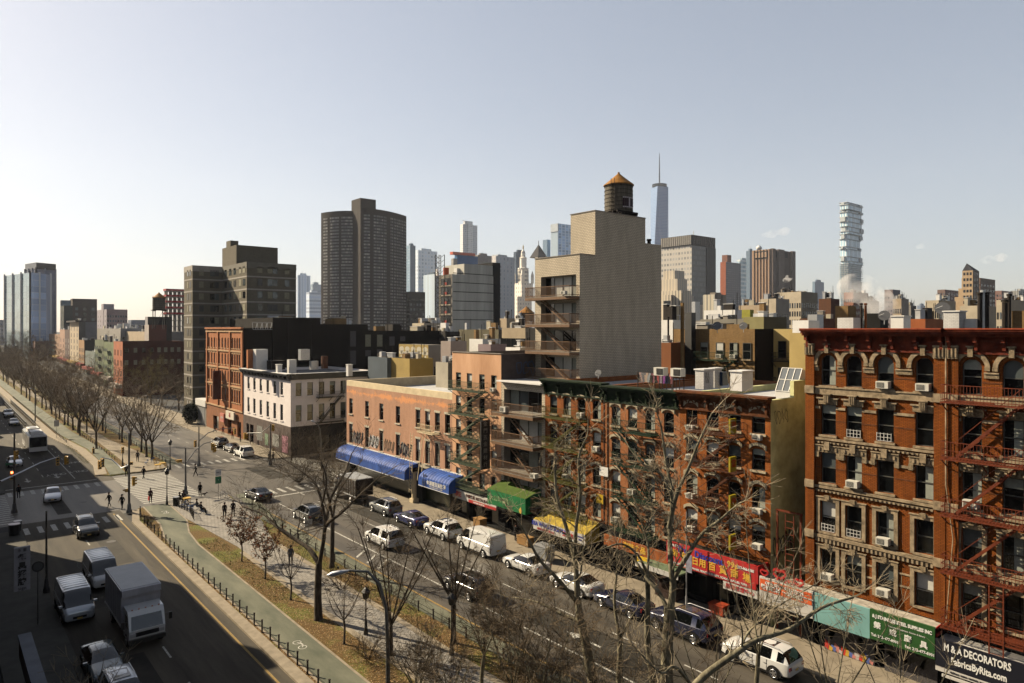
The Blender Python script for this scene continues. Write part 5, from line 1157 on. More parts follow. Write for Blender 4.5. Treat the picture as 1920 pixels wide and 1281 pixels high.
# right carriageway, driving away
car('suv', 'white', 39.6, 23.3, 1, 'white sport utility car with sunroof parked at the lower right kerb', head_on=True)
car('suv', 'navy', 39.75, 29.2, 1, 'dark navy utility car with chrome roof rails parked ahead of the lower right white one', scale=1.08)
car('sedan', 'navy', 39.6, 34.5, 1, 'dark blue sedan parked between the navy utility car and a white car')
car('sedan', 'white', 39.7, 39.5, 1, 'white sedan mostly hidden by branches, parked behind the dark blue sedan')
car('sedan', 'white', 39.65, 45.6, 1, 'white sedan parked opposite the yellow awning')
car('van', 'white', 39.7, 52.2, 1, 'white panel van with round window parked opposite the green awning', 'van')
car('suv', 'white', 39.7, 58.6, 1, 'white sport utility car parked between the white van and the blue sedan')
car('sedan', 'blue', 39.6, 64.5, 1, 'bright blue sedan parked opposite the blue awning')
car('suv', 'grey', 39.7, 70.2, 1, 'grey sport utility car parked at the end of the row by the dark box truck')
car('minivan', 'white', 33.8, 60.0, 1, 'white small passenger van driving away in the middle of the right carriageway')
car('suv', 'black', 32.6, 44.6, 1, 'black car with roof rails driving in the right carriageway behind the bare trees')
car('suv', 'charcoal', 31.7, 73.2, 1, 'dark utility car driving away near the striped buffer behind the large forked tree'); car('sedan', 'charcoal', 30.9, 86.2, 94, 'charcoal car entering the junction past the bike lane')
car('minivan', 'white', 39.4, 116.5, 1, 'white minivan, nearest of three cars parked before the white corner building')
car('sedan', 'black', 39.5, 122.6, 1, 'black sedan between two taller cars parked by the peach loft building')
car('suv', 'charcoal', 39.4, 129, 1, 'charcoal utility car, farthest of three parked beyond the junction')
# boxes on wheels
def wheels(o, xs, w, r):
    m = car_meshes('suv', PAINT['white'])
    for x in xs:
        for s in (1, -1):
            t = link('wheel', m['tyre'], o, (x, s*w, r)); t.scale = (r/.37, 1.2, r/.37); t.rotation_euler = (0, 0, 0 if s > 0 else math.pi); link('rim', m['rim'], t)
def truck(x, y, rz, label, boxm, cabm, L=5.6, W=2.4, Hh=3.5, mud=True):
    o = empty('box_truck', (x, y, .009), math.radians(rz), label=label, cat='truck')
    b = MB(); z0 = 1.05; b.box(-L, -W/2, z0, 0, W/2, Hh-.08, boxm); b.box(-L+.04, -W/2+.04, Hh-.08, -.04, W/2-.04, Hh, M_GALVR)
    for s in (-1, 1): b.box(-L, s*W/2-.03, z0-.05, 0, s*W/2+.03, z0+.08, M_GALV); b.box(-L, s*W/2-.025, Hh-.14, 0, s*W/2+.02, Hh-.03, M_GALV)
    for s in (-1, 1):
        for k in range(9): b.box(-L+.3+k*.62, s*(W/2+.004)-.008, z0+.1, -L+.34+k*.62, s*(W/2+.004)+.008, Hh-.15, M_GALV)
    b.box(-.02, -W/2, Hh-.45, .25, W/2, Hh-.02, boxm); b.build2 = None
    me = b.mesh('cargo_box'); link('cargo_box', me, o)
    c = MB(); cw = 1.08; pr = [(.12, .55), (1.75, .55), (1.85, 1.25), (1.55, 2.15), (1.3, 2.42), (.12, 2.45)]
    for s in (-1, 1): c.face([(px, s*cw, pz) for px, pz in (pr if s < 0 else pr[::-1])], cabm)
    for (xa, za), (xb, zb) in zip(pr, pr[1:]+pr[:1]): c.face([(xa, -cw, za), (xa, cw, za), (xb, cw, zb), (xb, -cw, zb)], cabm)
    c.box(1.72, -1.1, .45, 1.95, 1.1, .72, M_FRK); c.box(1.82, -.7, .85, 1.85, .7, 1.12, M_TYRE); link('cab', c.mesh('cab'), o)
    g = MB(); g.face([(1.868, -.95, 1.3), (1.868, .95, 1.3), (1.58, .9, 2.12), (1.58, -.9, 2.12)], M_CGL); link('windshield', g.mesh('windshield'), o)
    for s in (-1, 1):
        g = MB(); g.face([(.6, s*(cw+.005), 1.35), (1.6, s*(cw+.005), 1.35), (1.4, s*(cw+.005), 2.1), (.6, s*(cw+.005), 2.1)], M_CGL); link('side_window', g.mesh('side_window'), o)
        g = MB(); g.box(1.84, s*.85-.16, .88, 1.9, s*.85+.16, 1.08, M_LAMP); link('headlight', g.mesh('headlight'), o)
        g = MB(); g.bar((1.6, s*1.08, 1.9), (1.75, s*1.4, 1.9), .03, M_FRK); g.box(1.7, s*1.42-.1, 1.5, 1.78, s*1.42+.1, 1.95, M_FRK); link('mirror', g.mesh('mirror'), o)
    g = MB()
    for k in range(5): g.box(1.28, -.8+k*.4-.04, 2.44, 1.36, -.8+k*.4+.04, 2.5, mat('amber', (.5, .12, .02), .4, 0))
    link('marker_lamps', g.mesh('marker_lamps'), o); g = MB(); g.box(-L+.1, -.45, .6, 1.6, .45, 1.0, M_TYRE); link('chassis', g.mesh('chassis'), o)
    wheels(o, (1.0, -L+1.6), .95, .45); return o
M_GALVR = mat('truck_roof', (.38, .40, .42), .5, .15, 1.2)
truck(10.85, 52.4, -90, 'white box truck with grey roof driving towards the camera in the shade', mat('truck_white', (.52, .52, .55), .6, .3, .8, streak=.4), PAINT['white'])
truck(39.6, 79.4, 90, 'dark brown box truck parked below the long blue awning, seen from behind', mat('truck_brown', (.05, .035, .025), .7, .3, 1), PAINT['charcoal'], L=4.4, W=2.3, Hh=3.1)
bus = empty('city_bus', (13.6, 141, .009), math.radians(-90), label='white city bus with rooftop equipment pods heading towards the camera', cat='bus'); W = 1.28
b = MB(); b.box(-12, -W, .35, 0, W, 2.9, PAINT['white']); b.box(-11.8, -W+.15, 2.9, -.3, W-.15, 3.05, PAINT['white']); link('body', b.mesh('body'), bus)
g = MB(); g.box(-.02, -W+.1, 1.1, .03, W-.1, 2.75, M_CGL); link('windshield', g.mesh('windshield'), bus)
for s in (-1, 1):
    for k in range(6): g = MB(); g.box(-11.6+k*1.9, s*(W+.005)-.01, 1.35, -9.9+k*1.9, s*(W+.005)+.01, 2.45, M_CGL); link('side_window', g.mesh('side_window'), bus)
for xa, xb in ((-10.5, -7.5), (-5.5, -1.8)): g = MB(); g.box(xa, -.85, 3.05, xb, .85, 3.42, M_WHITE); g.box(xa+.5, -.5, 3.42, xb-.5, .5, 3.5, M_GALV); link('roof_pod', g.mesh('roof_pod'), bus)
wheels(bus, (-2.6, -9), 1.1, .48)
bus2 = car('suv', 'grey', 8.6, 168, -1, 'grey utility car near the far left kerb beyond the bus')
# ------------------------------------------------------------------ bare trees
def barkmat(name, c1, c2):
    m = mat(name, c1, .95, .45, 5, c2=c2, streak=.3); return m
BK_D = barkmat('bark_dark', (.08, .065, .05), (.17, .14, .11)); BK_P = barkmat('bark_plane', (.11, .1, .07), (.33, .30, .22)); BK_T = mat('twig', (.21, .165, .115), .9, .3, 4); BK_TP = mat('twig_pale', (.40, .34, .25), .9, .3, 4)
BK_F = mat('far_twig', (.34, .27, .19), .9, .3, 1)
class Tree:
    def __init__(s, seed, trunkm, twigm): s.r = random.Random(seed); s.tr = MB(); s.cr = MB(); s.tm = trunkm; s.wm = twigm; s.leaf = None; s.n = 0
    def seg(s, a, b, r0, r1, thick):
        mb = s.tr if thick else s.cr; n = 7 if r0 > .07 else (4 if r0 > .025 else 3)
        mb.tube([a, b], [r0, r1], s.tm if r0 > .035 else s.wm, n, False)
    def branch(s, p, d, L, r, lev, up=.12, spread=.75, kids=3, minr=.006):
        rr = s.r; nseg = max(2, int(L/ (.55 if lev < 2 else .33))); p = Vector(p); d = Vector(d).normalized(); pts = [p.copy()]; ds = [d.copy()]
        for i in range(nseg):
            d = (d+Vector((rr.gauss(0, .22), rr.gauss(0, .22), rr.gauss(0, .17)+up*.35))).normalized(); p = p+d*L/nseg; pts.append(p.copy()); ds.append(d.copy())
        rad = [max(minr, r*(1-.72*i/nseg)) for i in range(nseg+1)]
        n = 8 if r > .12 else (5 if r > .04 else 3)
        (s.cr).tube(pts, rad, s.tm if r > .03 else s.wm, n, False)
        s.n += nseg
        if lev <= 0: return
        k = kids+rr.randint(0, 2)
        for i in range(k):
            t = .25+.75*(i+rr.random()*.8)/k; j = min(nseg, max(1, int(t*nseg))); dd = ds[j]; perp = dd.orthogonal().normalized(); perp.rotate(Matrix.Rotation(rr.uniform(0, math.tau), 3, dd))
            nd = (dd*(1-.25*spread)+perp*spread*rr.uniform(.7, 1.2)).normalized()
            s.branch(pts[j], nd, L*rr.uniform(.55, .8), max(minr, rad[j]*.62), lev-1, up, spread, kids, minr)
    def limb(s, pts, r0, r1, trunk=False, lev=3, every=1.1, start=.25, kidL=2.6, kids=4, minr=.007, up=.12, tip=True):
        P = [Vector(p) for p in pts]; fine = []
        for i in range(len(P)-1):           # smooth subdivision of the surveyed limb line
            p0, p1, p2, p3 = P[max(i-1, 0)], P[i], P[i+1], P[min(i+2, len(P)-1)]
            for t in (0, .25, .5, .75): fine.append(.5*((2*p1)+(p2-p0)*t+(2*p0-5*p1+4*p2-p3)*t*t+(3*p1-p0-3*p2+p3)*t**3))
        fine.append(P[-1]); n = len(fine); rad = [r0+(r1-r0)*i/(n-1)+s.r.uniform(-.06, .06)*r0*(1 if 0 < i else 0) for i in range(n)]
        if trunk: rad[0] *= 1.35
        (s.tr if trunk else s.cr).tube(fine, rad, s.tm, 10 if r0 > .1 else 6, True)
        every *= .7; acc = 0; tot = sum((fine[i+1]-fine[i]).length for i in range(n-1)); nxt = tot*start
        for i in range(n-1):
            L = (fine[i+1]-fine[i]).length; acc += L
            while acc > nxt:
                d = (fine[i+1]-fine[i]).normalized(); q = d.orthogonal().normalized(); q.rotate(Matrix.Rotation(s.r.uniform(0, math.tau), 3, d))
                if lev > 0: s.branch(fine[i+1], d*.55+q+Vector((0, 0, .2)), kidL*s.r.uniform(.6, 1.2)*(1-.45*acc/tot), max(.012, rad[i]*.4), lev-1, up, .8, kids, minr)
                nxt += every*s.r.uniform(.6, 1.4)
        if tip and lev > 0: s.branch(fine[-1], fine[-1]-fine[-2], kidL*.8, r1*.9, lev-1, up, .7, kids, minr)
    def done(s, name, label, base, group=None, cat='tree'):
        o = empty(name, base, label=label, cat=cat, group=group)
        if s.tr.v: s.tr.build('trunk', o, smooth=60)
        s.cr.build('crown', o, smooth=60)
        if s.leaf: s.leaf.build('dead_leaves', o)
        return o
def px3(px, py, d): a = ray(px); return (a[0]*d, a[1]*d, ZZ(py, d))
def leaves(t, n, c, rad, mats, s0=.05, s1=.1):
    t.leaf = MB(); rr = t.r
    vs = [v for v in t.cr.v]
    for _ in range(n):
        v = Vector(rr.choice(vs))+Vector((rr.gauss(0, .05), rr.gauss(0, .05), rr.gauss(-.04, .05)))
        if v.z < c: continue
        s = rr.uniform(s0, s1); a = Vector((rr.gauss(0, 1), rr.gauss(0, 1), rr.gauss(0, 1))).normalized()*s; b = a.orthogonal().normalized()*s*.6
        t.leaf.face([v-a, v+b, v+a, v-b], rr.choice(mats))
# 1. the big forked tree in the median (limb lines surveyed, then given depth)
D = 49.9; t = Tree(1, BK_D, BK_T)
t.limb([px3(597, 1168, D), px3(596, 1110, D), px3(598, 1055, D)], .30, .22, True, 0)
t.limb([px3(598, 1058, D), px3(580, 1030, D+.8), px3(548, 1008, D+2), px3(515, 985, D+3), px3(495, 965, D+4), px3(455, 950, D+5)], .19, .05, False, 3, 1.0, .3, 3.0)
t.limb([px3(599, 1058, D), px3(606, 1018, D-.3), px3(612, 985, D-1), px3(640, 962, D-2), px3(668, 935, D-2.6), px3(700, 905, D-3)], .17, .05, False, 3, 1.0, .3, 2.8)
t.limb([px3(612, 990, D-1), px3(604, 945, D-.5), px3(590, 905, D+.6), px3(560, 880, D+1.5), px3(530, 860, D+2.4)], .12, .04, False, 3, .9, .15, 2.6)
t.limb([px3(610, 985, D-.8), px3(622, 930, D), px3(645, 890, D+1), px3(660, 850, D+2)], .12, .035, False, 3, .9, .15, 2.6)
t.limb([px3(603, 950, D-.5), px3(612, 900, D-1.5), px3(600, 860, D-2)], .09, .03, False, 3, .8, .15, 2.4)
t.done('median_tree', 'large bare tree with a long low left limb, forking above the green path', (px3(597, 1168, D)[0], px3(597, 1168, D)[1], .1))
D = 60; t = Tree(2, BK_D, BK_T)
t.limb([px3(622, 1064, D), px3(623, 1020, D), px3(624, 965, D)], .2, .16, True, 0)
t.limb([px3(624, 970, D), px3(632, 930, D+.5), px3(650, 900, D+1), px3(672, 872, D+2)], .12, .04, False, 3, .9, .2, 2.6)
t.limb([px3(624, 970, D), px3(614, 925, D-.5), px3(606, 890, D-1), px3(620, 855, D-1)], .12, .04, False, 3, .9, .2, 2.6)
t.done('median_tree', 'straight bare tree just right of and behind the large forked one', (px3(622, 1064, D)[0], px3(622, 1064, D)[1], .1))
# 2. vase shaped trees
def vase(seed, px, py, top, d, n, lab, tw, fork=.12, name='median_tree', bark=None, r=.16, lean=0, lev=3, group=None, zb=.1):
    t = Tree(seed, bark or BK_D, BK_T if bark is None or bark is BK_D else BK_TP); b = px3(px, py, d); b = (b[0], b[1], zb); H = ZZ(top, d); zf = zb+(H-zb)*fork; rr = t.r
    f = (b[0]+lean*.2, b[1], zf); t.limb([b, ((b[0]+f[0])/2, b[1], (zb+zf)/2), f], r, r*.85, True, 0)
    for k in range(n):
        a = k/n*math.tau+rr.uniform(-.3, .3); sp = tw*rr.uniform(.6, 1.1); h = (H-zf)*rr.uniform(.75, 1)
        t.limb([f, (f[0]+sp*.3*math.cos(a)+lean*.3, f[1]+sp*.3*math.sin(a), zf+h*.3), (f[0]+sp*.65*math.cos(a)+lean*.6, f[1]+sp*.65*math.sin(a), zf+h*.65), (f[0]+sp*math.cos(a)+lean, f[1]+sp*math.sin(a), zf+h)], r*.5, .03, False, lev, 1.1, .2, (H-zf)*.3)
    return t, t.done(name, lab, (b[0], b[1], zb), group)
vase(11, 733, 1190, 985, 44.5, 7, 'fan shaped bare tree behind the curved street lamp', 2.9, .22, r=.14)
vase(12, 851, 1208, 985, 46.2, 6, 'spreading bare tree in the right hand bed beside the bike lane', 3.2, .33, r=.16)
for i, (px, py, top, d, lab) in enumerate(((497, 1086, 985, 0, 'small tree keeping reddish dead leaves, middle of the three leafy saplings'), (453, 1053, 965, 0, 'small tree keeping reddish dead leaves, farthest sapling on the grass'), (545, 1125, 1010, 0, 'small bare sapling beside the paved walk below the leafy ones'), (645, 1208, 1080, 0, 'short twisted bare sapling just left of the curved street lamp'))):
    d = FP*20.9/(py-HZ); t = Tree(30+i, BK_D, BK_T); b = px3(px, py, d); H = ZZ(top, d); t.limb([b, (b[0]+.05, b[1], 1.1), (b[0], b[1]+.1, 1.9)], .075, .06, True, 0)
    for k in range(6):
        a = k*1.05; t.limb([(b[0], b[1], 1.7), (b[0]+.7*math.cos(a), b[1]+.7*math.sin(a), 2.4+.2*(k % 3)), (b[0]+1.3*math.cos(a), b[1]+1.3*math.sin(a), H*.8+.3*(k % 2))], .035, .012, False, 2, .5, .2, 1.1)
    if i < 2: leaves(t, 1500, 1.6, 0, [mat('dead_leaf_red', (.24, .09, .04), .9, .2, 5), mat('dead_leaf_brown', (.30, .16, .07), .9, .2, 5)])
    t.done('sapling', lab, (b[0], b[1], .1))
# 3. near plane trees rising from below the frame
D = 34; t = Tree(3, BK_P, BK_TP)
def b0(px, d): a = ray(px); return (a[0]*d, a[1]*d, .1)
t.limb([b0(1128, D), px3(1118, 1340, D), px3(1112, 1285, D), px3(1100, 1215, D), px3(1086, 1150, D)], .33, .2, True, 0)
t.limb([px3(1086, 1152, D), px3(1082, 1100, D), px3(1078, 1050, D+.3), px3(1062, 990, D+.6), px3(1044, 930, D+1), px3(1040, 860, D+1.4)], .17, .05, False, 3, 1.1, .2, 2.4)
t.limb([px3(1082, 1130, D), px3(1050, 1090, D-1), px3(1012, 1050, D-1.6), px3(985, 1000, D-2), px3(960, 960, D-2.4)], .11, .03, False, 3, 1.0, .2, 2.4)
t.limb([px3(1078, 1050, D), px3(1080, 990, D), px3(1088, 930, D-.5), px3(1085, 860, D-1), px3(1100, 820, D-1)], .11, .035, False, 3, 1.0, .2, 2.2)
t.limb([px3(1086, 1165, D), px3(1050, 1150, D+.5), px3(1010, 1130, D+1), px3(960, 1120, D+2)], .1, .03, False, 3, 1.0, .3, 2.4)
t.done('plane_tree', 'tall bare plane tree with leaning trunk, crown before the orange tenement with olive stairs', b0(1128, D))
D = 31.5; t = Tree(4, BK_P, BK_TP)
t.limb([b0(1250, D), px3(1250, 1320, D), px3(1250, 1270, D), px3(1252, 1200, D), px3(1256, 1140, D)], .32, .24, True, 0)
t.limb([px3(1256, 1150, D), px3(1262, 1100, D), px3(1258, 1060, D), px3(1256, 1000, D+.5), px3(1260, 930, D+.8), px3(1248, 860, D+1), px3(1240, 800, D+1)], .17, .045, False, 3, 1.0, .2, 2.2)
t.limb([px3(1260, 1090, D), px3(1290, 1040, D-.6), px3(1318, 1000, D-1), px3(1350, 975, D-1.4), px3(1372, 955, D-1.6)], .12, .04, False, 3, .9, .25, 2.0)
t.limb([px3(1254, 990, D), px3(1268, 930, D-.4), px3(1290, 880, D-.7), px3(1310, 830, D-1), px3(1335, 775, D-1)], .11, .03, False, 3, .9, .15, 2.0)
t.limb([px3(1255, 1150, D), px3(1235, 1110, D+.8), px3(1212, 1085, D+1.4), px3(1190, 1050, D+2), px3(1165, 1030, D+2.4)], .11, .03, False, 3, .9, .3, 2.2)
t.limb([px3(1262, 940, D+.5), px3(1240, 890, D+.7), px3(1205, 870, D+1), px3(1180, 840, D+1.5)], .07, .025, False, 3, .9, .2, 2.0)
t.done('plane_tree', 'tall bare plane tree with the highest crown, in front of the green fire escapes', b0(1250, D))
D = 33; t = Tree(5, BK_P, BK_TP)
t.limb([b0(1222, D), px3(1228, 1330, D), px3(1224, 1275, D), px3(1214, 1200, D), px3(1215, 1120, D), px3(1213, 1075, D)], .2, .11, True, 0)
t.limb([px3(1213, 1075, D), px3(1195, 1040, D-.5), px3(1165, 1020, D-1), px3(1130, 1030, D-1.5)], .08, .03, False, 3, .8, .2, 1.9)
t.limb([px3(1213, 1080, D), px3(1216, 1030, D+.5), px3(1206, 990, D+1), px3(1190, 940, D+1.2)], .08, .03, False, 3, .8, .2, 1.9)
t.done('plane_tree', 'thin dark bare tree close left of the highest crowned plane tree', b0(1222, D))
D = 35; t = Tree(6, BK_P, BK_TP)
t.limb([b0(1152, D), px3(1158, 1340, D), px3(1160, 1280, D), px3(1163, 1200, D), px3(1160, 1190, D)], .17, .12, True, 0)
t.limb([px3(1162, 1200, D), px3(1152, 1130, D), px3(1156, 1080, D), px3(1158, 1030, D)], .1, .03, False, 3, .9, .2, 1.9)
t.limb([px3(1164, 1195, D), px3(1180, 1165, D-.5), px3(1195, 1140, D-1)], .06, .02, False, 2, .8, .2, 1.5)
t.done('plane_tree', 'slim pale bare tree between the leaning plane tree and the dark one', b0(1152, D))
D = 25; t = Tree(7, BK_P, BK_TP)
t.limb([b0(1240, D), px3(1245, 1480, D), px3(1262, 1330, D)], .24, .2, True, 0)
t.limb([px3(1262, 1332, D), px3(1320, 1268, D), px3(1380, 1225, D), px3(1420, 1200, D+.3), px3(1480, 1180, D+.6), px3(1540, 1140, D+1), px3(1600, 1120, D+1.4)], .15, .04, False, 3, .9, .25, 1.8, up=.05)
t.limb([px3(1390, 1222, D+.2), px3(1400, 1190, D+.5), px3(1440, 1150, D+1), px3(1470, 1130, D+1.5), px3(1530, 1095, D+2)], .06, .02, False, 3, .9, .2, 1.7)
t.limb([px3(1300, 1290, D), px3(1265, 1250, D-.6), px3(1240, 1262, D-1), px3(1200, 1225, D-1.4)], .07, .02, False, 3, .8, .2, 1.6)
t.done('plane_tree', 'bare plane tree with a long mottled limb reaching right across the white parked car', b0(1240, D))
for k, (px, dd, top, lab, n) in enumerate(((1560, 30, 1100, 'bare tree rising before the teal shop sign', 4), (1690, 27.5, 1180, 'bare tree at the bottom right before the green sign', 4), (1420, 33, 960, 'bare tree whose thin crown crosses the yellow box signs', 4), (960, 33, 1115, 'bare tree filling the bottom centre with tangled twigs', 7), (1010, 31, 1150, 'bare tree with dense twigs between the yellow awning and the bottom edge', 7), (780, 36, 1215, 'low spreading bare tree at the bottom edge right of the lamp', 6), (845, 34, 1225, 'low bare tree at the bottom edge left of centre', 6), (1060, 30, 1195, 'tangled bare tree at the bottom edge under the leaning plane tree', 6), (1165, 28, 1215, 'low bare tree at the bottom between two pale trunks', 5), (905, 39, 1120, 'bare tree beside the bike lane near the hatched area', 6), (1330, 29.5, 1130, 'small bare tree before the navy utility car', 5))):
    bb = b0(px, dd); t = Tree(60+k, BK_P, BK_TP if k < 3 else BK_T); H = ZZ(top, dd); zf = max(1.5, H*.45); t.limb([bb, (bb[0], bb[1]+.1, zf*.5), (bb[0]+.1, bb[1], zf)], .13, .1, True, 0)
    for q in range(n):
        a = q/n*math.tau+.4*k; sp = min(2.6, (H-zf)*.45)*t.r.uniform(.6, 1.1)
        t.limb([(bb[0]+.1, bb[1], zf-.1), (bb[0]+sp*.4*math.cos(a), bb[1]+sp*.4*math.sin(a), zf+(H-zf)*.35), (bb[0]+sp*math.cos(a), bb[1]+sp*math.sin(a), zf+(H-zf)*t.r.uniform(.75, 1))], .05, .014, False, 3 if px < 1200 else 2, .8, .15, 1.7)
    t.done('bare_tree', lab, bb)
# 4. thicket of bare shrubs beside the junction and in the beds
def shrub(seed, x, y, h, w, lab, n=16, m=None):
    t = Tree(seed, m or BK_T, m or BK_T)
    for k in range(n):
        a = t.r.uniform(0, 6.28); t.branch((x+.15*math.cos(a), y+.15*math.sin(a), .1), (w*math.cos(a), w*math.sin(a), 1.0), h*t.r.uniform(.7, 1.1), .022, 2, .1, .6, 3, .006)
    o = empty('shrub', (x, y, .1), label=lab, cat='shrub'); t.cr.build('stems', o); return o
for k, (px, py, h, w, lab) in enumerate(((560, 905, 6.5, 1.0, 'wide thicket of bare stems in the junction corner before the blue awning'), (480, 975, 2.4, .9, 'bare shrub beside the plaza seating'), (640, 1105, 2.0, .9, 'bare shrub at the foot of the forked tree'), (780, 1262, 1.8, 1.1, 'dense low twigs at the bottom edge right of the lamp'), (690, 1235, 1.4, 1.0, 'low twigs around the lamp base'), (280, 985, .8, .5, 'small round twiggy bush beside the path start'))):
    g_ = gp(px, py, .1); shrub(80+k, g_[0], g_[1], h, w, lab, 70 if k == 0 else 18, mat('shrub_red', (.10, .055, .03), .9, .3, 5) if k in (1, 2) else None)
# 5. rows of bare trees on the far median: a few models, copied
protos = []
for k in range(4):
    t = Tree(100+k, BK_D, BK_F); H = 10.3; rr = t.r; zf = 2.6; t.limb([(0, 0, 0), (.05, 0, 1.3), (0, .1, zf)], .17, .14, True, 0)
    for q in range(6):
        a = q*1.05+k; sp = 4.2*rr.uniform(.6, 1.15); h = (H-zf)*rr.uniform(.75, 1)
        t.limb([(0, .1, zf-.1), (sp*.35*math.cos(a), sp*.35*math.sin(a), zf+h*.3), (sp*.75*math.cos(a), sp*.75*math.sin(a), zf+h*.65), (sp*math.cos(a), sp*math.sin(a), zf+h)], .08, .025, False, 3, 2.6, .15, 3.0, kids=3, minr=.014)
    t.wm = None; protos.append((t.tr.mesh('trunk', smooth=60), t.cr.mesh('crown', smooth=60)))
M_BUD = mat('budding_twig', (.30, .24, .09), .9, .3, 4)
rr = random.Random(77); spots = []
for px, py in ((285, 862), (265, 848), (245, 835), (181, 842), (163, 812), (150, 817), (137, 807), (121, 797), (112, 785), (94, 768), (79, 765)):
    spots.append((*gp(px, py, .1), rr.uniform(.85, 1.1)))
y = 165
while y < 430: spots.append((22+rr.uniform(-.6, .6), y+rr.uniform(-2, 2), rr.uniform(.85, 1.15))); spots.append((26.6+rr.uniform(-.5, .5), y+4+rr.uniform(-2, 2), rr.uniform(.85, 1.15))); y += 13
for y in range(125, 200, 19): spots.append((26.7, y, rr.uniform(.8, 1.05)))
for i, (x, y, s) in enumerate(spots):
    if i < 11: lab = ('leaning bare tree nearest the yellow plaza tables', 'twin stemmed bare tree behind the nearest one on the far median', 'third bare tree from the junction on the far median', 'bare tree at the grass edge where the turn lane starts', 'bare tree beside the far green path, fifth in the row', 'bare tree by the far median grass, sixth in the row', 'bare tree by the far path, seventh in the row', 'bare tree by the far path, eighth in the row', 'bare tree where the bus shadow crosses the path', 'slim bare tree near the far railing', 'farthest bare tree standing clear of the mass')[i]; gr = None
    else: lab = 'one of the bare trees merging into a brown thicket along the far median'; gr = 'bare trees along the far median'
    o = empty('bare_tree', (x, y, .12), rr.uniform(0, 6.28), label=lab, cat='tree', group=gr); a, b = protos[i % 4]; link('trunk', a, o); link('crown', b, o); o.scale = (s*1.05, s*1.05, s*rr.uniform(.9, 1.1))
for i, (px, d, s, lab) in enumerate(((283, 190, 1.25, 'large crowned olive tinted tree before the dark red brick building'), (335, 178, 1.15, 'tall bare tree before the apartment tower'), (40, 330, 1.8, 'large tree mass at the far left before the glass tower'), (15, 300, 1.6, 'big dark tree at the left edge far down the avenue'), (75, 360, 1.6, 'tall bare tree below the glass tower'))):
    a = ray(px); t = Tree(200+i, BK_D, M_BUD if i == 0 else BK_T); H = 10*s
    t.limb([(0, 0, 0), (0, 0, H*.25)], .22, .2, True, 0)
    for q in range(9):
        an = q*.7; sp = 4.2*s*t.r.uniform(.5, 1); t.limb([(0, 0, H*.22), (sp*.5*math.cos(an), sp*.5*math.sin(an), H*.5), (sp*math.cos(an), sp*math.sin(an), H*t.r.uniform(.7, 1))], .11, .035, False, 3, 1.1, .15, 2.8, kids=4, minr=.016)
    o = empty('big_tree', (a[0]*d, a[1]*d, .1), label=lab, cat='tree'); link('trunk', t.tr.mesh('trunk', smooth=60), o); link('crown', t.cr.mesh('crown'), o)
# dark evergreen shrubs by the garage
M_EVG = mat('evergreen', (.02, .035, .015), .9, .5, 3)
for i, (x, y) in enumerate(((46.2, 166), (46.8, 172), (43.6, 163))):
    o = empty('evergreen_shrub', (x, y, .1), label=('dark evergreen shrub beside the low garage', 'dark evergreen shrub against the apartment tower base', 'dark evergreen shrub at the pavement edge past the garage')[i], cat='shrub'); b = MB(); r2 = random.Random(i)
    for _ in range(900):
        v = Vector((r2.gauss(0, 1), r2.gauss(0, 1), r2.gauss(0, 1))).normalized()*(r2.random()**.4); c = Vector((x+v.x*1.7, y+v.y*1.7, 2.4+v.z*2.3)); a = Vector((r2.gauss(0, 1), r2.gauss(0, 1), r2.gauss(0, 1))).normalized()*.28; e = a.orthogonal().normalized()*.2; b.face([c-a, c+e, c+a, c-e], M_EVG)
    b.build('foliage', o); b = MB(); b.tube([(x, y, .1), (x, y, 1.6)], .1, BK_D, 6); b.build('stem', o)
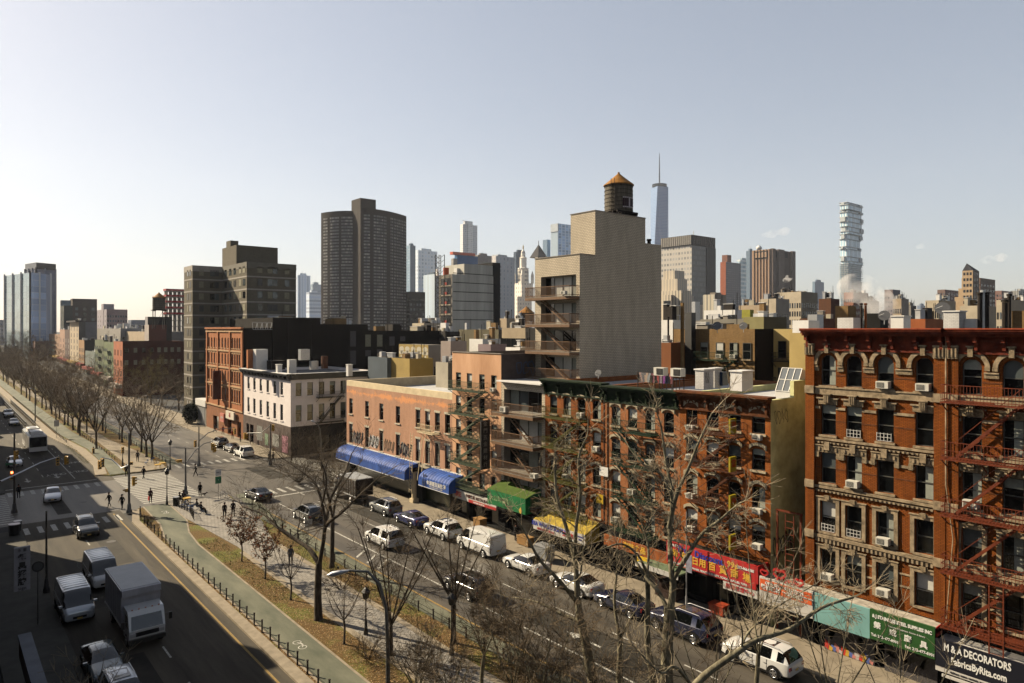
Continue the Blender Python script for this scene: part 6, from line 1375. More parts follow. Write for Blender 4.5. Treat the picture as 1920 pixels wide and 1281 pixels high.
# ------------------------------------------------------------------ people (one skinned body each)
def person(x, y, face, pose, coat, trous, label, hair=(.03, .02, .015), h=1.72, z=.13, extra=None):
    """face: heading in degrees from +X"""
    s = h/1.72; o = empty('person', (x, y, z), math.radians(face), label=label, cat='person')
    V = {}; sit = pose == 'sit'
    hip = .52 if sit else .93
    lean = .06 if pose == 'walk' else 0
    V['p'] = (0, 0, hip, .135); V['w'] = (.01, 0, hip+.18, .13); V['c'] = (lean*.6, 0, hip+.38, .165); V['n'] = (lean, 0, hip+.53, .075); V['h0'] = (lean+.01, 0, hip+.62, .07); V['h1'] = (lean+.02, 0, hip+.72, .098); V['h2'] = (lean+.015, 0, hip+.80, .07)
    E = [('p', 'w'), ('w', 'c'), ('c', 'n'), ('n', 'h0'), ('h0', 'h1'), ('h1', 'h2')]
    st = {'walk': (.26, -.24), 'stand': (.02, -.02), 'sit': (0, 0)}[pose]
    for k, sd in enumerate((1, -1)):
        f = st[k]; q = 'LR'[k]
        if sit: V['hp'+q] = (.05, sd*.1, hip-.02, .1); V['kn'+q] = (.46, sd*.13, hip+.0, .075); V['an'+q] = (.5, sd*.13, .09, .045); V['ft'+q] = (.66, sd*.14, .04, .04)
        else: V['hp'+q] = (.0, sd*.1, hip-.08, .105); V['kn'+q] = (f*.55+.05, sd*.11, .49, .07); V['an'+q] = (f*1.0-(.08 if f < 0 else 0), sd*.11, .09, .046); V['ft'+q] = (f+.15-(.06 if f < 0 else 0), sd*.12, .04, .04)
        E += [('p', 'hp'+q), ('hp'+q, 'kn'+q), ('kn'+q, 'an'+q), ('an'+q, 'ft'+q)]
        g = -f; V['sh'+q] = (lean*.8, sd*.17, hip+.45, .08); 
        if sit: V['el'+q] = (.1, sd*.24, hip+.2, .05); V['ha'+q] = (.34, sd*.14, hip+.16, .036)
        elif pose == 'walk': V['el'+q] = (g*.35, sd*.25, hip+.2, .052); V['ha'+q] = (g*.8+.1, sd*.24, hip+.02, .038)
        else: V['el'+q] = (.0, sd*.24, hip+.18, .052); V['ha'+q] = (.14 if k else .06, sd*.2, hip-.04, .038)
        E += [('c', 'sh'+q), ('sh'+q, 'el'+q), ('el'+q, 'ha'+q)]
    keys = list(V); me = bpy.data.meshes.new('body'); me.from_pydata([tuple(c*s for c in V[k][:3]) for k in keys], [(keys.index(a), keys.index(b)) for a, b in E], [])
    sk = mat('skin', (.42, .24, .16), .6, 0); cm = mat('cloth_%02x%02x%02x' % tuple(int(c*255) for c in coat), coat, .9, 0); tm = mat('cloth_%02x%02x%02x' % tuple(int(c*255) for c in trous), trous, .9, 0)
    tmp = bpy.data.objects.new('tmp', me); col.objects.link(tmp); sm = tmp.modifiers.new('s', 'SKIN'); 
    for i, k in enumerate(keys): me.skin_vertices[0].data[i].radius = (V[k][3]*s, V[k][3]*s)
    me.skin_vertices[0].data[0].use_root = True; sb = tmp.modifiers.new('b', 'SUBSURF'); sb.levels = 1; sb.render_levels = 1
    bpy.context.view_layer.update(); m2 = bpy.data.meshes.new_from_object(tmp.evaluated_get(bpy.context.evaluated_depsgraph_get())); bpy.data.objects.remove(tmp)
    m2.name = 'body'; m2.materials.clear()
    for m in (cm, tm, sk): m2.materials.append(m)
    for p in m2.polygons:
        c = p.center/s; p.material_index = 2 if c.z > hip+.56 else (0 if (c.z > hip-(.25 if not sit else .02) and not (sit and c.x > .2 and abs(c.y) > .05 and c.z < hip+.08)) else 1); p.use_smooth = True
        hl = V['haL']; hr = V['haR']
        for hh in (hl, hr):
            if (c-Vector(hh[:3])).length < .07: p.material_index = 2
    link('body', m2, o)
    hm = MB(); hx, hz = V['h1'][0]*s, V['h1'][2]*s; hcm = mat('hair_%d' % int(hair[0]*100), hair, .8, 0)
    hm.lathe((hx-.015*s, 0, hz-.03*s), [(.1*s, 0), (.118*s, .05*s), (.11*s, .11*s), (.07*s, .155*s), (.01, .17*s)], hcm, 10); hm.v = [(vx-(.03*s if vz < hz+.02 else 0), vy, vz) for vx, vy, vz in hm.v]; link('hair', hm.mesh('hair', smooth=60), o)
    fm = MB(); fx = hx+.093*s
    fm.box(fx, -.012*s, hz-.035*s, fx+.022*s, .012*s, hz+.01*s, sk)
    for sd in (-1, 1): fm.box(fx-.004, sd*.035*s-.012*s, hz+.005*s, fx+.006*s, sd*.035*s+.012*s, hz+.018*s, M_BLACK); fm.box(hx-.02*s, sd*.095*s-.01*s, hz-.03*s, hx+.01*s, sd*.095*s+.01*s, hz+.03*s, sk)
    fm.box(fx-.006, -.022*s, hz-.062*s, fx+.004*s, .022*s, hz-.052*s, M_CRED); link('face', fm.mesh('face'), o)
    for k, q in enumerate('LR'):            # palm, four curled fingers, thumb at the side
        hx_, hy_, hz_ = [c*s for c in V['ha'+q][:3]]; f = MB(); sd = 1 if k == 0 else -1
        f.tube([(hx_, hy_, hz_+.02), (hx_+.01, hy_, hz_-.04*s)], [.026*s, .034*s], sk, 6)
        for j in range(4): L = (.06, .07, .065, .05)[j]*s; xx = hx_+(-.03+.02*j)*s; f.tube([(xx, hy_, hz_-.035*s), (xx+.004, hy_-sd*.008, hz_-.04*s-L*.55), (xx+.008, hy_-sd*.03*s, hz_-.045*s-L*.9)], [.009*s, .0085*s, .007*s], sk, 5)
        f.tube([(hx_+.03*s, hy_, hz_-.0), (hx_+.055*s, hy_-sd*.01, hz_-.03*s), (hx_+.06*s, hy_-sd*.015, hz_-.055*s)], [.011*s, .009*s, .008*s], sk, 5); link('hand', f.mesh('hand', smooth=60), o)
    if extra: extra(o, V, s)
    return o
def put(px, py, *a, **k): x, y = gp(px, py, k.get('z', .13)); return person(x, y, *a, **k)
BKC = (.012, .012, .013); NAV = (.02, .022, .035)
put(205, 951, -150, 'walk', BKC, BKC, 'person in a black coat striding left over the crossing, left of the pair', z=.01)
put(229, 955, -130, 'walk', BKC, NAV, 'person in dark coat and hat walking next to the striding one, near the traffic pole', z=.01, extra=lambda o, V, s: link('hat', (lambda b: (b.lathe((0.02, 0, 1.66), [(.2, 0), (.2, .02), (.11, .03), (.1, .13), (.02, .14)], M_BLACK, 12), b.mesh('hat'))[1])(MB()), o))
def redbag(o, V, s): b = MB(); b.box(V['haR'][0]-.2, V['haR'][1]-.06, .35, V['haR'][0]+.2, V['haR'][1]+.08, .78, mat('bag_red', (.55, .02, .03), .7, 0)); b.bar((V['haR'][0]-.1, V['haR'][1], .78), V['haR'][:3], .02, M_CRED); link('bag', b.mesh('bag'), o)
put(282, 943, -90, 'stand', (.06, .012, .015), BKC, 'person with a bright red bag waiting at the kerb by the zebra stripes', extra=redbag)
put(269, 898, 40, 'walk', BKC, BKC, 'person in black walking at the far end of the zebra stripes', z=.01)
put(237, 894, 60, 'stand', BKC, BKC, 'person in black standing beside the tall traffic pole at the far median tip')
put(258, 866, 80, 'stand', (.03, .025, .02), BKC, 'person in dark clothes standing under the far median trees')
put(367, 893, 170, 'walk', BKC, BKC, 'person in black walking beside the signal pole in the junction', z=.01)
def dog(o, V, s):
    pass
put(375, 931, -120, 'stand', BKC, BKC, 'person in black with a small dark dog near the street name sign')
dx, dy = gp(382, 931, .13); dg = empty('dog', (dx, dy, .13), math.radians(-20), label='small dark dog standing beside the person near the street name sign', cat='dog'); b = MB(); mdog = mat('dog_fur', (.03, .02, .015), .9, 0)
b.tube([(-.26, 0, .3), (-.1, 0, .31), (.1, 0, .32), (.22, 0, .36), (.3, 0, .45), (.38, 0, .46), (.47, 0, .43)], [.06, .09, .11, .08, .06, .065, .03], mdog, 8)
for sx, sy in ((-.2, .06), (-.2, -.06), (.15, .06), (.15, -.06)): b.tube([(sx, sy, .28), (sx-.03, sy, .16), (sx, sy, 0)], [.045, .03, .025], mdog, 6)
b.tube([(-.27, 0, .33), (-.36, 0, .44)], [.02, .01], mdog, 5)
for sy in (-.04, .04): b.tube([(.34, sy, .5), (.33, sy*1.4, .57)], [.025, .006], mdog, 4)
link('body', b.mesh('body', smooth=60), dg)
put(403, 811, 150, 'walk', BKC, NAV, 'person in dark clothes passing the doors of the peach loft building')
put(418, 815, -90, 'walk', (.35, .03, .03), BKC, 'person in a red jacket on the pavement by the peach loft building'); put(436, 823, -90, 'stand', (.4, .06, .03), BKC, 'person in orange red top near the shops beyond the junction')
put(451, 829, 150, 'stand', BKC, BKC, 'person in black at the corner of the white building base, farther one'); put(472, 833, -80, 'walk', BKC, BKC, 'person in black walking past the posters of the white building')
put(505, 868, -80, 'walk', BKC, NAV, 'person in black at the corner pavement by the white building, left of two'); put(512, 869, -80, 'walk', NAV, BKC, 'person in navy at the corner pavement by the white building, right of two'); put(546, 868, 0, 'stand', BKC, BKC, 'person standing at the side wall of the white building')
put(545, 1060, -110, 'stand', (.12, .14, .18), NAV, 'person in a grey jacket on the paved walk behind the bare sapling', z=.15)
put(421, 972, -100, 'stand', (.05, .04, .035), BKC, 'person in brown coat walking on the paved walk, left of a pair', z=.15); put(437, 968, -100, 'stand', (.03, .02, .02), BKC, 'person in dark coat walking on the paved walk, right of a pair', z=.15)
put(967, 1015, 10, 'stand', BKC, NAV, 'person in navy standing in front of the green awning shop'); 
put(35, 935, 90, 'stand', BKC, BKC, 'person in dark clothes on the shaded left corner', z=.13)
def chairs_at(px, py, face, label, colr, seated=None):
    x, y = gp(px, py, .15); o = empty('folding_chair', (x, y, .15), math.radians(face), label=label, cat='chair', group='folding chairs on the plaza'); m = mat('chair_'+str(colr[0]), colr, .5, 0)
    b = MB(); b.box(-.02, -.2, .44, .4, .2, .47, m); b.build2 = None; link('seat', b.mesh('seat'), o); b = MB(); b.box(-.1, -.2, .6, -.06, .2, .86, m); link('backrest', b.mesh('backrest'), o)
    for sy in (-1, 1):
        for p, q in (((.38, sy*.19, 0), (-.08, sy*.19, .86)), ((-.05, sy*.17, 0), (.32, sy*.17, .44))): b = MB(); b.bar(p, q, .025, m); link('leg', b.mesh('leg'), o)
    if seated: person(x-.02*math.cos(math.radians(face)), y-.02*math.sin(math.radians(face)), face, 'sit', seated[0], BKC, seated[1], z=.13)
def table_at(px, py, label, colr):
    x, y = gp(px, py, .15); o = empty('cafe_table', (x, y, .15), label=label, cat='table'); m = mat('tbl_'+str(colr[0]), colr, .5, 0)
    b = MB(); b.box(-.4, -.4, .7, .4, .4, .74, m); b.box(-.38, -.38, .64, .38, .38, .7, m); link('table_top', b.mesh('table_top'), o)
    for sx in (-1, 1):
        for sy in (-1, 1): b = MB(); b.bar((sx*.35, sy*.35, 0), (sx*.3, sy*.3, .66), .04, m); link('leg', b.mesh('leg'), o)
YT = (.62, .40, .04); BT = (.10, .16, .30)
table_at(350, 945, 'yellow square table near the litter bin on the near plaza', YT); table_at(296, 880, 'yellow square table under the far median trees, left one', YT); table_at(305, 877, 'yellow square table under the far median trees, right one', YT)
chairs_at(337, 944, 20, 'dark folding chair with a seated person at the near yellow table, left side', BKC, (BKC, 'person in black seated at the yellow table beside the litter bin')); chairs_at(344, 940, -60, 'dark folding chair behind the near yellow table', BKC, ((.03, .015, .015), 'person in dark red brown seated behind the yellow table'))
chairs_at(369, 957, -30, 'blue folding chair with a seated person, left of two at the plaza edge', BT, (BKC, 'person in black seated on a blue chair, left of two')); chairs_at(377, 963, -30, 'blue folding chair with a seated person, right of two at the plaza edge', BT, (BKC, 'person in black seated on a blue chair, right of two'))
for i, (px, py) in enumerate(((352, 957), (359, 961), (346, 953), (276, 872), (287, 868), (290, 871))): chairs_at(px, py, 40+i*50, ('empty blue folding chair between the yellow table and seated pair', 'empty blue folding chair next to the seated pair', 'empty blue folding chair closest to the near yellow table', 'blue folding chair left of the far yellow tables', 'empty chair just behind the far left yellow table', 'empty chair touching the far left yellow table')[i], BT if i < 5 else YT)
# ------------------------------------------------------------------ signals, lamps, posts
M_POLE = mat('pole_grey', (.16, .16, .155), .5, .2, 3); M_POLED = mat('pole_dark', (.035, .033, .03), .5, .2, 3); M_ALU = mat('lamp_alu', (.42, .44, .48), .35, .1, 3, metal=.5)
def pole(nm, label, px, py, toppx_y, r=.09, m=None, z=.13, cat='pole', base=True, d=None):
    if d: a = ray(px); x, y = a[0]*d, a[1]*d
    else: x, y = gp(px, py, z); d = FP*(EYE-z)/(py-HZ)
    o = empty(nm, (x, y, z), label=label, cat=cat); h = ZZ(toppx_y, d); b = MB()
    if base: b.lathe((x, y, z), [(r*2.6, 0), (r*2.6, .25), (r*1.8, .45), (r*1.5, 1.0), (r*1.1, 1.1)], m or M_POLE, 10)
    b.tube([(x, y, z), (x, y, h)], [r, r*.7], m or M_POLE, 10); b.build('pole', o, smooth=50); return o, x, y, h, d
def signal(root, x, y, z, face, n=3, lit=None, m=None):
    """hanging signal head; face degrees"""
    hd = MB(); hd.box(-.15, -.17, -1.0*n/3, .12, .17, 0, m or M_YEL); o = link('signal_head', hd.mesh('signal_head'), root, Vector((x, y, z))-parent_world(root), math.radians(face))
    for k in range(n):
        v = MB(); zz = -.17-.33*k; v.tube([(.12, 0, zz), (.13, 0, zz)], [.12, .12], M_BLACK if lit != k else mat('red_lamp', (1, .10, .03), .5, 0, emit=6), 10); link('lens', v.mesh('lens'), o)
        v = MB(); pts = [(.13, .14*math.cos(a), zz+.14*math.sin(a)) for a in [q/8*math.pi for q in range(9)]]
        for q in range(8): v.face([pts[q], pts[q+1], (.32, pts[q+1][1], pts[q+1][2]), (.32, pts[q][1], pts[q][2])], m or M_YEL)
        link('visor', v.mesh('visor'), o)
def arm(root, pts, r, m): b = MB(); b.tube(pts, r, m, 7); b.build('mast_arm', root, smooth=50)
o, x, y, h, d = pole('traffic_signal', 'tall traffic signal pole at the near median tip with a curved mast arm', 242, 962, 812, .13)
a1 = px3(192, 858, 80); arm(o, [(x, y, 5.6), px3(228, 878, 79.5), px3(210, 862, 80), a1], [.08, .07, .06, .05], M_ALU)
signal(o, a1[0], a1[1], a1[2]-.1, -90); q = px3(187, 862, 80.5); signal(o, q[0], q[1], q[2]-.1, -90); signal(o, x+.45, y-.1, 4.2, 0); signal(o, x+.2, y, 5.9, -90, 1); signal(o, x-.3, y, 2.9, 180, 1)
o, x, y, h, d = pole('traffic_signal', 'traffic signal pole in the middle of the junction with a tall curved arm', 348, 927, 840, .12)
e_ = px3(399, 828, d+6); arm(o, [(x, y, h-2), px3(365, 846, d+2), px3(382, 832, d+4), e_], [.08, .07, .06, .05], M_POLE); signal(o, e_[0], e_[1], e_[2]-.2, -60); q = px3(402, 833, d+6.5); signal(o, q[0], q[1], q[2]-.1, 30); signal(o, x-.6, y, 4.6, 180, 1); signal(o, x-.9, y, 4.6, 180, 1); b = MB(); b.bar((x-.9, y+.9, h), (x+.8, y-.8, h), .07, M_POLE); b.build('cross_arm', o)
o, x, y, h, d = pole('traffic_signal', 'traffic signal pole on the far corner before the peach loft building', 373, 874, 800, .11)
e_ = px3(440, 802, d+8); arm(o, [(x, y, h-2.2), px3(390, 812, d+2), px3(410, 805, d+4), e_], [.08, .07, .06, .05], M_POLE); q = px3(366, 826, d); signal(o, q[0], q[1], q[2], -90); signal(o, e_[0], e_[1], e_[2]-.1, -90); b = MB(); b.bar((x-.8, y+.9, h), (x+.8, y-.8, h), .07, M_POLE); b.build('cross_arm', o)
o, x, y, h, d = pole('traffic_signal', 'traffic signal pole before the white corner building, arm pointing left', 507, 872, 795, .12); e_ = px3(463, 812, d+2); arm(o, [(x, y, 6.2), px3(490, 812, d+1), e_], [.08, .06, .05], M_POLE)
signal(o, e_[0], e_[1], e_[2], -90); q = px3(459, 812, d+2); signal(o, q[0], q[1], q[2], 0); signal(o, x+.4, y, 6.3, -60); q = px3(513, 846, d); signal(o, q[0], q[1], q[2]+.4, -90, 1)
o, x, y, h, d = pole('traffic_signal', 'shaded traffic signal at the left edge with a red light and a long mast arm', 27, 962, 812, .13, M_POLED)
e_ = px3(108, 857, d+5); arm(o, [(x-1.5, y-4, 4.6), px3(40, 885, d), px3(75, 868, d+3), e_], [.09, .08, .06, .05], M_ALU); signal(o, e_[0], e_[1], e_[2], -90); signal(o, e_[0]+.9, e_[1], e_[2], -60); q = px3(22, 888, d); signal(o, q[0], q[1], q[2]+.3, -90, 3, lit=0); q = px3(30, 850, d); signal(o, q[0], q[1], q[2]+.3, -60, 3)
sn = MB(); q = px3(20, 870, d); sn.box(q[0]-.5, q[1], q[2]-.12, q[0]+.5, q[1]+.03, q[2]+.12, mat('street_green', (.01, .18, .08), .5, 0)); sn.build('name_plate', o)
o, x, y, h, d = pole('traffic_signal', 'two dark signal heads hanging over the far median tree row', 230, 873, 838, .06, M_POLED, z=.17); signal(o, x, y, h, -90); 
o, x, y, h, d = pole('traffic_signal', 'short signal post with one yellow head beside the far plaza', 175, 850, 838, .06, M_POLED, z=.17); signal(o, x, y, h-.2, -90)
def post_lamp(px, py, top, label):
    o, x, y, h, d = pole('post_lamp', label, px, py, top+6, .06, M_POLED, cat='street lamp'); b = MB(); b.lathe((x, y, h), [(.05, 0), (.2, .1), (.27, .5), (.32, .52), (.14, .75), (.05, .82), (.02, .95)], M_BLACK, 8); b.build('lantern', o)
for px, py, top, lab in ((313, 947, 885, 'black post lamp at the near plaza edge beside the litter bin'), (319, 881, 829, 'black post lamp on the far plaza beside the yellow tables'), (198, 812, 773, 'black post lamp between the trees, nearer of two on the far median'), (224, 824, 783, 'black post lamp by the far walk, right of the other one'), (847, 1228, 1130, 'slim black post in the right bed'), (686, 1190, 1118, 'dark post lamp near the buffer hatching behind the fan shaped tree')): post_lamp(px, py, top, lab)
# cobra head lamps
def cobra(label, x, y, h, pts, m, head, z=.13, r=.11):
    o = empty('street_lamp', (x, y, z), label=label, cat='street lamp'); b = MB(); b.tube([(x, y, z), (x, y, 1.2)], [r*1.6, r*1.2], m, 10); b.tube([(x, y, 1.2)]+pts, [r*1.15, r, r*.8, r*.7, r*.6, r*.55][:len(pts)+1], m, 10); b.build('pole', o, smooth=50)
    (hx, hy, hz), (ex, ey, ez) = pts[-1], head; b = MB(); b.tube([(hx, hy, hz), (hx+(ex-hx)*.3, hy+(ey-hy)*.3, hz+(ez-hz)*.3), (hx+(ex-hx)*.75, hy+(ey-hy)*.75, hz+(ez-hz)*.75), (ex, ey, ez)], [.05, .12, .15, .03], M_ALU, 8); b.build('lamp_head', o, smooth=50); b = MB(); b.lathe(((hx+ex)/2, (hy+ey)/2, hz+.1), [(.05, 0), (.05, .12)], M_BLACK, 6); b.build('photocell', o); return o
d = 36.5; bx, by, _ = px3(728, 1281, d)
cobra('curved grey street lamp rising from the bottom edge with its head pointing left', bx, by, 8, [px3(727, 1215, d), px3(724, 1140, d), px3(712, 1096, d), px3(690, 1072, d), px3(655, 1070, d)], M_POLE, px3(613, 1079, d))
x, y = gp(603, 880, .13); d = FP*(EYE-.13)/(880-HZ); cobra('street lamp with a curved arm before the side wall of the white building', x, y, 8, [px3(602, 830, d), px3(600, 805, d), px3(596, 797, d), px3(591, 792, d)], M_POLE, px3(583, 789, d), r=.1)
for px, py, tp, hx, lab in ((66, 790, 728, 56, 'distant street lamp near the railing at far left'), (265, 800, 742, 275, 'street lamp arching over the far median trees')): x, y = gp(px, py, .13); d = FP*(EYE-.13)/(py-HZ); cobra(lab, x, y, 8, [px3(px, tp+12, d), px3(px, tp+4, d), px3(px+(hx-px)*.4, tp+1, d), px3(px+(hx-px)*.7, tp, d)], M_POLE, px3(hx, tp+1, d), r=.1)
o, x, y, h, d = pole('light_pole', 'tall thin dark pole standing in the shade at lower left', 87, 1128, 958, .09, M_POLED, d=55); 
o, x, y, h, d = pole('sign_pole', 'pole with a round sign in the shade beside the parked van', 71, 1150, 1062, .04, M_POLED, base=False, d=49); b = MB(); b.tube([(x, y-.06, h), (x, y-.03, h)], .38, M_POLED, 16); b.tube([(x, y-.08, h), (x, y-.061, h)], .27, mat('round_sign', (.1, .1, .1), .5, 0), 16); b.build('plate', o)
# signs on posts
def street_sign(px, py, top, lab, plates, z=.13, w=.6):
    o, x, y, h, d = pole('street_sign', lab, px, py, top, .035, M_GALV, z=z, base=False, cat='sign')
    for (dz0, dz1, m, tx, tm) in plates:
        b = MB(); b.box(x-w/2, y-.07, h-dz0, x+w/2, y-.045, h-dz1, m); b.build('plate', o)
        if tx: text(tx, o, (x, y-.082, h-(dz0+dz1)/2), .2, tm, 'S')
street_sign(409, 935, 880, 'white and green direction sign on a post at the plaza corner', [(.8, 0, M_WHITE, 'ONLY', M_BLACK), (1.75, .88, mat('dir_green', (.02, .25, .12), .5, 0), '↑', P_W)], w=.72)
street_sign(578, 1025, 975, 'grey plate sign seen from behind beside the bike lane', [(.7, 0, M_GALV, None, None)], w=.75); street_sign(106, 822, 788, 'grey parking sign plate on the far median near the bus', [(1.2, 0, M_GALV, None, None)], w=.8)
x, y = gp(1172+117, 1140, .13); o, x, y, h, d = pole('flag_pole', 'tall thin metal pole in front of the red banner sign', 1287, 1140, 960, .05, M_GALV, d=51.5); b = MB(); b.box(x-.05, y-.5, 3.0, x+.0, y-.05, 4.3, mat('pole_notice', (.35, .35, .42), .6, .3, 3)); b.build('notice', o)
# bins, boxes, clutter
def bin_(px, py, lab, m=None, r=.32, h=1.0, z=.13):
    x, y = gp(px, py, z); o = empty('litter_bin', (x, y, z), label=lab, cat='bin'); b = MB(); n = 20
    b.lathe((x, y, z), [(r*.9, .05), (r, h*.95)], m or M_POLED, 14); b.build('liner', o); b = MB()
    for k in range(n): a = k/n*math.tau; b.bar((x+r*.95*math.cos(a), y+r*.95*math.sin(a), z), (x+r*1.1*math.cos(a), y+r*1.1*math.sin(a), z+h), .02, m or M_POLED)
    b.build('basket', o); b = MB(); b.lathe((x, y, z+h), [(r*1.15, -.04), (r*1.15, .02), (r*.8, .02)], m or M_GALV, 14); b.build('rim', o)
bin_(330, 948, 'dark litter bin beside the near yellow table'); bin_(27, 1003, 'dark litter bins on the shaded left corner', r=.45, h=1.1); bin_(33, 995, 'shaded bin with pale rim behind the other corner bin')
def cart(x, y, lab, m, w=1.0, l=1.4, h=1.2): 
    o = empty('street_box', (x, y, .13), label=lab, cat='box'); b = MB(); b.box(x-w/2, y-l/2, .2, x+w/2, y+l/2, .13+h, m); b.box(x-w/2-.04, y-l/2-.04, .13+h, x+w/2+.04, y+l/2+.04, .2+h, m)
    for s in (-1, 1): b.box(x-w/2, y+s*l*.3-.05, .13, x+w/2, y+s*l*.3+.05, .2, M_BLACK)
    b.build('case', o)
M_CARD = mat('cardboard', (.40, .25, .11), .8, .2, 3)
for px, py, lab, m, w, l, h in ((900, 996, 'cardboard box stack on the pavement behind the white van', M_CARD, .9, 1.1, 1.3), (1020, 1050, 'grey steel storage box on the pavement by the white sedan', M_GALV, 1.1, 1.6, 1.3), (985, 1022, 'low display crate before the green awning shop', M_CARD, .8, 1.6, .8), (1350, 1150, 'orange red goods box open on the pavement under the red banner', mat('goods_red', (.4, .08, .03), .7, .6, 6), .8, 1.2, .7), (1255, 1120, 'stacked goods before the sage canopy', mat('goods_dark', (.08, .05, .04), .8, .5, 8), 1.0, 2.0, 1.2)):
    x, y = gp(px, py, .13); cart(min(x, 44.2), y, lab, m, w, l, h)
# low fences of short posts with a rail (one fence each)
def fence(lab, pts, step, h=.55, m=None, rails=(.42,), w=.085):
    o = empty('low_fence', (*pts[0], .12), label=lab, cat='fence'); m = m or M_RUST
    for (xa, ya), (xb, yb) in zip(pts, pts[1:]):
        L = math.hypot(xb-xa, yb-ya); n = max(1, int(L/step))
        for k in range(n): f = k/n; x, y = xa+(xb-xa)*f, ya+(yb-ya)*f; b = MB(); b.box(x-w/2, y-w/2, .1, x+w/2, y+w/2, .1+h, m); b.box(x-w*.7, y-w*.7, .1+h, x+w*.7, y+w*.7, .1+h+.04, m); b.build('post', o)
        b = MB()
        for z in rails: b.bar((xa, ya, .1+z), (xb, yb, .1+z), .022, m)
        b.build('rail', o)
fence('low dark post fence between the kerb and the green path on the near median', [(17.38, 22), (17.38, 84), (18.2, 88.5)], 1.5, .85)
fence('low dark post fence along the bike lane edge of the near median', [(27.65, 24), (27.65, 74)], 2.0, .7, rails=(.3, .6))
fence('low dark fence along the far median green path', [(18.75, 150), (18.5, 260)], 1.8, .6); fence('low brown fence on the bike lane side of the far median', [(27.9, 118), (27.9, 215)], 2.0, .6, rails=(.45,)); fence('low rusty fence between the far walk and trees', [(22.3, 126), (22.3, 200)], 2.2, .5)
fence('dark fence curving round the near plaza seating', [(22.0, 88), (22.4, 84), (21.8, 80)], .8, .9, rails=(.85, .1))
rl = empty('railing', (15.8, 205, .1), label='dark steel railing of the underpass at the far left', cat='railing')
for xx in (15.0, 16.6):
    b = MB(); b.bar((xx, 178, 1.3), (xx, 240, 1.3), .12, M_POLED); b.bar((xx, 178, .7), (xx, 240, .7), .1, M_POLED); y = 178
    while y <= 240: b.bar((xx, y, .1), (xx, y, 1.35), .12, M_POLED); y += 2.5
    b.build('rail', rl)
# bike racks, hydrant, traffic cone details
for i, (px, py) in enumerate(((418, 935), (421, 938))):
    x, y = gp(px, py, .15); o = empty('bike_rack', (x, y, .15), label=('steel bicycle hoop behind the direction sign', 'steel bicycle hoop just right of the direction sign')[i], cat='bike rack', group='bicycle hoops'); b = MB(); b.tube([(x-.3*math.cos(a/8*math.pi), y, .15+.55+.35*math.sin(a/8*math.pi)) for a in range(9)], .03, M_GALV, 6); b.tube([(x-.3, y, .15), (x-.3, y, .7)], .03, M_GALV, 6); b.tube([(x+.3, y, .15), (x+.3, y, .7)], .03, M_GALV, 6); b.build('hoop', o)
# lower left: vertical banner sign and the ledge over the near shops
y0 = 46.0; o = empty('vertical_sign', (3.7, y0, 4.4), label='white vertical banner sign with dark Chinese characters in the lower left shade', cat='sign'); q0 = px3(26, 1028, 44.5); q1 = px3(53, 1110, 44.5); b = MB(); b.box(q0[0], q0[1]-.1, q1[2], q0[0]+.86, q0[1]+.12, q0[2], mat('banner_white', (.42, .41, .43), .6, .15, 2)); b.build('panel', o); xm_ = q0[0]+.43; hh = q0[2]-q1[2]
text('永 星', o, (xm_, q0[1]-.12, q0[2]-.2), .22, M_BLACK, 'S')
for k, ch in enumerate('餐具招牌'): text(ch, o, (xm_, q0[1]-.12, q0[2]-.68-k*.52), .46, M_BLACK, 'S', bold=.02)
text('sign', o, (xm_, q0[1]-.12, q1[2]+.16), .3, M_BLACK, 'S')
lg = empty('shop_ledge', (3.3, 30, 3.8), label='long pale ledge of a shop sign box running down the lower left corner', cat='ledge'); b = MB(); b.box(3.55, 14, 4.1, 4.15, 46.5, 4.25, mat('ledge', (.16, .18, .22), .6, .3, 1)); b.box(3.6, 14, 3.0, 4.1, 46.5, 4.1, M_POLED); b.build('box', lg)
g_ = gp(140, 1190, .1); t = Tree(301, BK_D, BK_TP); tx, ty = 5.9, 38.5; t.limb([(tx, ty, .1), (tx, ty, 2.2)], .08, .07, True, 0)
for k in range(6): a = k*1.05; t.limb([(tx, ty, 2), (tx+.6*math.cos(a), ty+.6*math.sin(a), 3.4), (tx+1.3*math.cos(a), ty+1.3*math.sin(a), 4.6)], .035, .01, False, 2, .6, .2, 1.3)
t.done('sapling', 'bare street sapling in the shade at lower left beside the parked cars', (tx, ty, .1))
# ------------------------------------------------------------------ buildings of the shaded left side (their shadows fall across the avenue)
M_LB = brick('left_brick', (.16, .09, .06), (.2, .11, .07), (.12, .08, .06))
def leftb(label, x0, y0, x1, y1, h, bulk=()):
    o = empty('row_building', (x1, y0, 0), label=label, cat='building'); b = MB(); shell(b, x0, y0, x1, y1, 0, h, M_LB)
    b.build('wall', o)
    for (bx0, by0, bx1, by1, bh) in bulk: q = MB(); q.box(bx0, by0, h-.5, bx1, by1, bh, M_LB, 'b'); q.build('bulkhead', o)
    sp = [('e', y, z, 1.1, 1.8) for z in [3.9+3*k for k in range(int((h-5)/3))] for y in [y0+2+2.4*k for k in range(int((y1-y0-3)/2.4))]]
    w = MB()
    for _, y, z, ww, hh in sp: w.box(x1, y-ww/2, z, x1+.03, y+ww/2, z+hh, M_GL, 'w')
    w.build('window', o, kind='stuff')
leftb('brick block under the camera on the shaded side', -14, -30, .25, 54.4, 18.4); leftb('red brick block on the shaded side, nearest the camera', -14, 54.5, 3.2, 62, 18.6, [(-1, 56, 2.8, 60, 20.4)]); leftb('brick block on the shaded side up to the junction corner', -14, 62.02, 3.2, 88, 19.2, [(0, 72, 2.8, 75, 21.2)])
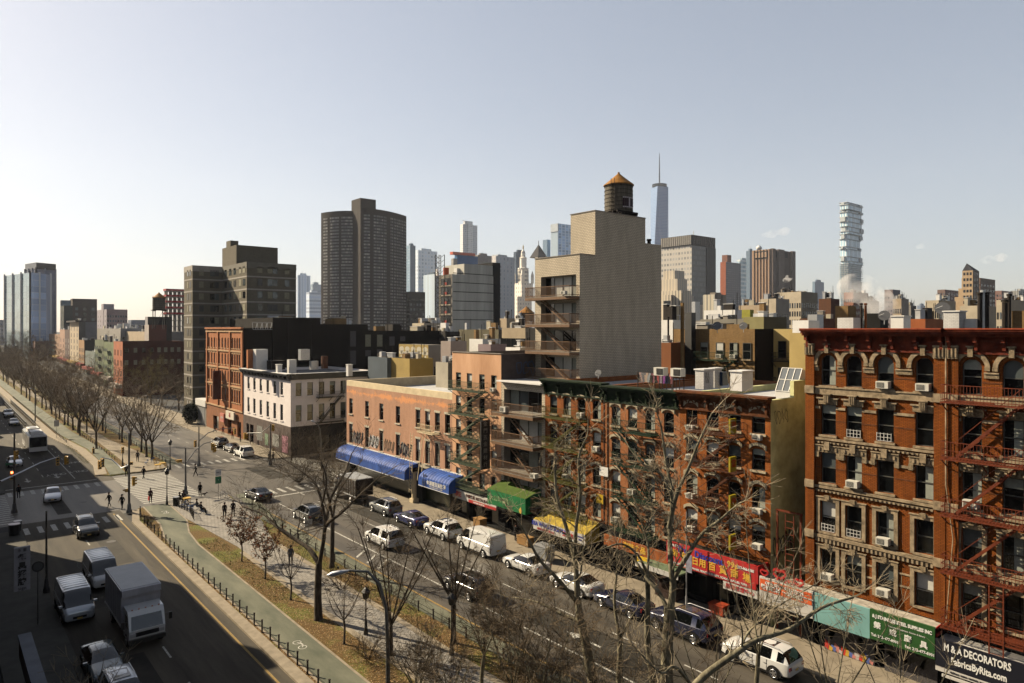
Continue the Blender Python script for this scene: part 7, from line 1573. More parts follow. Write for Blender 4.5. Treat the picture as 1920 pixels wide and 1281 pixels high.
leftb('brick block on the shaded side past the junction', -14, 109, 3.2, 133, 18.6, [(1, 118, 3, 121, 19.8)]); leftb('taller brick block on the shaded side past the junction', -14, 133.02, 3.2, 168, 22.6); leftb('far brick block on the shaded side', -14, 196, 3.2, 240, 18); leftb('farthest brick block on the shaded side', -14, 262, 3.2, 420, 20)
e_ = leftb('plain brick side block beyond the right hand red tenement', 45, -8, 64, 6.2, 19)
# ------------------------------------------------------------------ middle distance
M_W1 = mat('win_dark', (.02, .022, .025), .2, 0); M_W2 = mat('win_sky', (.18, .2, .22), .2, 0); WM = [M_W1, M_W1, M_W2]
def C(n, r, g, b, **k): return mat('c_'+n, (r, g, b), .85, k.pop('var', .2), k.pop('scale', .3), **k)
def gridw(nw, dz, w, h, ns=0, z0=3, mats=None, top=1.2):
    def f(x0, y0, x1, y1, H):
        w1 = min(w, .55*(y1-y0)/nw); w2 = min(w, .55*(x1-x0)/max(ns, 1)); out = []; nz = int((H-z0-top)/dz)
        for j in range(nz):
            for i in range(nw): out.append(('W', y0+(y1-y0)*(i+.5)/nw, z0+j*dz, w1, h, R.choice(mats or WM)))
            for i in range(ns): out.append(('S', x0+(x1-x0)*(i+.5)/ns, z0+j*dz, w2, h, R.choice(mats or WM)))
        return out
    return f
def clutter(n, seed=0, hs=(.8, 2.6)):
    def f(o, x0, y0, x1, y1, h):
        r = random.Random(seed); ms = [M_WHITE, M_ROOFW, M_GALV, B_TAN, M_CONC, M_RUST, C('cream', .55, .5, .4)]
        for k in range(n):
            w, l = r.uniform(.5, min(3, .3*(x1-x0))), r.uniform(.5, min(3.5, .3*(y1-y0))); x = r.uniform(x0+.5, max(x0+.6, x1-w-.5)); y = r.uniform(y0+.5, max(y0+.6, y1-l-.5)); q = MB(); H = r.uniform(*hs); m = r.choice(ms); q.box(x, y, h-.5, x+w, y+l, h-.5+H, m, 'b')
            if r.random() < .5: q.box(x-.1, y-.1, h-.5+H, x+w+.1, y+l+.1, h-.42+H, M_WHITE)
            q.build('roof_hut' if w > 1.3 else 'chimney', o)
            if r.random() < .6: q = MB(); q.tube([(x+w+.6, y, h-.5), (x+w+.6, y, h+H+r.uniform(0, 1.4))], .05, M_RUST, 5); q.build('vent_pipe', o)
    return f
def multi(*fs):
    def f(*a):
        for g in fs: g(*a)
    return f
# tan building and yellow building behind the orange tenements
def tanx(o, x0, y0, x1, y1, h):
    q = MB(); yy = YX(1300, x0-.5); q.box(x0-.9, yy, 6, x0-.01, YX(1293, x0-.5)+.4, h+2.0, M_POLED); q.build('duct', o); ac_unit(o, 'W', x0, YX(1350, x0), 17.6); ac_unit(o, 'W', x0, YX(1376, x0), 17.6)
    q = MB(); yc = YX(1280, x0-6); q.box(x0-6, yc, 12, x0-5.7, yc+.3, 24, B_TAN); q.build('flue', o)
TN, tb = block('brick_building', 'tan brick rear wall with six dark windows and air conditioners behind the orange tenements', 'building', 1262, 1415, 1450, 617, 79, B_TAN, M_BLKW, M_ROOFW, None, multi(tanx, clutter(5, 3, (.6, 1.4))))
x0, y0, x1, y1, h = tb
for px in (1275, 1297, 1321, 1350, 1376, 1401):
    for k in range(4): q = YX(px, x0); place_win(TN, 'W', x0-.25, q, 17.5-k*3.1, 1.05, 1.9, 'none', depth=.24, sm=M_STONE)
fire_escape(TN, x0, YX(1385, x0), YX(1310, x0), [14.2, 17.3], M_FEG, out=1.1)
block('yellow_building', 'yellow painted building with two dark windows beside the red tenement cornice', 'building', 1530, 1530, 1560, 617, 74, C('yel', .58, .46, .22))
YB = empty('yellow_building', (XY(1450, y0), y0-6, 0), label='yellow painted rear building with two dark windows and a fire escape', cat='building'); xy = XY(1450, y0)
bpy.data.objects.remove(bpy.data.objects['yellow_building'].children[0]) if False else None
q = MB(); shell(q, xy, YX(1524, xy), xy+12, y0-.02, 0, 21, C('yel2', .60, .49, .25), mroof=M_ROOFW); q.build('wall', YB)
for px in (1467, 1492):
    for k in range(3): place_win(YB, 'W', xy-.25, YX(px, xy), 17.6-k*3.1, 1.0, 2.0, 'none', fm=M_FRK, depth=.24)
fire_escape(YB, xy, YX(1520, xy), YX(1455, xy), [14.4, 17.3], M_BLACK, out=1.0, top=21)
# rooftop clutter on the front row
def roofbox(lab, px0, px1, yt, yb_, d, m, nm='roof_hut', cat='roof hut', depth=2.5, cap=True, extra=None):
    a = ray((px0+px1)/2); w = abs(px1-px0)/FP*d*.72; x, y = a[0]*d, a[1]*d; z0 = ZZ(yb_, d); z1 = ZZ(yt, d); o = empty(nm, (x, y, z0), label=lab, cat=cat); b = MB(); b.box(x-w/2, y-w/2, z0-.3, x+w/2+depth*.2, y+w/2, z1, m)
    if cap: b.box(x-w/2-.08, y-w/2-.08, z1, x+w/2+depth*.2+.08, y+w/2+.08, z1+.1, M_WHITE)
    b.build('walls', o)
    if extra: extra(o, x, y, z0, z1, w)
    return o
M_WBR = brick('white_brick', (.68, .67, .66), (.74, .73, .72), (.5, .49, .48), .3, .12)
roofbox('white brick roof hut with black scribble on the brown corniced tenement', 1304, 1330, 694, 722, 53, M_WBR, extra=lambda o, x, y, z0, z1, w: (lambda g: (graffiti(g, 'S', y-w/2, x-w*.3, x+w*.4, z0+.1, z1-.1, M_BLACK, 3, random.Random(5), .05), g.build('graffiti', o)))(MB()))
roofbox('white brick roof chimney block right of the scribbled hut', 1331, 1346, 692, 720, 54, M_WBR, 'chimney_block', 'chimney')
roofbox('white timber roof cabin with flat lid and open frame', 1370, 1404, 697, 725, 51.5, M_WHITE)
roofbox('blue plastic drum on the roof beside the white cabin', 1350, 1358, 698, 716, 54, mat('drum_blue', (.01, .05, .11), .4, 0), 'drum', 'drum', cap=False)
o = empty('skylight', (49.5, 25.8, 17), label='large slanted glazed white skylight at the top of the olive wall', cat='skylight'); q = MB(); yk = Y4; q.box(49.0, yk+.3, 15.7, 51.5, yk+1.9, 16.3, M_WHITE)
pA, pB, pC_, pD = (49.0, yk+.3, 16.3), (49.0, yk+1.9, 16.3), (50, yk+1.9, 18.0), (50, yk+.3, 18.0); q.face([pA, pD, pC_, pB], M_W2); q.face([(49.0, yk+.3, 16.3), (50, yk+.3, 16.3), (50, yk+.3, 18)], M_WHITE); q.face([(50, yk+.3, 16.3), (51.5, yk+.3, 16.3), (51.5, yk+.3, 17.6), (50, yk+.3, 18)], M_WHITE)
for k in range(4): y_ = yk+.3+k*.53; q.bar((49.0, y_, 16.33), (50, y_, 18.03), .05, M_WHITE)
for f in (0, .5, 1): q.bar((49.0+1.0*f, yk+.3, 16.33+1.7*f), (49.0+1.0*f, yk+1.9, 16.33+1.7*f), .06, M_WHITE)
q.build('frame', o)
for i, (px, py, d, lab) in enumerate(((1239, 697, 56.5, 'boxy window style condenser left of the fan unit on the dark corniced roof'), (1271, 699, 55, 'white fan condenser with round grille on the dark corniced roof'))):
    a = ray(px); x, y = a[0]*d, a[1]*d; z = ZZ(py+7, d); o = empty('roof_condenser', (x, y, z), label=lab, cat='air conditioner'); q = MB(); q.box(x-.3, y-.5, z, x+.3, y+.5, z+.65, M_AC); q.build('casing', o); q = MB(); q.box(x-.33, y-.42, z+.08, x-.301, y+.2, z+.58, M_ACG); q.build('grille', o); q = MB(); [q.box(x+i, y+j, 15.7, x+i+.05, y+j+.05, z, M_RUST) for i in (-.3, .25) for j in (-.4, .35)]; q.build('stand', o)
# washing line: every garment a thing
ln_ = empty('washing_line', (46.5, 34, 16), label='washing line strung over the dark green corniced roof', cat='washing line'); ya, yb_ = YX(1196, 46.5), YX(1262, 46.5); q = MB(); q.bar((46.5, ya, 17.3), (46.5, yb_, 17.3), .02, M_RUST)
for y_ in (ya, yb_): q.bar((46.5, y_, 15.7), (46.5, y_, 17.35), .06, M_RUST)
q.build('line', ln_); GC = [((.5, .22, .25), 'pink'), ((.03, .03, .035), 'black'), ((.02, .03, .09), 'navy'), ((.28, .1, .3), 'purple'), ((.3, .25, .3), 'mauve'), ((.4, .12, .12), 'red'), ((.05, .05, .05), 'charcoal'), ((.25, .12, .14), 'maroon'), ((.02, .02, .02), 'black'), ((.32, .34, .36), 'grey'), ((.45, .36, .3), 'beige'), ((.2, .2, .22), 'slate'), ((.38, .3, .28), 'sand'), ((.12, .1, .09), 'brown')]
nm_ = {}
for k, (c_, nm) in enumerate(GC):
    nm_[nm] = nm_.get(nm, 0)+1; y_ = yb_+(ya-yb_)*(k+.6)/len(GC); pos = 'leftmost' if k == 0 else ('last' if k == len(GC)-1 else 'next to the %s one' % GC[k-1][1]); g = MB(); w = .16; 
    for s in range(4): za, zb = 17.28-s*.2, 17.28-(s+1)*.2; ww = w*(1.5 if s == 0 else 1); g.box(46.5+.02*math.sin(s+k), y_-ww, zb, 46.53+.02*math.sin(s+k), y_+ww, za, mat('garment%d' % k, c_, .9, .15, 6))
    g.build('garment', label='%s garment hanging on the roof washing line, %s' % (nm, pos), cat='garment', group='clothes on the washing line')
def dish(px, py, d, r, lab, ang=200):
    a = ray(px); x, y, z = a[0]*d, a[1]*d, ZZ(py, d); o = empty('satellite_dish', (x, y, z-r*1.4), label=lab, cat='satellite dish'); q = MB(); q.lathe((0, 0, 0), [(r, r*.3), (r*.8, r*.18), (r*.5, r*.06), (.02, 0)], mat('dish_grey', (.16, .16, .165), .5, .2, 4), 18)
    R_ = Matrix.Rotation(math.radians(ang), 3, 'Z') @ Matrix.Rotation(math.radians(65), 3, 'Y'); q.v = [tuple(Vector((x, y, z))+R_ @ Vector(v)) for v in q.v]; q.build('dish', o, smooth=60); q = MB(); q.bar((x, y, z-r*1.5), (x, y, z), .05, M_GALV); e = Vector((x, y, z))+R_ @ Vector((0, 0, r*1.1)); q.bar(tuple(Vector((x, y, z))+R_ @ Vector((0, -r*.9, .2*r))), tuple(e), .03, M_GALV); q.build('mount', o)
dish(1658, 593, 58, .46, 'grey satellite dish tilted up on the roof beside the steam plume'); dish(1767, 580, 60, .6, 'large pale satellite dish left of the white roof chimney'); dish(1345, 612, 77, .5, 'round dish at the tan building roof edge, left one'); dish(1394, 612, 77, .45, 'round dish at the tan building roof edge, right one'); dish(1122, 700, 64, .32, 'small satellite dish on the orange tenement cornice')
# huts and stacks over the red tenement roofs
for i, (a0, a1, yt, d, m, lab, cap) in enumerate(((1487, 1530, 601, 62, M_WHITE, 'white painted roof panel wall with scribbles beside the red cornice', False), (1567, 1600, 574, 66, B_TAN, 'tall brown brick chimney stack with flared top on the red roof', False), (1571, 1612, 596, 60, M_WBR, 'white brick chimney just below the brown stack', False), (1626, 1660, 588, 63, mat('roof_black', (.015, .015, .015), .8, 0), 'black roof box behind the tilted dish', False), (1671, 1702, 594, 60, M_WHITE, 'white cabin with dark door right of the tilted dish', True), (1770, 1806, 585, 57, M_WBR, 'broad white brick chimney in the centre of the red roof', True), (1808, 1835, 598, 57, M_WHITE, 'low white parapet block right of the broad chimney', False), (1898, 1925, 583, 56, B_TAN, 'mottled stone block at the right edge of the red roof', False), (1515, 1540, 590, 95, M_GALV, 'silver round vent cap beside the small brick building', False))):
    roofbox(lab, a0, a1, yt, 618, d, m, 'roof_chimney' if 'chimney' in lab or 'stack' in lab else 'roof_hut', 'chimney' if 'chimney' in lab or 'stack' in lab else 'roof hut', cap=cap)
for i, (px, yt, d, r, m, lab) in enumerate(((1615, 573, 60, .1, M_RUST, 'thin rusty stack left of the black roof box'), (1623, 573, 60, .1, mat('stack_orange', (.3, .12, .04), .7, .3, 2), 'thin orange brown stack left of the black roof box'), (1837, 553, 56, .17, M_RUST, 'dark pipe stack left of the silver tipped one'), (1843, 549, 56, .14, M_GALV, 'silver tipped pipe stack between two dark ones'), (1850, 553, 56, .17, M_RUST, 'dark pipe stack right of the silver tipped one'), (1884, 567, 55, .2, M_RUST, 'thick black stack near the right edge'), (1892, 556, 56, .14, M_RUST, 'tall thin black stack near the right edge'), (1253, 597, 90, .12, M_RUST, 'thin roof pole beside the tower building'), (1217, 452, 77, .2, M_RUST, 'small roof ventilator cowl on the tower building'))):
    a = ray(px); x, y = a[0]*d, a[1]*d; z1 = ZZ(yt, d); z0 = z1-4 if i < 8 else z1-.8; o = empty('vent_stack', (x, y, z0), label=lab, cat='vent stack'); q = MB(); q.tube([(x, y, z0), (x, y, z1)], r, m, 10); q.tube([(x, y, z1+.02), (x, y, z1+.2)], r*1.35, m, 10); q.build('pipe', o)
R5 = random.Random(9)
for a0, a1, yt, yb_, m, lab in ((462, 473, 656, 688, B_PCH, 'tan end of a roof hut on the white corner building'), (474, 497, 655, 689, M_WHITE, 'white panel clad roof hut on the white corner building'), (559, 576, 655, 672, M_GALV, 'grey exhaust hood raised on a pole above the white corner building'), (500, 530, 676, 690, M_RUST, 'dark row of roof units on the white corner building'), (602, 610, 668, 688, M_FEBR, 'rusty orange flue box on the white corner building'), (580, 592, 677, 690, M_GALV, 'small metal fan housing on the white corner building')): roofbox(lab, a0, a1, yt, yb_, 121, m, cap=False)
clutter(7, 91, (1, 2.4))(BK2, x2, YA0+2, x3, YA0+20, 22); clutter(8, 92, (.8, 2))(BK2, x3, YA0+2, x4, YA0+18, 20.6); clutter(3, 93, (.6, 1.2))(BK, XA1, YA0, x2, YA0+20, 23.2)
cp_ = MB(); cp_.box(XA1, YA0-.36, 23.2, x2, YA0-.1, 23.28, M_CONC); cp_.tube([(XA1+3, YA0-.4, 14), (XA1+3, YA0-.4, 23)], .08, M_RUST, 6); cp_.tube([(x2-2, YA0-.4, 14), (x2-2, YA0-.4, 22)], .06, M_RUST, 6); cp_.build('coping', BK)
# low blocks seen over the front row (survey boxes: west end, near corner, south end, top, depth)
B_BR = brick('brown_brick_mid', (.20, .10, .06), (.24, .13, .08), (.16, .1, .07), stain=.3); B_CR = C('cream2', .60, .53, .42); B_BE = C('beige', .52, .43, .32); B_GR = C('grey_stone', .36, .34, .31); M_OCH = C('ochre', .44, .34, .14)
def murals(o, x0, y0, x1, y1, h):
    g = MB(); w = (y1-y0)/5
    for k in range(5):
        c = y0+w*(k+.5)
        for (dy, dz, rr_) in ((0, .75, .42), (-.2, .5, .3), (.2, .5, .3), (0, .25, .2)):
            pts = [(x0-.01-.002*k, c+dy*w+w*rr_*math.cos(a/10*math.tau), h-2.9+dz*2.7+.6*rr_*2*math.sin(a/10*math.tau)) for a in range(10)]; g.face(pts, mat('mural_white', (.6, .56, .46), .8, .2, 5))
    g.build('mural', o)
mid = [
 ('yellow ochre block with blue tag and small window behind the pink building', 727, 768, 812, 673, 112, M_OCH, C('ochre_s', .38, .29, .11), None, None),
 ('slate blue windowless block left of the ochre one', 690, 726, 728, 671, 116, C('slate', .13, .16, .19), None, None, None),
 ('mural covered low block with white teardrop shapes above the ochre one', 748, 803, 815, 647, 124, M_OCH, B_GR, None, murals),
 ('pale block with white graffiti blob right of the ochre one', 817, 840, 850, 680, 100, C('pale_w', .5, .46, .38), C('pale_s', .2, .18, .15), None, None),
 ('grey stair tower with a sloping top behind the salmon building', 836, 845, 875, 640, 118, C('mauve_gr', .42, .36, .33), None, None, None),
 ('mauve grey roof block behind the salmon building', 905, 920, 946, 646, 100, C('mauve2', .30, .24, .25), None, None, None),
 ('white roofed low block with vents behind the salmon building', 880, 905, 940, 636, 120, M_WHITE, M_GALV, None, clutter(5, 21)),
 ('beige arched window building left of the tower balconies', 941, 985, 1010, 615, 150, C('arch_b', .48, .40, .29), None, lambda x0, y0, x1, y1, h: [('W', y0+(y1-y0)*(i+.5)/5, h-4.6, 1.5, 2.3, M_W1) for i in range(5)]+[('W', y0+(y1-y0)*(i+.5)/5, h-8.6, 1.5, 2.3, M_W1) for i in range(5)], None),
 ('white hut with graffiti below the arched beige building', 960, 975, 1002, 652, 92, M_WHITE, B_CR, None, None),
 ('long olive grey blank wall under the construction tower', 860, 935, 940, 618, 165, C('olv', .20, .18, .12), C('olv2', .15, .13, .10), None, None),
 ('dark roof block with teal tag behind the long warehouse', 800, 835, 862, 622, 160, C('dk', .06, .055, .05), None, None, clutter(4, 7)),
 ('small cream block beyond the warehouse roofs', 773, 795, 840, 606, 210, B_CR, None, None, clutter(6, 5)),
 ('white stuccoed rooftops at the right of the tower side wall', 1240, 1262, 1290, 600, 92, M_WHITE, M_WHITE, gridw(3, 3, 1.2, 1.6), clutter(6, 2)),
 ('orange terracotta fragment of building beside the tower side wall', 1240, 1258, 1264, 643, 84, C('terra', .33, .15, .07), None, None, None),
 ('long grey panel clad wall over the tan brick building', 1306, 1400, 1410, 598, 100, C('panel', .33, .31, .27), None, None, None),
 ('white penthouse with dentilled roof edge and black openings', 1320, 1378, 1390, 581, 112, M_WHITE, M_GALV, lambda x0, y0, x1, y1, h: [('W', y0+(y1-y0)*f, h-2.6, 2.0, 1.8, M_W1) for f in (.1, .55, .75)], clutter(5, 31, (1, 3))),
 ('olive stucco block with stair hut and chimneys right of the grey panels', 1400, 1432, 1475, 594, 92, C('olst', .36, .33, .18), C('olst2', .14, .13, .09), None, clutter(4, 8)),
 ('rust brown brick cube building on the skyline', 1535, 1558, 1574, 560, 190, B_BR, C('rust_s', .11, .045, .03), gridw(2, 3.2, 1.2, 1.6), None),
 ('terracotta roofed low block below the brick cube', 1500, 1540, 1580, 597, 120, B_BR, None, None, clutter(5, 77)),
 ('low orange brick parapet with posts at the right', 1702, 1735, 1770, 598, 110, C('orp', .45, .17, .07), None, None, clutter(5, 14)),
 ('cream roof block with tank behind the right chimneys', 1800, 1838, 1868, 573, 150, B_CR, B_BE, gridw(5, 3.4, 1.3, 1.7), clutter(7, 16)),
 ('cream roof block at the right edge', 1868, 1895, 1930, 562, 170, B_CR, B_BE, gridw(5, 3.4, 1.3, 1.7), clutter(6, 18)),
 ('ornate cream commercial building with cornice right of the brown stack', 1735, 1760, 1792, 563, 230, B_CR, B_BE, gridw(6, 3.6, 1.6, 2.2, 5), None),
 ('beige setback building with blank side right of the steam', 1675, 1690, 1704, 560, 260, B_BE, B_GR, gridw(4, 3.4, 1.4, 1.8), None),
 ('dark grey block beyond the steam', 1702, 1708, 1718, 573, 300, B_GR, C('dkg', .14, .14, .14), gridw(4, 3.4, 1.4, 1.8, 4), None),
 ('cream corniced office building with many windows left of the brick cube', 1457, 1502, 1533, 547, 330, B_CR, C('cr_s', .30, .26, .2), gridw(10, 4, 1.8, 2.4, 8), clutter(7, 41, (1, 4))),
 ('lower cream building before the corniced offices', 1425, 1455, 1480, 560, 260, B_CR, B_GR, gridw(9, 3.6, 1.5, 2.0, 5), clutter(6, 42, (1, 3))),
 ('beige stepped building left of the lower cream one', 1385, 1425, 1440, 572, 240, B_BE, B_GR, gridw(8, 3.6, 1.4, 1.8, 3), clutter(5, 43, (1, 3))),
 ('pink brick block half hidden by steam', 1582, 1600, 1628, 548, 420, C('pkb', .40, .22, .16), C('pkb2', .26, .14, .11), gridw(5, 3.8, 1.8, 2.0, 8), None),
 ('dark green glass block behind the steam', 1625, 1630, 1648, 564, 300, C('dgg', .05, .07, .07), None, gridw(2, 3.6, 1.4, 2, 5), None),
 ('small brown block left of the arched beige building', 938, 950, 962, 597, 190, B_BE, None, gridw(3, 3.3, 1.2, 1.8), None),
 ('low cream building with wooden tank left of the tower', 960, 972, 992, 600, 200, B_CR, B_GR, gridw(3, 3.3, 1.2, 1.8), clutter(3, 61)),
 ('long mid brown roofscape block left of the apartment tower', 232, 275, 344, 622, 300, B_BE, C('rs', .3, .28, .26), None, clutter(12, 71, (1, 3.4))),
 ('pale roofscape block behind the green tenements', 182, 226, 262, 616, 330, B_GR, C('rs2', .34, .33, .33), None, clutter(12, 72, (1, 3))),
]
for i, (lab, a, c, b, yt, d, mw, ms, wins, ex) in enumerate(mid): block('background_building' if d > 140 else 'low_building', lab, 'building', a, c, b, yt, d, mw, ms, M_ROOFW if 'roof' in lab else M_ROOFG, wins or gridw(3, 3.2, 1.1, 1.6, 3), ex if ex and d < 140 else multi(ex, clutter(8, 300+i, (.5, 2))) if ex else clutter(5 if d < 140 else 11, 300+i, (.4, 1.4 if d < 140 else 2.6)))
water_tower('small dark water tower beside the municipal tower', *[v*210 for v in ray(987)], 20, 2.4, 3.6, 2)
o = empty('yellow_tank', (*[v*105 for v in ray(1402)], 23), label='small yellow roof tank above the white penthouse', cat='tank'); a = ray(1402); q = MB(); q.box(a[0]*105-.5, a[1]*105-.7, 22.6, a[0]*105+.5, a[1]*105+.7, 23.9, mat('tank_yellow', (.40, .38, .08), .6, .2, 2)); q.build('casing', o)
roofbox('conical topped round roof stack above the tan building', 1297, 1308, 566, 597, 88, M_GALV, 'roof_chimney', 'chimney', cap=False)
# ------------------------------------------------------------------ far tenements along the avenue
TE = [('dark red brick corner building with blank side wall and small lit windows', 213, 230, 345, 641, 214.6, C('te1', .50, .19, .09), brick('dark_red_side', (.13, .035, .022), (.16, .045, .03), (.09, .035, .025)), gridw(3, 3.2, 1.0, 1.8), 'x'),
 ('green trimmed tenement with fire escapes, nearer of two', 195, 213, 216, 642, 247, C('te2', .2, .24, .13), None, gridw(5, 3.1, 1.2, 1.9, mats=[mat('grn_trim', (.05, .11, .06), .7, 0), M_W1]), None),
 ('green trimmed tenement with fire escapes, farther of two', 178, 194.7, 197, 638, 272, C('te3', .17, .2, .12), None, gridw(5, 3.1, 1.2, 1.9, mats=[mat('grn_trim', (.05, .11, .06), .7, 0), M_W1]), None),
 ('teal topped low building before the blank dark wall', 160, 177.5, 182, 660, 305, C('te4', .22, .26, .24), None, gridw(5, 3.1, 1.2, 1.9), None),
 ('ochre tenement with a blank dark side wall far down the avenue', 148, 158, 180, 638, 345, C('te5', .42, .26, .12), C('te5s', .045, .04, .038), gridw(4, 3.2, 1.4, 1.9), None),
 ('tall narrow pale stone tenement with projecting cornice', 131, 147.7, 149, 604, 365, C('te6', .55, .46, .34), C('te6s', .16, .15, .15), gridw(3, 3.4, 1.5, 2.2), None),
 ('dark red brick tenement with white window trims', 121.6, 130.8, 132, 618, 392, C('te7', .12, .06, .05), None, gridw(2, 3.4, 1.5, 2.2, mats=[C('trimw', .4, .38, .34)]), None),
 ('pink beige tenement with round bay', 112, 121.4, 122.4, 618, 412, C('te8', .48, .32, .24), None, gridw(2, 3.4, 1.4, 2.0), None),
 ('orange beige tenement at the far end of the row', 92, 111.8, 113, 627, 440, C('te9', .40, .26, .17), None, gridw(7, 3.4, 1.4, 2.0), None),
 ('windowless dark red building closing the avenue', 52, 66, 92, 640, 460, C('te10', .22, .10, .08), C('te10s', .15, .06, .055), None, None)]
for lab, a, c, b, yt, d, mw, ms, wins, ex in TE:
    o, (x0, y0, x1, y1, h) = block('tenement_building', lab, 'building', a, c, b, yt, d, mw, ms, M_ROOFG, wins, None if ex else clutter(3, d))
    if 'cornice' in lab: q = MB(); q.box(x0-1.6, y0-1, h, x0+1, y1+1, h+.9, M_RUST); q.build('cornice', o)
    if ex == 'x': far_windows(o, x0, y0, x1, y1, [('S', x0+(x1-x0)*f, z, 1.0, 1.5, R.choice([M_WLIT, M_W1, M_WLIT])) for f in (.06, .2, .33, .46, .58, .69, .8, .91) for z in (13.6, 9.8)])
    if 'fire escapes' in lab or 'orange' in lab:
        q = MB()
        for k in range(4): z = 3.6+k*3.1; q.box(x0-1.1, y0+(y1-y0)*.3, z, x0, y0+(y1-y0)*.7, z+.1, M_FEG); q.box(x0-1.1, y0+(y1-y0)*.3, z+.1, x0-1.05, y0+(y1-y0)*.7, z+1, M_FEG)
        q.build('fire_escape', o)
    q = MB(); q.box(x0-1.6, y0+.5, 2.6, x0-.05, y1-.5, 3.8, C('fasc%d' % int(a), *[(.55, .5, .45), (.4, .08, .06), (.5, .35, .1)][int(a) % 3])); q.build('awning', o)
o = empty('hanging_sign', (43.5, 372, 7), label='yellow vertical sign far down the avenue', cat='sign'); q = px3(130, 678, 400); b = MB(); b.box(q[0]-1, q[1]-.3, q[2]-2, q[0]+.6, q[1]+.3, q[2]+6, mat('far_yellow', (.75, .45, .02), .5, 0)); b.build('panel', o)
# left skyline
GT = gridmat('glass_tower_w', (.22, .26, .30), (.22, .30, .34), 11, 4.2, .95, .96, .05, jit=.12, metal=.7, rough2=.3, op='SUBTRACT'); GTD = gridmat('glass_tower_s', (.26, .28, .34), (.22, .30, .46), 6, 4.2, .88, .93, .08, jit=.45, metal=.3, op='SUBTRACT')
def rtower(nm, lab, ps, yt, ms, extra=None):
    pts = [tuple(v*d for v in ray(px)) for px, d in ps]; h = ZZ(yt, ps[1][1]); o = empty(nm, (*pts[1], 0), label=lab, cat='building'); q = MB(); n = len(pts)
    for k in range(n): a, b = pts[k], pts[(k+1) % n]; q.face([(*a, 0), (*b, 0), (*b, h), (*a, h)], ms[k])
    q.face([(*p, h) for p in pts], M_ROOFG); q.build('wall', o); q = MB()
    for k in range(2):
        a, b = Vector(pts[k]), Vector(pts[k+1])
        for f in ((0, .33, .66, 1), (0, .45, 1))[k]: p = a+(b-a)*f; q.box(p.x-.7, p.y-.9, 0, p.x+.3, p.y+.3, h+(1 if extra else -2), M_GALV if extra else ms[0])
    q.build('fin', o)
    if not extra: c_ = MB(); c_.prism([(x*.999, y*.999) for x, y in pts], h-3, h+2, M_W1); c_.build('crown_band', o)
    return o
rtower('glass_tower', 'mirror glass tower with vertical fins at the far left of the skyline', ((9, 500), (57, 470), (96, 492), (50, 530)), 511, (GT, GTD, GTD, GT), 1)
rtower('slab_tower', 'pale grey slab tower with dark crown behind the mirror glass tower', ((47, 560), (68, 545), (105, 560), (80, 590)), 497, (C('slab', .40, .42, .50), C('slab2', .34, .35, .42), C('slab', .45, .46, .52), C('slab', .45, .46, .52)))
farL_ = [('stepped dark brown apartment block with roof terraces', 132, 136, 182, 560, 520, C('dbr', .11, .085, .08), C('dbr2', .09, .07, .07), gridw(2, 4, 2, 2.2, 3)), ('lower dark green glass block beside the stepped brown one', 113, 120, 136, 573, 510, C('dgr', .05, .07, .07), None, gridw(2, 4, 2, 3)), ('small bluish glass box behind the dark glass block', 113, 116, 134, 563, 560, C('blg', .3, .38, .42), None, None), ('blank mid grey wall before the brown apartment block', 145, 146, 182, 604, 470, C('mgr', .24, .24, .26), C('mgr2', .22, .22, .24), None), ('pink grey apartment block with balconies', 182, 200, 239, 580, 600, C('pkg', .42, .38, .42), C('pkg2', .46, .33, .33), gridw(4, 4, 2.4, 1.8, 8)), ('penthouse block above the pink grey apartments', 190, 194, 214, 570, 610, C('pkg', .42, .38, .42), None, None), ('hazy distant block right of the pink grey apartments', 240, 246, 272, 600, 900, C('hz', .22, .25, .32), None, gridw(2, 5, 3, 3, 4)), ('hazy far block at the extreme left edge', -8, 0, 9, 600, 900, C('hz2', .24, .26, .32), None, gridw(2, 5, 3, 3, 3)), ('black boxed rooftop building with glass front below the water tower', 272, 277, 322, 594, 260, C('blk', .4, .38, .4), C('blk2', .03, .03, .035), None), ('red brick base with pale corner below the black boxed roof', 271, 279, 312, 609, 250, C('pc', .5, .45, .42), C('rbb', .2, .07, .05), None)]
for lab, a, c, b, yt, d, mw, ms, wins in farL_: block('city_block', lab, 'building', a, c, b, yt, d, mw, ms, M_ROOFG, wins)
# concrete frame under construction at left
a = ray(308); CF = empty('concrete_frame', (a[0]*400, a[1]*400, 0), label='open concrete frame building with red edge netting beside the apartment tower', cat='building site'); x0, y0, x1, y1, h = corner(307, 312, 346, 545, 400); q = MB(); n = 13
for k in range(n): z = h-k*3.4; q.box(x0, y0, z-.4, x1, y1, z, M_CONC)
for i in range(5):
    for j in range(3): x = x0+(x1-x0)*i/4.2+.3; y = y0+(y1-y0)*j/2.4+.3; q.box(x, y, 0, x+.6, y+.6, h-.4, M_CONC)
q.build('frame', CF); q = MB()
for k in range(5): z = h-k*3.4; q.box(x0-.3, y0-.3, z, x1+.2, y0-.2, z+1.1, mat('red_net', (.5, .1, .1), .8, .4, 1)); q.box(x0-.3, y0-.2, z, x0-.2, y1, z+1.1, mat('red_net', (.5, .1, .1), .8, .4, 1))
q.build('netting', CF)
# ------------------------------------------------------------------ distant skyline
def gm(n, c, c2, su, sv, **k): return gridmat('g_'+n, c, c2, su, sv, **k)
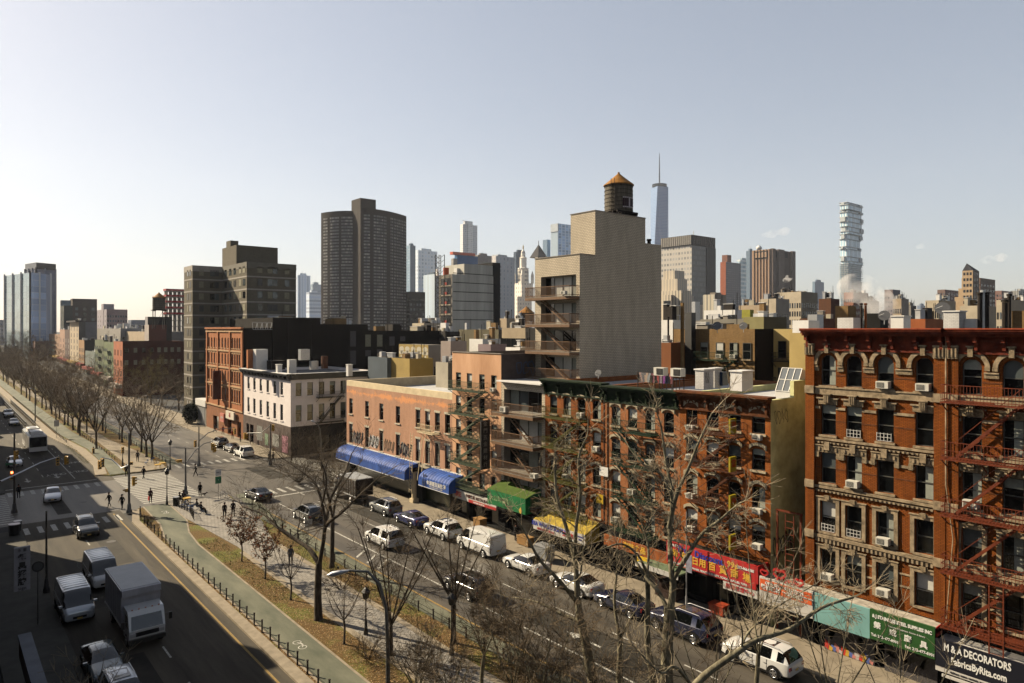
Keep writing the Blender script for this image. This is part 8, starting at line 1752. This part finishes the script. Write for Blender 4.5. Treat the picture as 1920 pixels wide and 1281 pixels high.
# curved twin slab tower
D = 604; CT = empty('curved_tower', (*[v*D for v in ray(668)], 0), label='tall dark brown apartment tower with two convex window covered faces', cat='building'); M_CT = C('ct', .045, .03, .025, var=.1); Ht = ZZ(393, D)
def arc(pa, pb, da, db, dm, n=14):
    A, B = Vector([v*da for v in ray(pa)]), Vector([v*db for v in ray(pb)]); M = Vector([v*dm for v in ray((pa+pb)/2)]); c = 2*M-(A+B)/2
    return [(1-t)**2*A+2*t*(1-t)*c+t*t*B for t in [i/n for i in range(n+1)]]
L_ = arc(602, 661, 622, 611, 612); Rr = arc(676, 762, 598, 640, 608)
wl = MB(); fp = [tuple(p) for p in L_]+[tuple(Rr[0])]+[tuple(p) for p in Rr[1:]]+[tuple(Vector(ray(762))*680), tuple(Vector(ray(690))*690), tuple(Vector(ray(602))*670)]
wl.prism(fp, 0, Ht, M_CT); a0, b0_ = ray(660), ray(702); p0 = Vector(ray(660))*612; wl.box(p0.x+2, p0.y-12, Ht-2, p0.x+17, p0.y+5, ZZ(371, D), M_CT); wl.build('wall', CT)
cw = MB(); allw = []
base = Vector(CT.location); cnt = 0; WCT = [mat('ctw1', (.24, .24, .24), .4, 0), mat('ctw2', (.12, .12, .14), .3, 0), mat('ctw3', (.45, .43, .4), .4, 0), mat('ctw2', (0, 0, 0))]
for arcp in (L_, Rr):
    for f in range(42):
        z = 4+f*(Ht-8)/42
        for i in range(1 if arcp is L_ else 1, len(arcp)-1):
            for t in (.25, .7):
                if i in (3, 8): continue
                p = arcp[i]*(1-t)+arcp[i+1]*t; tg = (arcp[i+1]-arcp[i]).normalized(); nr = Vector((tg.y, -tg.x)); nr = nr if nr.dot(-p) > 0 else -nr
                allw.append((p, tg, nr, z))
allw.sort(key=lambda w: w[0].length)
for k, (p, tg, nr, z) in enumerate(allw):
    w = .62; A = p-tg*w+nr*.12; B = p+tg*w+nr*.12; mb = MB() if k < 100 else cw; mb.face([(A.x, A.y, z), (B.x, B.y, z), (B.x, B.y, z+1.5), (A.x, A.y, z+1.5)], R.choice((WCT[0], WCT[0], WCT[0], WCT[1], WCT[2])))
    if k < 100: mb.build('window', CT)
cw.build('window', CT, kind='stuff')
bl = MB(); 
# one tall glass tower with tapering facets and spire
D = 1950; cx, cy = [v*D for v in ray(1236.5)]; OT = empty('glass_skyscraper', (cx, cy, 0), label='tallest blue glass skyscraper with tapering faces, ring and needle spire', cat='skyscraper')
zt = ZZ(352, D); wt = 31/FP*D/2*1.0; wb = 38/FP*D/2*.98; fwd = Vector((SN, CS)); rt = Vector((CS, -SN)); q = MB(); M_OW = gm('ow', (.14, .20, .30), (.10, .16, .28), 400, 4.2, wu=.999, wv=.8, jit=.05, rough=.25); M_OW_LIT = C('ow2', .22, .30, .40, var=.05)
an = math.radians(-24); bs = [(wb*1.0*math.cos(an+math.pi/4+k*math.pi/2)*1.12, wb*1.0*math.sin(an+math.pi/4+k*math.pi/2)*1.12) for k in range(4)]; tp = [(wt*1.06*math.cos(an+k*math.pi/2+math.pi/2), wt*1.06*math.sin(an+k*math.pi/2+math.pi/2)) for k in range(4)]
W3 = lambda p, z: (cx+rt.x*p[0]+fwd.x*p[1], cy+rt.y*p[0]+fwd.y*p[1], z)
for k in range(4):
    q.face([W3(bs[k], 0), W3(bs[(k+1) % 4], 0), W3(tp[k], zt)], M_OW if k != 3 else M_OW); q.face([W3(bs[(k+1) % 4], 0), W3(tp[(k+1) % 4], zt), W3(tp[k], zt)], M_OW_LIT if bs[(k+1) % 4][0] > wb*.5 else M_OW)  # right-hand facet paler: light on the glass put into its colour
q.face([W3(p, zt) for p in tp], M_OW_LIT); q.build('curtain_wall', OT)
q = MB(); q.lathe((cx, cy, zt), [(wt*.85, 1), (wt*.9, 3), (wt*.85, 4)], M_BLUEG := C('bluesteel', .12, .15, .19), 20); q.lathe((cx, cy, zt), [(wt*.85, 6), (wt*.9, 8), (wt*.85, 9)], M_BLUEG, 20); q.build('ring', OT)
q = MB(); q.tube([(cx, cy, zt), (cx, cy, zt+14), (cx, cy, zt+45), (cx, cy, zt+75), (cx, cy, ZZ(287, D))], [2.6, 2.0, 1.6, 1.2, .5], M_BLUEG, 8)
for zz in (30, 38, 50, 60, 70, 82): q.lathe((cx, cy, zt+zz), [(2.8-zz*.015, 0), (3-zz*.015, 1.2), (2-zz*.01, 2)], M_BLUEG, 10)
q.build('spire', OT)
sky = [
 # name, label, cat, a, c, b, top, depth, west material, south material, extra
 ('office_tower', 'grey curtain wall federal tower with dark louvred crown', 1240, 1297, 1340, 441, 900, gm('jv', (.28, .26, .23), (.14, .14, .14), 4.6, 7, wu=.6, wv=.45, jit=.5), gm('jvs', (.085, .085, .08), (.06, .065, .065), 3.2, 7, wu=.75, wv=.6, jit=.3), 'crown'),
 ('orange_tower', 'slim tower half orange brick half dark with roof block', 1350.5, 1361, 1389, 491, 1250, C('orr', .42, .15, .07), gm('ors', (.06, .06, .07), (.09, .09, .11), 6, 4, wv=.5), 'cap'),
 ('glass_office', 'pale glass office tower right of the orange brick tower', 1385, 1388, 1405, 487, 1500, gm('pg', (.42, .46, .48), (.16, .24, .3), 5, 9, wv=.6, wu=.8), None, None),
 ('sloped_tower', 'blue glass tower with slanting top beside the windowless tower', 1403, 1406, 1414, 470, 1350, C('bsl', .25, .33, .42), None, None),
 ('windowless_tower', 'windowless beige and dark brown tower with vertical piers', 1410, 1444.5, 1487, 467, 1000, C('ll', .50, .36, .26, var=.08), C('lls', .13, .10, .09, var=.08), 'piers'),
 ('stacked_tower', 'white tower of shifted stacked boxes', 1573, 1590, 1618, 378, 1300, None, None, 'jenga'),
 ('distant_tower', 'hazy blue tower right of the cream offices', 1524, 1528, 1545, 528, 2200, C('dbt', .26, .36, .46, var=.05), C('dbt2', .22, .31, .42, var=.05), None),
 ('brick_tower', 'brown residential tower pair at the right skyline', 1762, 1772, 1797, 543, 800, C('bt1', .28, .20, .17), C('bt2', .26, .17, .15), 'win'),
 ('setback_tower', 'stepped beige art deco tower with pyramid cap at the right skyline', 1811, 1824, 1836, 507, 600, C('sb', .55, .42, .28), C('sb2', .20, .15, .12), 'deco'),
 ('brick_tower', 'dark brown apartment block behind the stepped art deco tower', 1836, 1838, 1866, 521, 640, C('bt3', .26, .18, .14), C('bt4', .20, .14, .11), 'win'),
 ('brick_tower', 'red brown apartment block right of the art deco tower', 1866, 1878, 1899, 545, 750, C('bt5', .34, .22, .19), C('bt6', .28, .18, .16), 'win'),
 ('pale_block', 'pale grey block at the right end of the skyline', 1905, 1910, 1935, 545, 900, C('pb5', .5, .5, .48), None, None),
 ('distant_tower', 'small brown hazy tower just right of the steam', 1671, 1674, 1688, 543, 700, C('bt7', .26, .2, .2), C('bt8', .2, .2, .24), 'win'),
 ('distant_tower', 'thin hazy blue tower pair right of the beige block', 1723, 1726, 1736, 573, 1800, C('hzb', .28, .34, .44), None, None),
 ('slab_tower', 'dark blue slab tower right of the curved brown tower', 762, 769, 779, 460, 1500, gm('db', (.10, .17, .25), (.14, .2, .27), 8, 6), C('db2', .17, .25, .33), None),
 ('grid_tower', 'pale gridded office tower with roof antenna right of the dark blue slab', 779, 784, 820, 469, 1700, gm('gt1', (.45, .5, .56), (.22, .3, .38), 9, 9, wv=.55), gm('gt1s', (.40, .46, .54), (.24, .32, .42), 9, 9, wv=.55), None),
 ('striped_tower', 'smaller blue grey tower with vertical stripes before the gridded one', 794, 815, 824, 514, 1300, gm('st', (.40, .46, .52), (.18, .25, .32), 3.5, 300, wu=.5, wv=.999), C('st2', .14, .19, .24), None),
 ('brick_tower', 'low dark brown apartment block at the foot of the curved tower', 762, 768, 797, 547, 640, C('lb1', .05, .035, .03), C('lb2', .035, .028, .027), 'win'),
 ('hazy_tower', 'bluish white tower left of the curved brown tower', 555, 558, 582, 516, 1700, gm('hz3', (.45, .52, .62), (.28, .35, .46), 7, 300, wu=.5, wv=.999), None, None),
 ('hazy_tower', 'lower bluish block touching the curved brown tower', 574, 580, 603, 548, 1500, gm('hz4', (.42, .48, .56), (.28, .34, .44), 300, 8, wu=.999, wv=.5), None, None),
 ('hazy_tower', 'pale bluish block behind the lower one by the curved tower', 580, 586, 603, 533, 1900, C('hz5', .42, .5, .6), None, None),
 ('rippled_tower', 'tall silver rippled tower with stepped shoulders', 863, 868, 895, 420, 1650, gm('rp', (.55, .55, .54), (.25, .27, .3), 4, 4.5, wu=.5, wv=.6, rough=.3), gm('rps', (.42, .43, .45), (.22, .25, .29), 4, 4.5, wu=.5, wv=.6, rough=.3), 'shoulder'),
 ('courthouse_slab', 'grey slab tower with narrow windows behind the concrete site', 905, 930, 965, 480, 1050, gm('cs', (.36, .34, .33), (.20, .20, .21), 7, 6, wu=.3, wv=.6), gm('css', (.28, .30, .33), (.20, .23, .27), 7, 6, wu=.3, wv=.6), None),
 ('stone_block', 'square stone block left of the grey slab tower', 893, 896, 922, 478, 1000, C('sbk', .45, .42, .38), C('sbk2', .36, .34, .33), None),
 ('municipal_tower', 'ornate cream stone tower with colonnaded crown and statue', 965, 970, 997, 556, 1200, gm('mn', (.62, .57, .49), (.30, .29, .27), 6, 7, wu=.4, wv=.5), gm('mns', (.56, .51, .44), (.28, .27, .26), 6, 7, wu=.4, wv=.5), 'muni'),
 ('blue_glass_slab', 'dark blue glass slab behind the ornate stone tower', 963, 968, 985, 472, 1400, C('bgs', .12, .17, .24), None, None),
 ('pyramid_tower', 'dark pyramid roofed stone tower beside the tan tower', 1007, 1009, 1027, 482, 1150, C('pt', .42, .38, .32), None, 'pyr'),
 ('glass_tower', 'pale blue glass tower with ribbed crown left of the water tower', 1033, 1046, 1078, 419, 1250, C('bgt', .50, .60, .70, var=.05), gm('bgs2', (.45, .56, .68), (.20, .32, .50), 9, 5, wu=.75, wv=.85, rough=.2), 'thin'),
 ('deco_courthouse', 'stepped beige stone courthouse towers before the federal tower', 1243, 1258, 1300, 553, 600, gm('dc', (.34, .29, .22), (.19, .17, .14), 3.2, 300, wu=.45, wv=.999), gm('dcs', (.36, .31, .25), (.2, .18, .16), 3.2, 300, wu=.45, wv=.999), 'deco2'),
 ('deco_wing', 'long beige stone wing right of the stepped courthouse towers', 1318, 1340, 1362, 552, 560, gm('dc3', (.32, .28, .21), (.18, .17, .14), 3.2, 300, wu=.45, wv=.999), C('dc4', .33, .29, .24), None),
]
def ex_win(n=6, ns=6): return gridw(3, 4.5, 2.4, 2.2, 5, z0=20)
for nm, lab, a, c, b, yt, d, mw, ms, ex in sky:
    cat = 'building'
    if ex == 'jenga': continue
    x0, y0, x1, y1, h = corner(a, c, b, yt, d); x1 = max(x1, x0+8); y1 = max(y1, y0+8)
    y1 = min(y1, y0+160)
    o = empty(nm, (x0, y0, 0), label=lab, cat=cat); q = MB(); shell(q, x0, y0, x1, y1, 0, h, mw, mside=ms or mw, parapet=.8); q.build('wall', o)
    if ex == 'win': far_windows(o, x0, y0, x1, y1, ex_win()(x0, y0, x1, y1, h))
    u = d/FP
    if ex is None: q = MB(); q.box(x0+(x1-x0)*.2, y0+(y1-y0)*.15, h-1, x0+(x1-x0)*.7, y0+(y1-y0)*.6, h+4*u, ms or mw); q.bar((x0+(x1-x0)*.4, y0+(y1-y0)*.3, h), (x0+(x1-x0)*.4, y0+(y1-y0)*.3, h+9*u), .5*u, M_GALV); q.build('roof_plant', o)
    if ex == 'crown':
        q = MB(); z0 = h-21*u*.9
        q.box(x0-.8, y0-.8, z0, x1+.5, y1+.5, h+.5, C('crown', .085, .08, .075)); n = 16
        for i in range(n): yy = y0+(y1-y0)*(i+.5)/n; q.box(x0-2, yy-1.2, z0+1, x0-.8, yy+.6, h, C('crown2', .4, .38, .35)); 
        for i in range(12): xx = x0+(x1-x0)*(i+.5)/12; q.box(xx-.8, y0-2, z0+1, xx+.2, y0-.8, h, C('crown3', .14, .13, .13))
        q.build('crown', o); q = MB(); q.bar((x0+18, y0+10, h), (x0+18, y0+10, h+12*u), .8, M_GALV); q.build('antenna', o)
        q = MB(); q.box(x0+(x1-x0)*.62, y0-1.4, 0, x1+.6, y0-.01, z0-.5, C('jv_dark', .07, .075, .08)); q.build('dark_bay', o)
    if ex == 'cap': q = MB(); q.box(x0+9, y0+3, h-1, x0+22, y0+14, ZZ(477, d), C('capb', .3, .15, .1)); q.build('bulkhead', o)
    if ex == 'piers':
        q = MB(); n = 6
        for i in range(n): yy = y0+(y1-y0)*(i+.5)/n; q.box(x0-1.5, yy-1.4, 0, x0-.02, yy+.6, h, C('ll', .5, .36, .26))
        for fx0, fx1 in ((.0, .12), (.26, .50), (.86, 1)): q.box(x0+(x1-x0)*fx0, y0-4, 0, x0+(x1-x0)*fx1, y0-.02, h+.6, C('lls2', .19, .155, .14))
        q.build('pier', o); q = MB()
        for i in range(4): yy = y0+(y1-y0)*(.22+i*.17); q.box(x0-2.2, yy-2.6, h-17*u, x0-1.6, yy+2.2, h-3*u, C('llv', .03, .03, .03)); q.box(x0-2.5, yy-1.6, h-15*u, x0-2.21, yy+1.2, h-5*u, C('ll', .5, .36, .26))
        for fx in (.14, .62): q.box(x0+(x1-x0)*fx, y0-.8, h-14*u, x0+(x1-x0)*(fx+.12), y0-.03, h-2*u, C('llv', .03, .03, .03))
        q.build('vent', o); q = MB(); q.lathe((x0+12, y0+25, h), [(1, 0), (4, 3), (4.4, 5), (2, 8)], M_WHITE, 14); q.build('dish', o)
    if ex == 'shoulder': q = MB(); q.box(x0+(x1-x0)*.18, y0+3, h-1, x0+(x1-x0)*.72, y1-2, ZZ(413, d), mw); q.box(x0+(x1-x0)*.3, y0-3, 0, x0+(x1-x0)*.62, y0-.02, h+4, mw); q.build('shaft', o); q = MB(); q.bar((x0+8, y0+8, ZZ(413, d)), (x0+1, y0+8, ZZ(411, d)), .8, M_GALV); q.build('crane', o)
    if ex == 'thin': q = MB(); q.box(XY(1026, y0+30), y0+30, 0, XY(1032, y0+30), y0+42, ZZ(446, d), C('bgt3', .28, .38, .5)); q.build('wing', o); q = MB(); q.box(x0-1, y0-1, h-15*u, x0+.8, y1, h, C('ribs', .6, .65, .7)); q.build('crown_ribs', o)
    if ex == 'pyr':
        q = MB(); cx_, cy_ = (x0+x1)/2, (y0+y1)/2; r_ = (x1-x0)/2; zt_ = ZZ(456, d)
        A = [(x0, y0), (x1, y0), (x1, y0+(x1-x0)), (x0, y0+(x1-x0))]; c2 = (cx_, y0+(x1-x0)/2)
        for k in range(4): q.face([(*A[k], h), (*A[(k+1) % 4], h), (*c2, zt_)], C('pyr', .06, .055, .055))
        q.bar((*c2, zt_-3), (*c2, zt_+6), .8, M_RUST); q.build('roof', o)
    if ex == 'muni':
        cx_, cy_ = XY(981, y0+12), y0+12; q = MB(); zz = ZZ(530, d); q.box(cx_-13, cy_-11, h-1, cx_+13, cy_+13, zz, mw)
        for sx in (-1, 1): 
            for sy in (-1, 1): q.lathe((cx_+sx*12, cy_+sy*11, zz), [(2.6, 0), (2.6, 12), (3, 13), (.2, 22)], mw, 10)
        q.lathe((cx_, cy_, zz), [(10, 0), (10, 3), (8.5, 3), (8.5, 24), (9.5, 25), (9.5, 27), (6, 28), (6, 44), (7, 45), (4, 47), (3.4, 56), (.8, 60)], mw, 18)
        for k in range(12): a_ = k/12*math.tau; q.box(cx_+9*math.cos(a_)-.6, cy_+9*math.sin(a_)-.6, zz+3, cx_+9*math.cos(a_)+.6, cy_+9*math.sin(a_)+.6, zz+24, mw)
        q.build('crown_tower', o); q = MB(); q.lathe((cx_, cy_, zz+60), [(.8, 0), (1.2, 3), (.9, 6), (.3, 8)], mat('gold', (.5, .35, .1), .4, 0, metal=.6), 8); q.build('statue', o)
    if ex in ('deco', 'deco2'):
        q = MB(); top = ZZ(502 if ex == 'deco' else 505, d)
        if ex == 'deco':
            for k, (ya_, yt_) in enumerate(((1803, 520), (1797, 540), (1790, 556), (1782, 570))): yy = YX(ya_, x0+1+k); q.box(x0+1+k, y0+1, 0, x1-1, yy, ZZ(yt_, d), mw)
            q.build('setback', o); q = MB(); cx_, cy_ = (x0+x1)/2, y0+7; A = [(x0, y0), (x1, y0), (x1, y1), (x0, y1)]
            for k in range(4): q.face([(*A[k], h), (*A[(k+1) % 4], h), (cx_+(.3 if k in (0, 1) else -.3), cy_, h+7)], C('decoroof', .05, .05, .06))
            q.build('roof', o)
            far_windows(o, x0, y0, x1, y1, [('W', y0+(y1-y0)*f, h-4-k*5, 1.6, 2.4, M_W1) for f in (.2, .5, .8) for k in range(9)]+[('S', x0+(x1-x0)*f, h-4-k*5, 1.6, 2.4, M_W1) for f in (.3, .7) for k in range(9)])
        else:
            for (pa, pb_, yt_, off) in ((1244, 1265, 505, 12), (1240, 1270, 522, 8), (1236, 1278, 545, 4)): X_ = x0+off; q.box(X_, YX(pb_, X_), 0, X_+14, YX(pa, X_), ZZ(yt_, d), mw)
            q.box(x1, y0-4, 0, x1+14, y0+16, ZZ(570, d), mw); q.build('setback', o); far_windows(o, x0, y0, x1, y1, [('W', y0+(y1-y0)*f, h-9, 1.2, 4, M_W1) for f in (.1, .25, .4, .55, .7, .85)])
# the shifted boxes
D = 1300; x0, y0, x1, y1, h = corner(1573, 1590, 1618, 378, D); JT = empty('stacked_tower', (x0, y0, 0), label='white tower of shifted stacked boxes and balconies behind the steam', cat='skyscraper'); rj = random.Random(21); u = D/FP; W_ = x1-x0; L_2 = y1-y0
M_JW = C('jw', .62, .66, .68, var=.06); M_JG = gm('jg', (.50, .56, .60), (.22, .34, .42), 5, 300, wu=.6, wv=.999, rough=.15)
z = 0; k = 0
while z < h-2:
    tall = z > h*.55; dz = rj.choice((5, 9, 14)) if tall else 3.6; off = rj.uniform(-3, 3.5) if tall else rj.uniform(-1.2, 1.2); off2 = rj.uniform(-3, 3.5) if tall else rj.uniform(-1.2, 1.2); q = MB(); zt_ = min(z+dz, h)
    q.box(x0+1.5+off, y0+1.5+off2, z, x1-3+off*.6, y1-2+off2*.5, zt_-.9, M_JG); q.box(x0+off-(0 if tall else 1.2), y0+off2-(0 if tall else 1.2), zt_-.9, x1-1+off*.5, y1+off2*.5, zt_, M_JW)
    if tall and k % 2: q.box(x0+off-1.5, y0+off2+L_2*.3, z, x0+off+8, y1-4, zt_-.9, M_JW); q.box(x1-11, y0+off2-1, z+1, x1+off, y0+off2+9, zt_-.91, M_JW)
    q.build('stacked_box', JT); z = zt_; k += 1
# construction building with scaffold, hoist and blank concrete wall
D = 232; x0, y0, x1, y1, h = corner(824, 848, 925, 514, D); CB = empty('building_site', (x0, y0, 0), label='concrete building under construction with red floor edges and a blank streaked wall', cat='building site')
M_BC = mat('streaked_concrete', (.66, .64, .58), .9, .35, .25, streak=.12); q = MB(); shell(q, x0, y0, x1, y1, 0, h, M_CONC, mside=M_BC); q.box(x0+(x1-x0)*.28, y0-.02, h-1, x1-.3, y0+12, ZZ(493, D), M_BC); q.build('wall', CB)
q = MB()
for k in range(6): z = ZZ(600-k*17.5, D); q.box(x0+.3, y0-.06, z, x1, y0-.021, z+.25, C('joint', .12, .115, .1))
q.build('floor_joint', CB); q = MB()
for k in range(7):
    z = ZZ(600, D)-1+k*3.2
    if z > h-2: break
    q.box(x0-.12, y0+1, z, x0-.05, y1-1, z+2.3, M_W1); q.box(x0-.25, y0+3, z, x0-.13, y1-3, z+.9, mat('site_red', (.45, .1, .08), .8, .3, 1)); q.box(x0-.4, y0, z-.5, x0-.04, y1, z-.1, C('slabc', .55, .5, .42))
q.build('open_floor', CB); q = MB(); ym = y0+(y1-y0)*.45
for yy in (ym, ym+2.2):
    for xx in (x0-3, x0-.8): q.bar((xx, yy, 0), (xx, yy, ZZ(477, D)), .18, M_RUST)
z = 2
while z < ZZ(477, D): 
    for yy in (ym, ym+2.2): q.bar((x0-3, yy, z), (x0-.8, yy, z+1.6), .12, M_RUST)
    q.bar((x0-3, ym, z), (x0-3, ym+2.2, z+1.6), .12, M_RUST); z += 1.7
q.build('hoist_mast', CB); q = MB(); r_ = random.Random(6)
for k in range(14): xx = x0+r_.uniform(0, 10); yy = y0+r_.uniform(0, 12); q.box(xx, yy, h, xx+r_.uniform(.5, 2), yy+r_.uniform(.5, 2), h+r_.uniform(.6, 2.6), r_.choice([mat('site_orange', (.6, .14, .05), .8, 0), M_RUST, M_WHITE]))
q.build('site_materials', CB)
dk = XY(926, y0); q = empty('black_slab', (dk, y0, 0), label='narrow black netted building edge right of the streaked concrete wall', cat='building'); b = MB(); b.box(x1+.05, y0+.5, 0, XY(938, y0+.5), y0+14, ZZ(486, D), C('blknet', .012, .012, .015)); b.build('wall', q)
D = 900; x0, y0, x1, y1, h = corner(846, 850, 878, 473, D); q = empty('wrapped_building', (x0, y0, 0), label='building top wrapped in blue and orange netting below the rippled tower', cat='building site'); b = MB(); b.box(x0, y0, 0, x1+14, y1, h-8, C('wr', .5, .48, .45)); b.box(x0+6, y0-1, h-16, x1+15, y1+1, h-3, C('wrb', .05, .2, .42)); b.build('wall', q); b = MB(); b.box(x0-2, y0-2, h-3, x1+10, y1, h+.5, mat('wr_orange', (.75, .22, .14), .8, .4, .3)); b.build('netting', q)
# ------------------------------------------------------------------ steam and haze
def volume(name, dens, colr, noise=False, center=None, rad=None, anis=.3, label=None, cat=None):
    m = bpy.data.materials.new(name); m.use_nodes = True; nt = m.node_tree; nt.nodes.remove(nt.nodes['Principled BSDF']); v = _n(nt, 'ShaderNodeVolumePrincipled'); v.inputs['Color'].default_value = (*colr, 1); v.inputs['Density'].default_value = dens; v.inputs['Anisotropy'].default_value = anis
    nt.links.new(v.outputs[0], nt.nodes['Material Output'].inputs['Volume'])
    return m, nt, v
def plume(lab, pts, dens, seed, ns, nm='steam_plume'):
    m, nt, v = volume('steam%d' % seed, dens, (.98, .96, .96), anis=0); L = nt.links.new
    tc = _n(nt, 'ShaderNodeNewGeometry'); nz = _n(nt, 'ShaderNodeTexNoise'); nz.inputs['Scale'].default_value = ns; nz.inputs['Detail'].default_value = 4; L(tc.outputs['Position'], nz.inputs['Vector']); r = _n(nt, 'ShaderNodeMapRange'); r.inputs['From Min'].default_value = .42; r.inputs['From Max'].default_value = .62; r.inputs['To Max'].default_value = dens; L(nz.outputs['Fac'], r.inputs['Value'])
    L(r.outputs[0], v.inputs['Density'])
    rr = random.Random(seed); bm = []
    mb = bpy.data.metaballs.new('steam'); ob = bpy.data.objects.new('steam', mb); mb.resolution = .5*max(1, pts[0][3]/3); mb.threshold = .3; col.objects.link(ob)
    for (x, y, z, rad) in pts: e = mb.elements.new(); e.co = (x, y, z); e.radius = rad*1.3
    bpy.context.view_layer.update(); me = bpy.data.meshes.new_from_object(ob.evaluated_get(bpy.context.evaluated_depsgraph_get())); bpy.data.objects.remove(ob)
    me.name = nm; me.materials.clear(); me.materials.append(m); o = bpy.data.objects.new(nm, me); col.objects.link(o); tag(o, lab, 'steam' if nm[0] == 's' else 'cloud', kind='stuff')
rr = random.Random(4); D = 105; pts = []
for px, py, r in ((1668, 600, 1.2), (1662, 592, 1.6), (1655, 583, 2.0), (1650, 574, 2.5), (1640, 566, 2.8), (1628, 556, 2.8), (1615, 548, 2.6), (1606, 540, 2.4), (1600, 530, 1.9), (1612, 534, 2.0), (1658, 566, 2.0), (1640, 552, 2.2), (1625, 542, 2.0), (1598, 550, 1.8), (1668, 580, 1.5)):
    q = px3(px, py, D); pts.append((q[0]+rr.uniform(-1, 1), q[1]+rr.uniform(-1, 1), q[2], r*.85))
plume('white steam plume drifting up before the stacked white tower', pts, .26, 1, .3)
D = 300; plume('tiny puff of steam before the windowless tower', [(*px3(px, py, D), r) for px, py, r in ((1477, 524, 1.4), (1472, 526, 1.2), (1482, 522, 1.1), (1476, 519, .9))], .5, 2, .5)
for k, (x_, y_, n_, lab) in enumerate(((1432, 441, 7, 'small faint pinkish cloud above the windowless tower'), (1838, 490, 7, 'faint pinkish cloud above the art deco tower at right'), (1722, 463, 2, 'tiny faint cloud between the stacked tower and the right edge'))): plume(lab, [(*px3(x_+q*8, y_-q*1.4, 4600), 18+8*(q % 3)) for q in range(n_)], .0035, 10+k, .012, 'cloud')
HAZE = 1
if HAZE:
    m, nt, v = volume('haze_air', .00005, (.80, .86, 1.0), anis=.2); b = MB(); b.box(-300, -200, -1, 2600, 2700, 560, m); b.build('haze', kind='stuff', label='thin bluish air between the near street and the skyline', cat='haze')
# ------------------------------------------------------------------ light, sky, camera
SUN_EL = math.radians(33); sd = Vector((-.42, .907, 0)).normalized(); az = math.atan2(sd.x, sd.y)
w = bpy.data.worlds.new('World'); bpy.context.scene.world = w; w.use_nodes = True; nt = w.node_tree; bg = nt.nodes['Background']
s = nt.nodes.new('ShaderNodeTexSky'); s.sky_type = 'NISHITA'; s.sun_disc = False; s.sun_elevation = SUN_EL; s.sun_rotation = az; s.altitude = 20; s.air_density = 1.0; s.dust_density = 1.1; s.ozone_density = 1.2
gm_ = nt.nodes.new('ShaderNodeGamma'); gm_.inputs[1].default_value = .64; hs = nt.nodes.new('ShaderNodeHueSaturation'); hs.inputs['Saturation'].default_value = .78; tn = nt.nodes.new('ShaderNodeVectorMath'); tn.operation = 'MULTIPLY'; tn.inputs[1].default_value = (1.035, .995, .985); nt.links.new(s.outputs[0], gm_.inputs[0]); nt.links.new(gm_.outputs[0], hs.inputs['Color']); nt.links.new(hs.outputs[0], tn.inputs[0]); nt.links.new(tn.outputs[0], bg.inputs[0]); bg.inputs[1].default_value = .076
l = bpy.data.lights.new('sun', 'SUN'); l.energy = 5; l.angle = math.radians(.5); l.color = (1, .84, .60); lo = bpy.data.objects.new('sun', l); col.objects.link(lo)
dv = Vector((sd.x*math.cos(SUN_EL), sd.y*math.cos(SUN_EL), math.sin(SUN_EL))); lo.rotation_euler = dv.to_track_quat('Z', 'Y').to_euler(); lo.location = (0, 0, 200)
cd = bpy.data.cameras.new('camera'); co = bpy.data.objects.new('camera', cd); col.objects.link(co); co.location = (0, 0, EYE); co.rotation_euler = (math.pi/2, 0, -math.radians(39.83)); cd.sensor_width = 36; cd.lens = 36*FP/1920; cd.shift_y = -(640.5-HZ)/1920; cd.clip_end = 20000; cd.clip_start = .5
sc = bpy.context.scene; sc.camera = co; sc.view_settings.view_transform = 'Standard'; sc.view_settings.look = 'None'; sc.view_settings.exposure = 1.63; sc.view_settings.gamma = 1
sc.cycles.max_bounces = 5; sc.cycles.diffuse_bounces = 1; sc.cycles.glossy_bounces = 2; sc.cycles.volume_bounces = 0; sc.cycles.transparent_max_bounces = 4; sc.cycles.volume_step_rate = 2
sc.cycles.use_denoising = True
for cam_ in ():
    pass
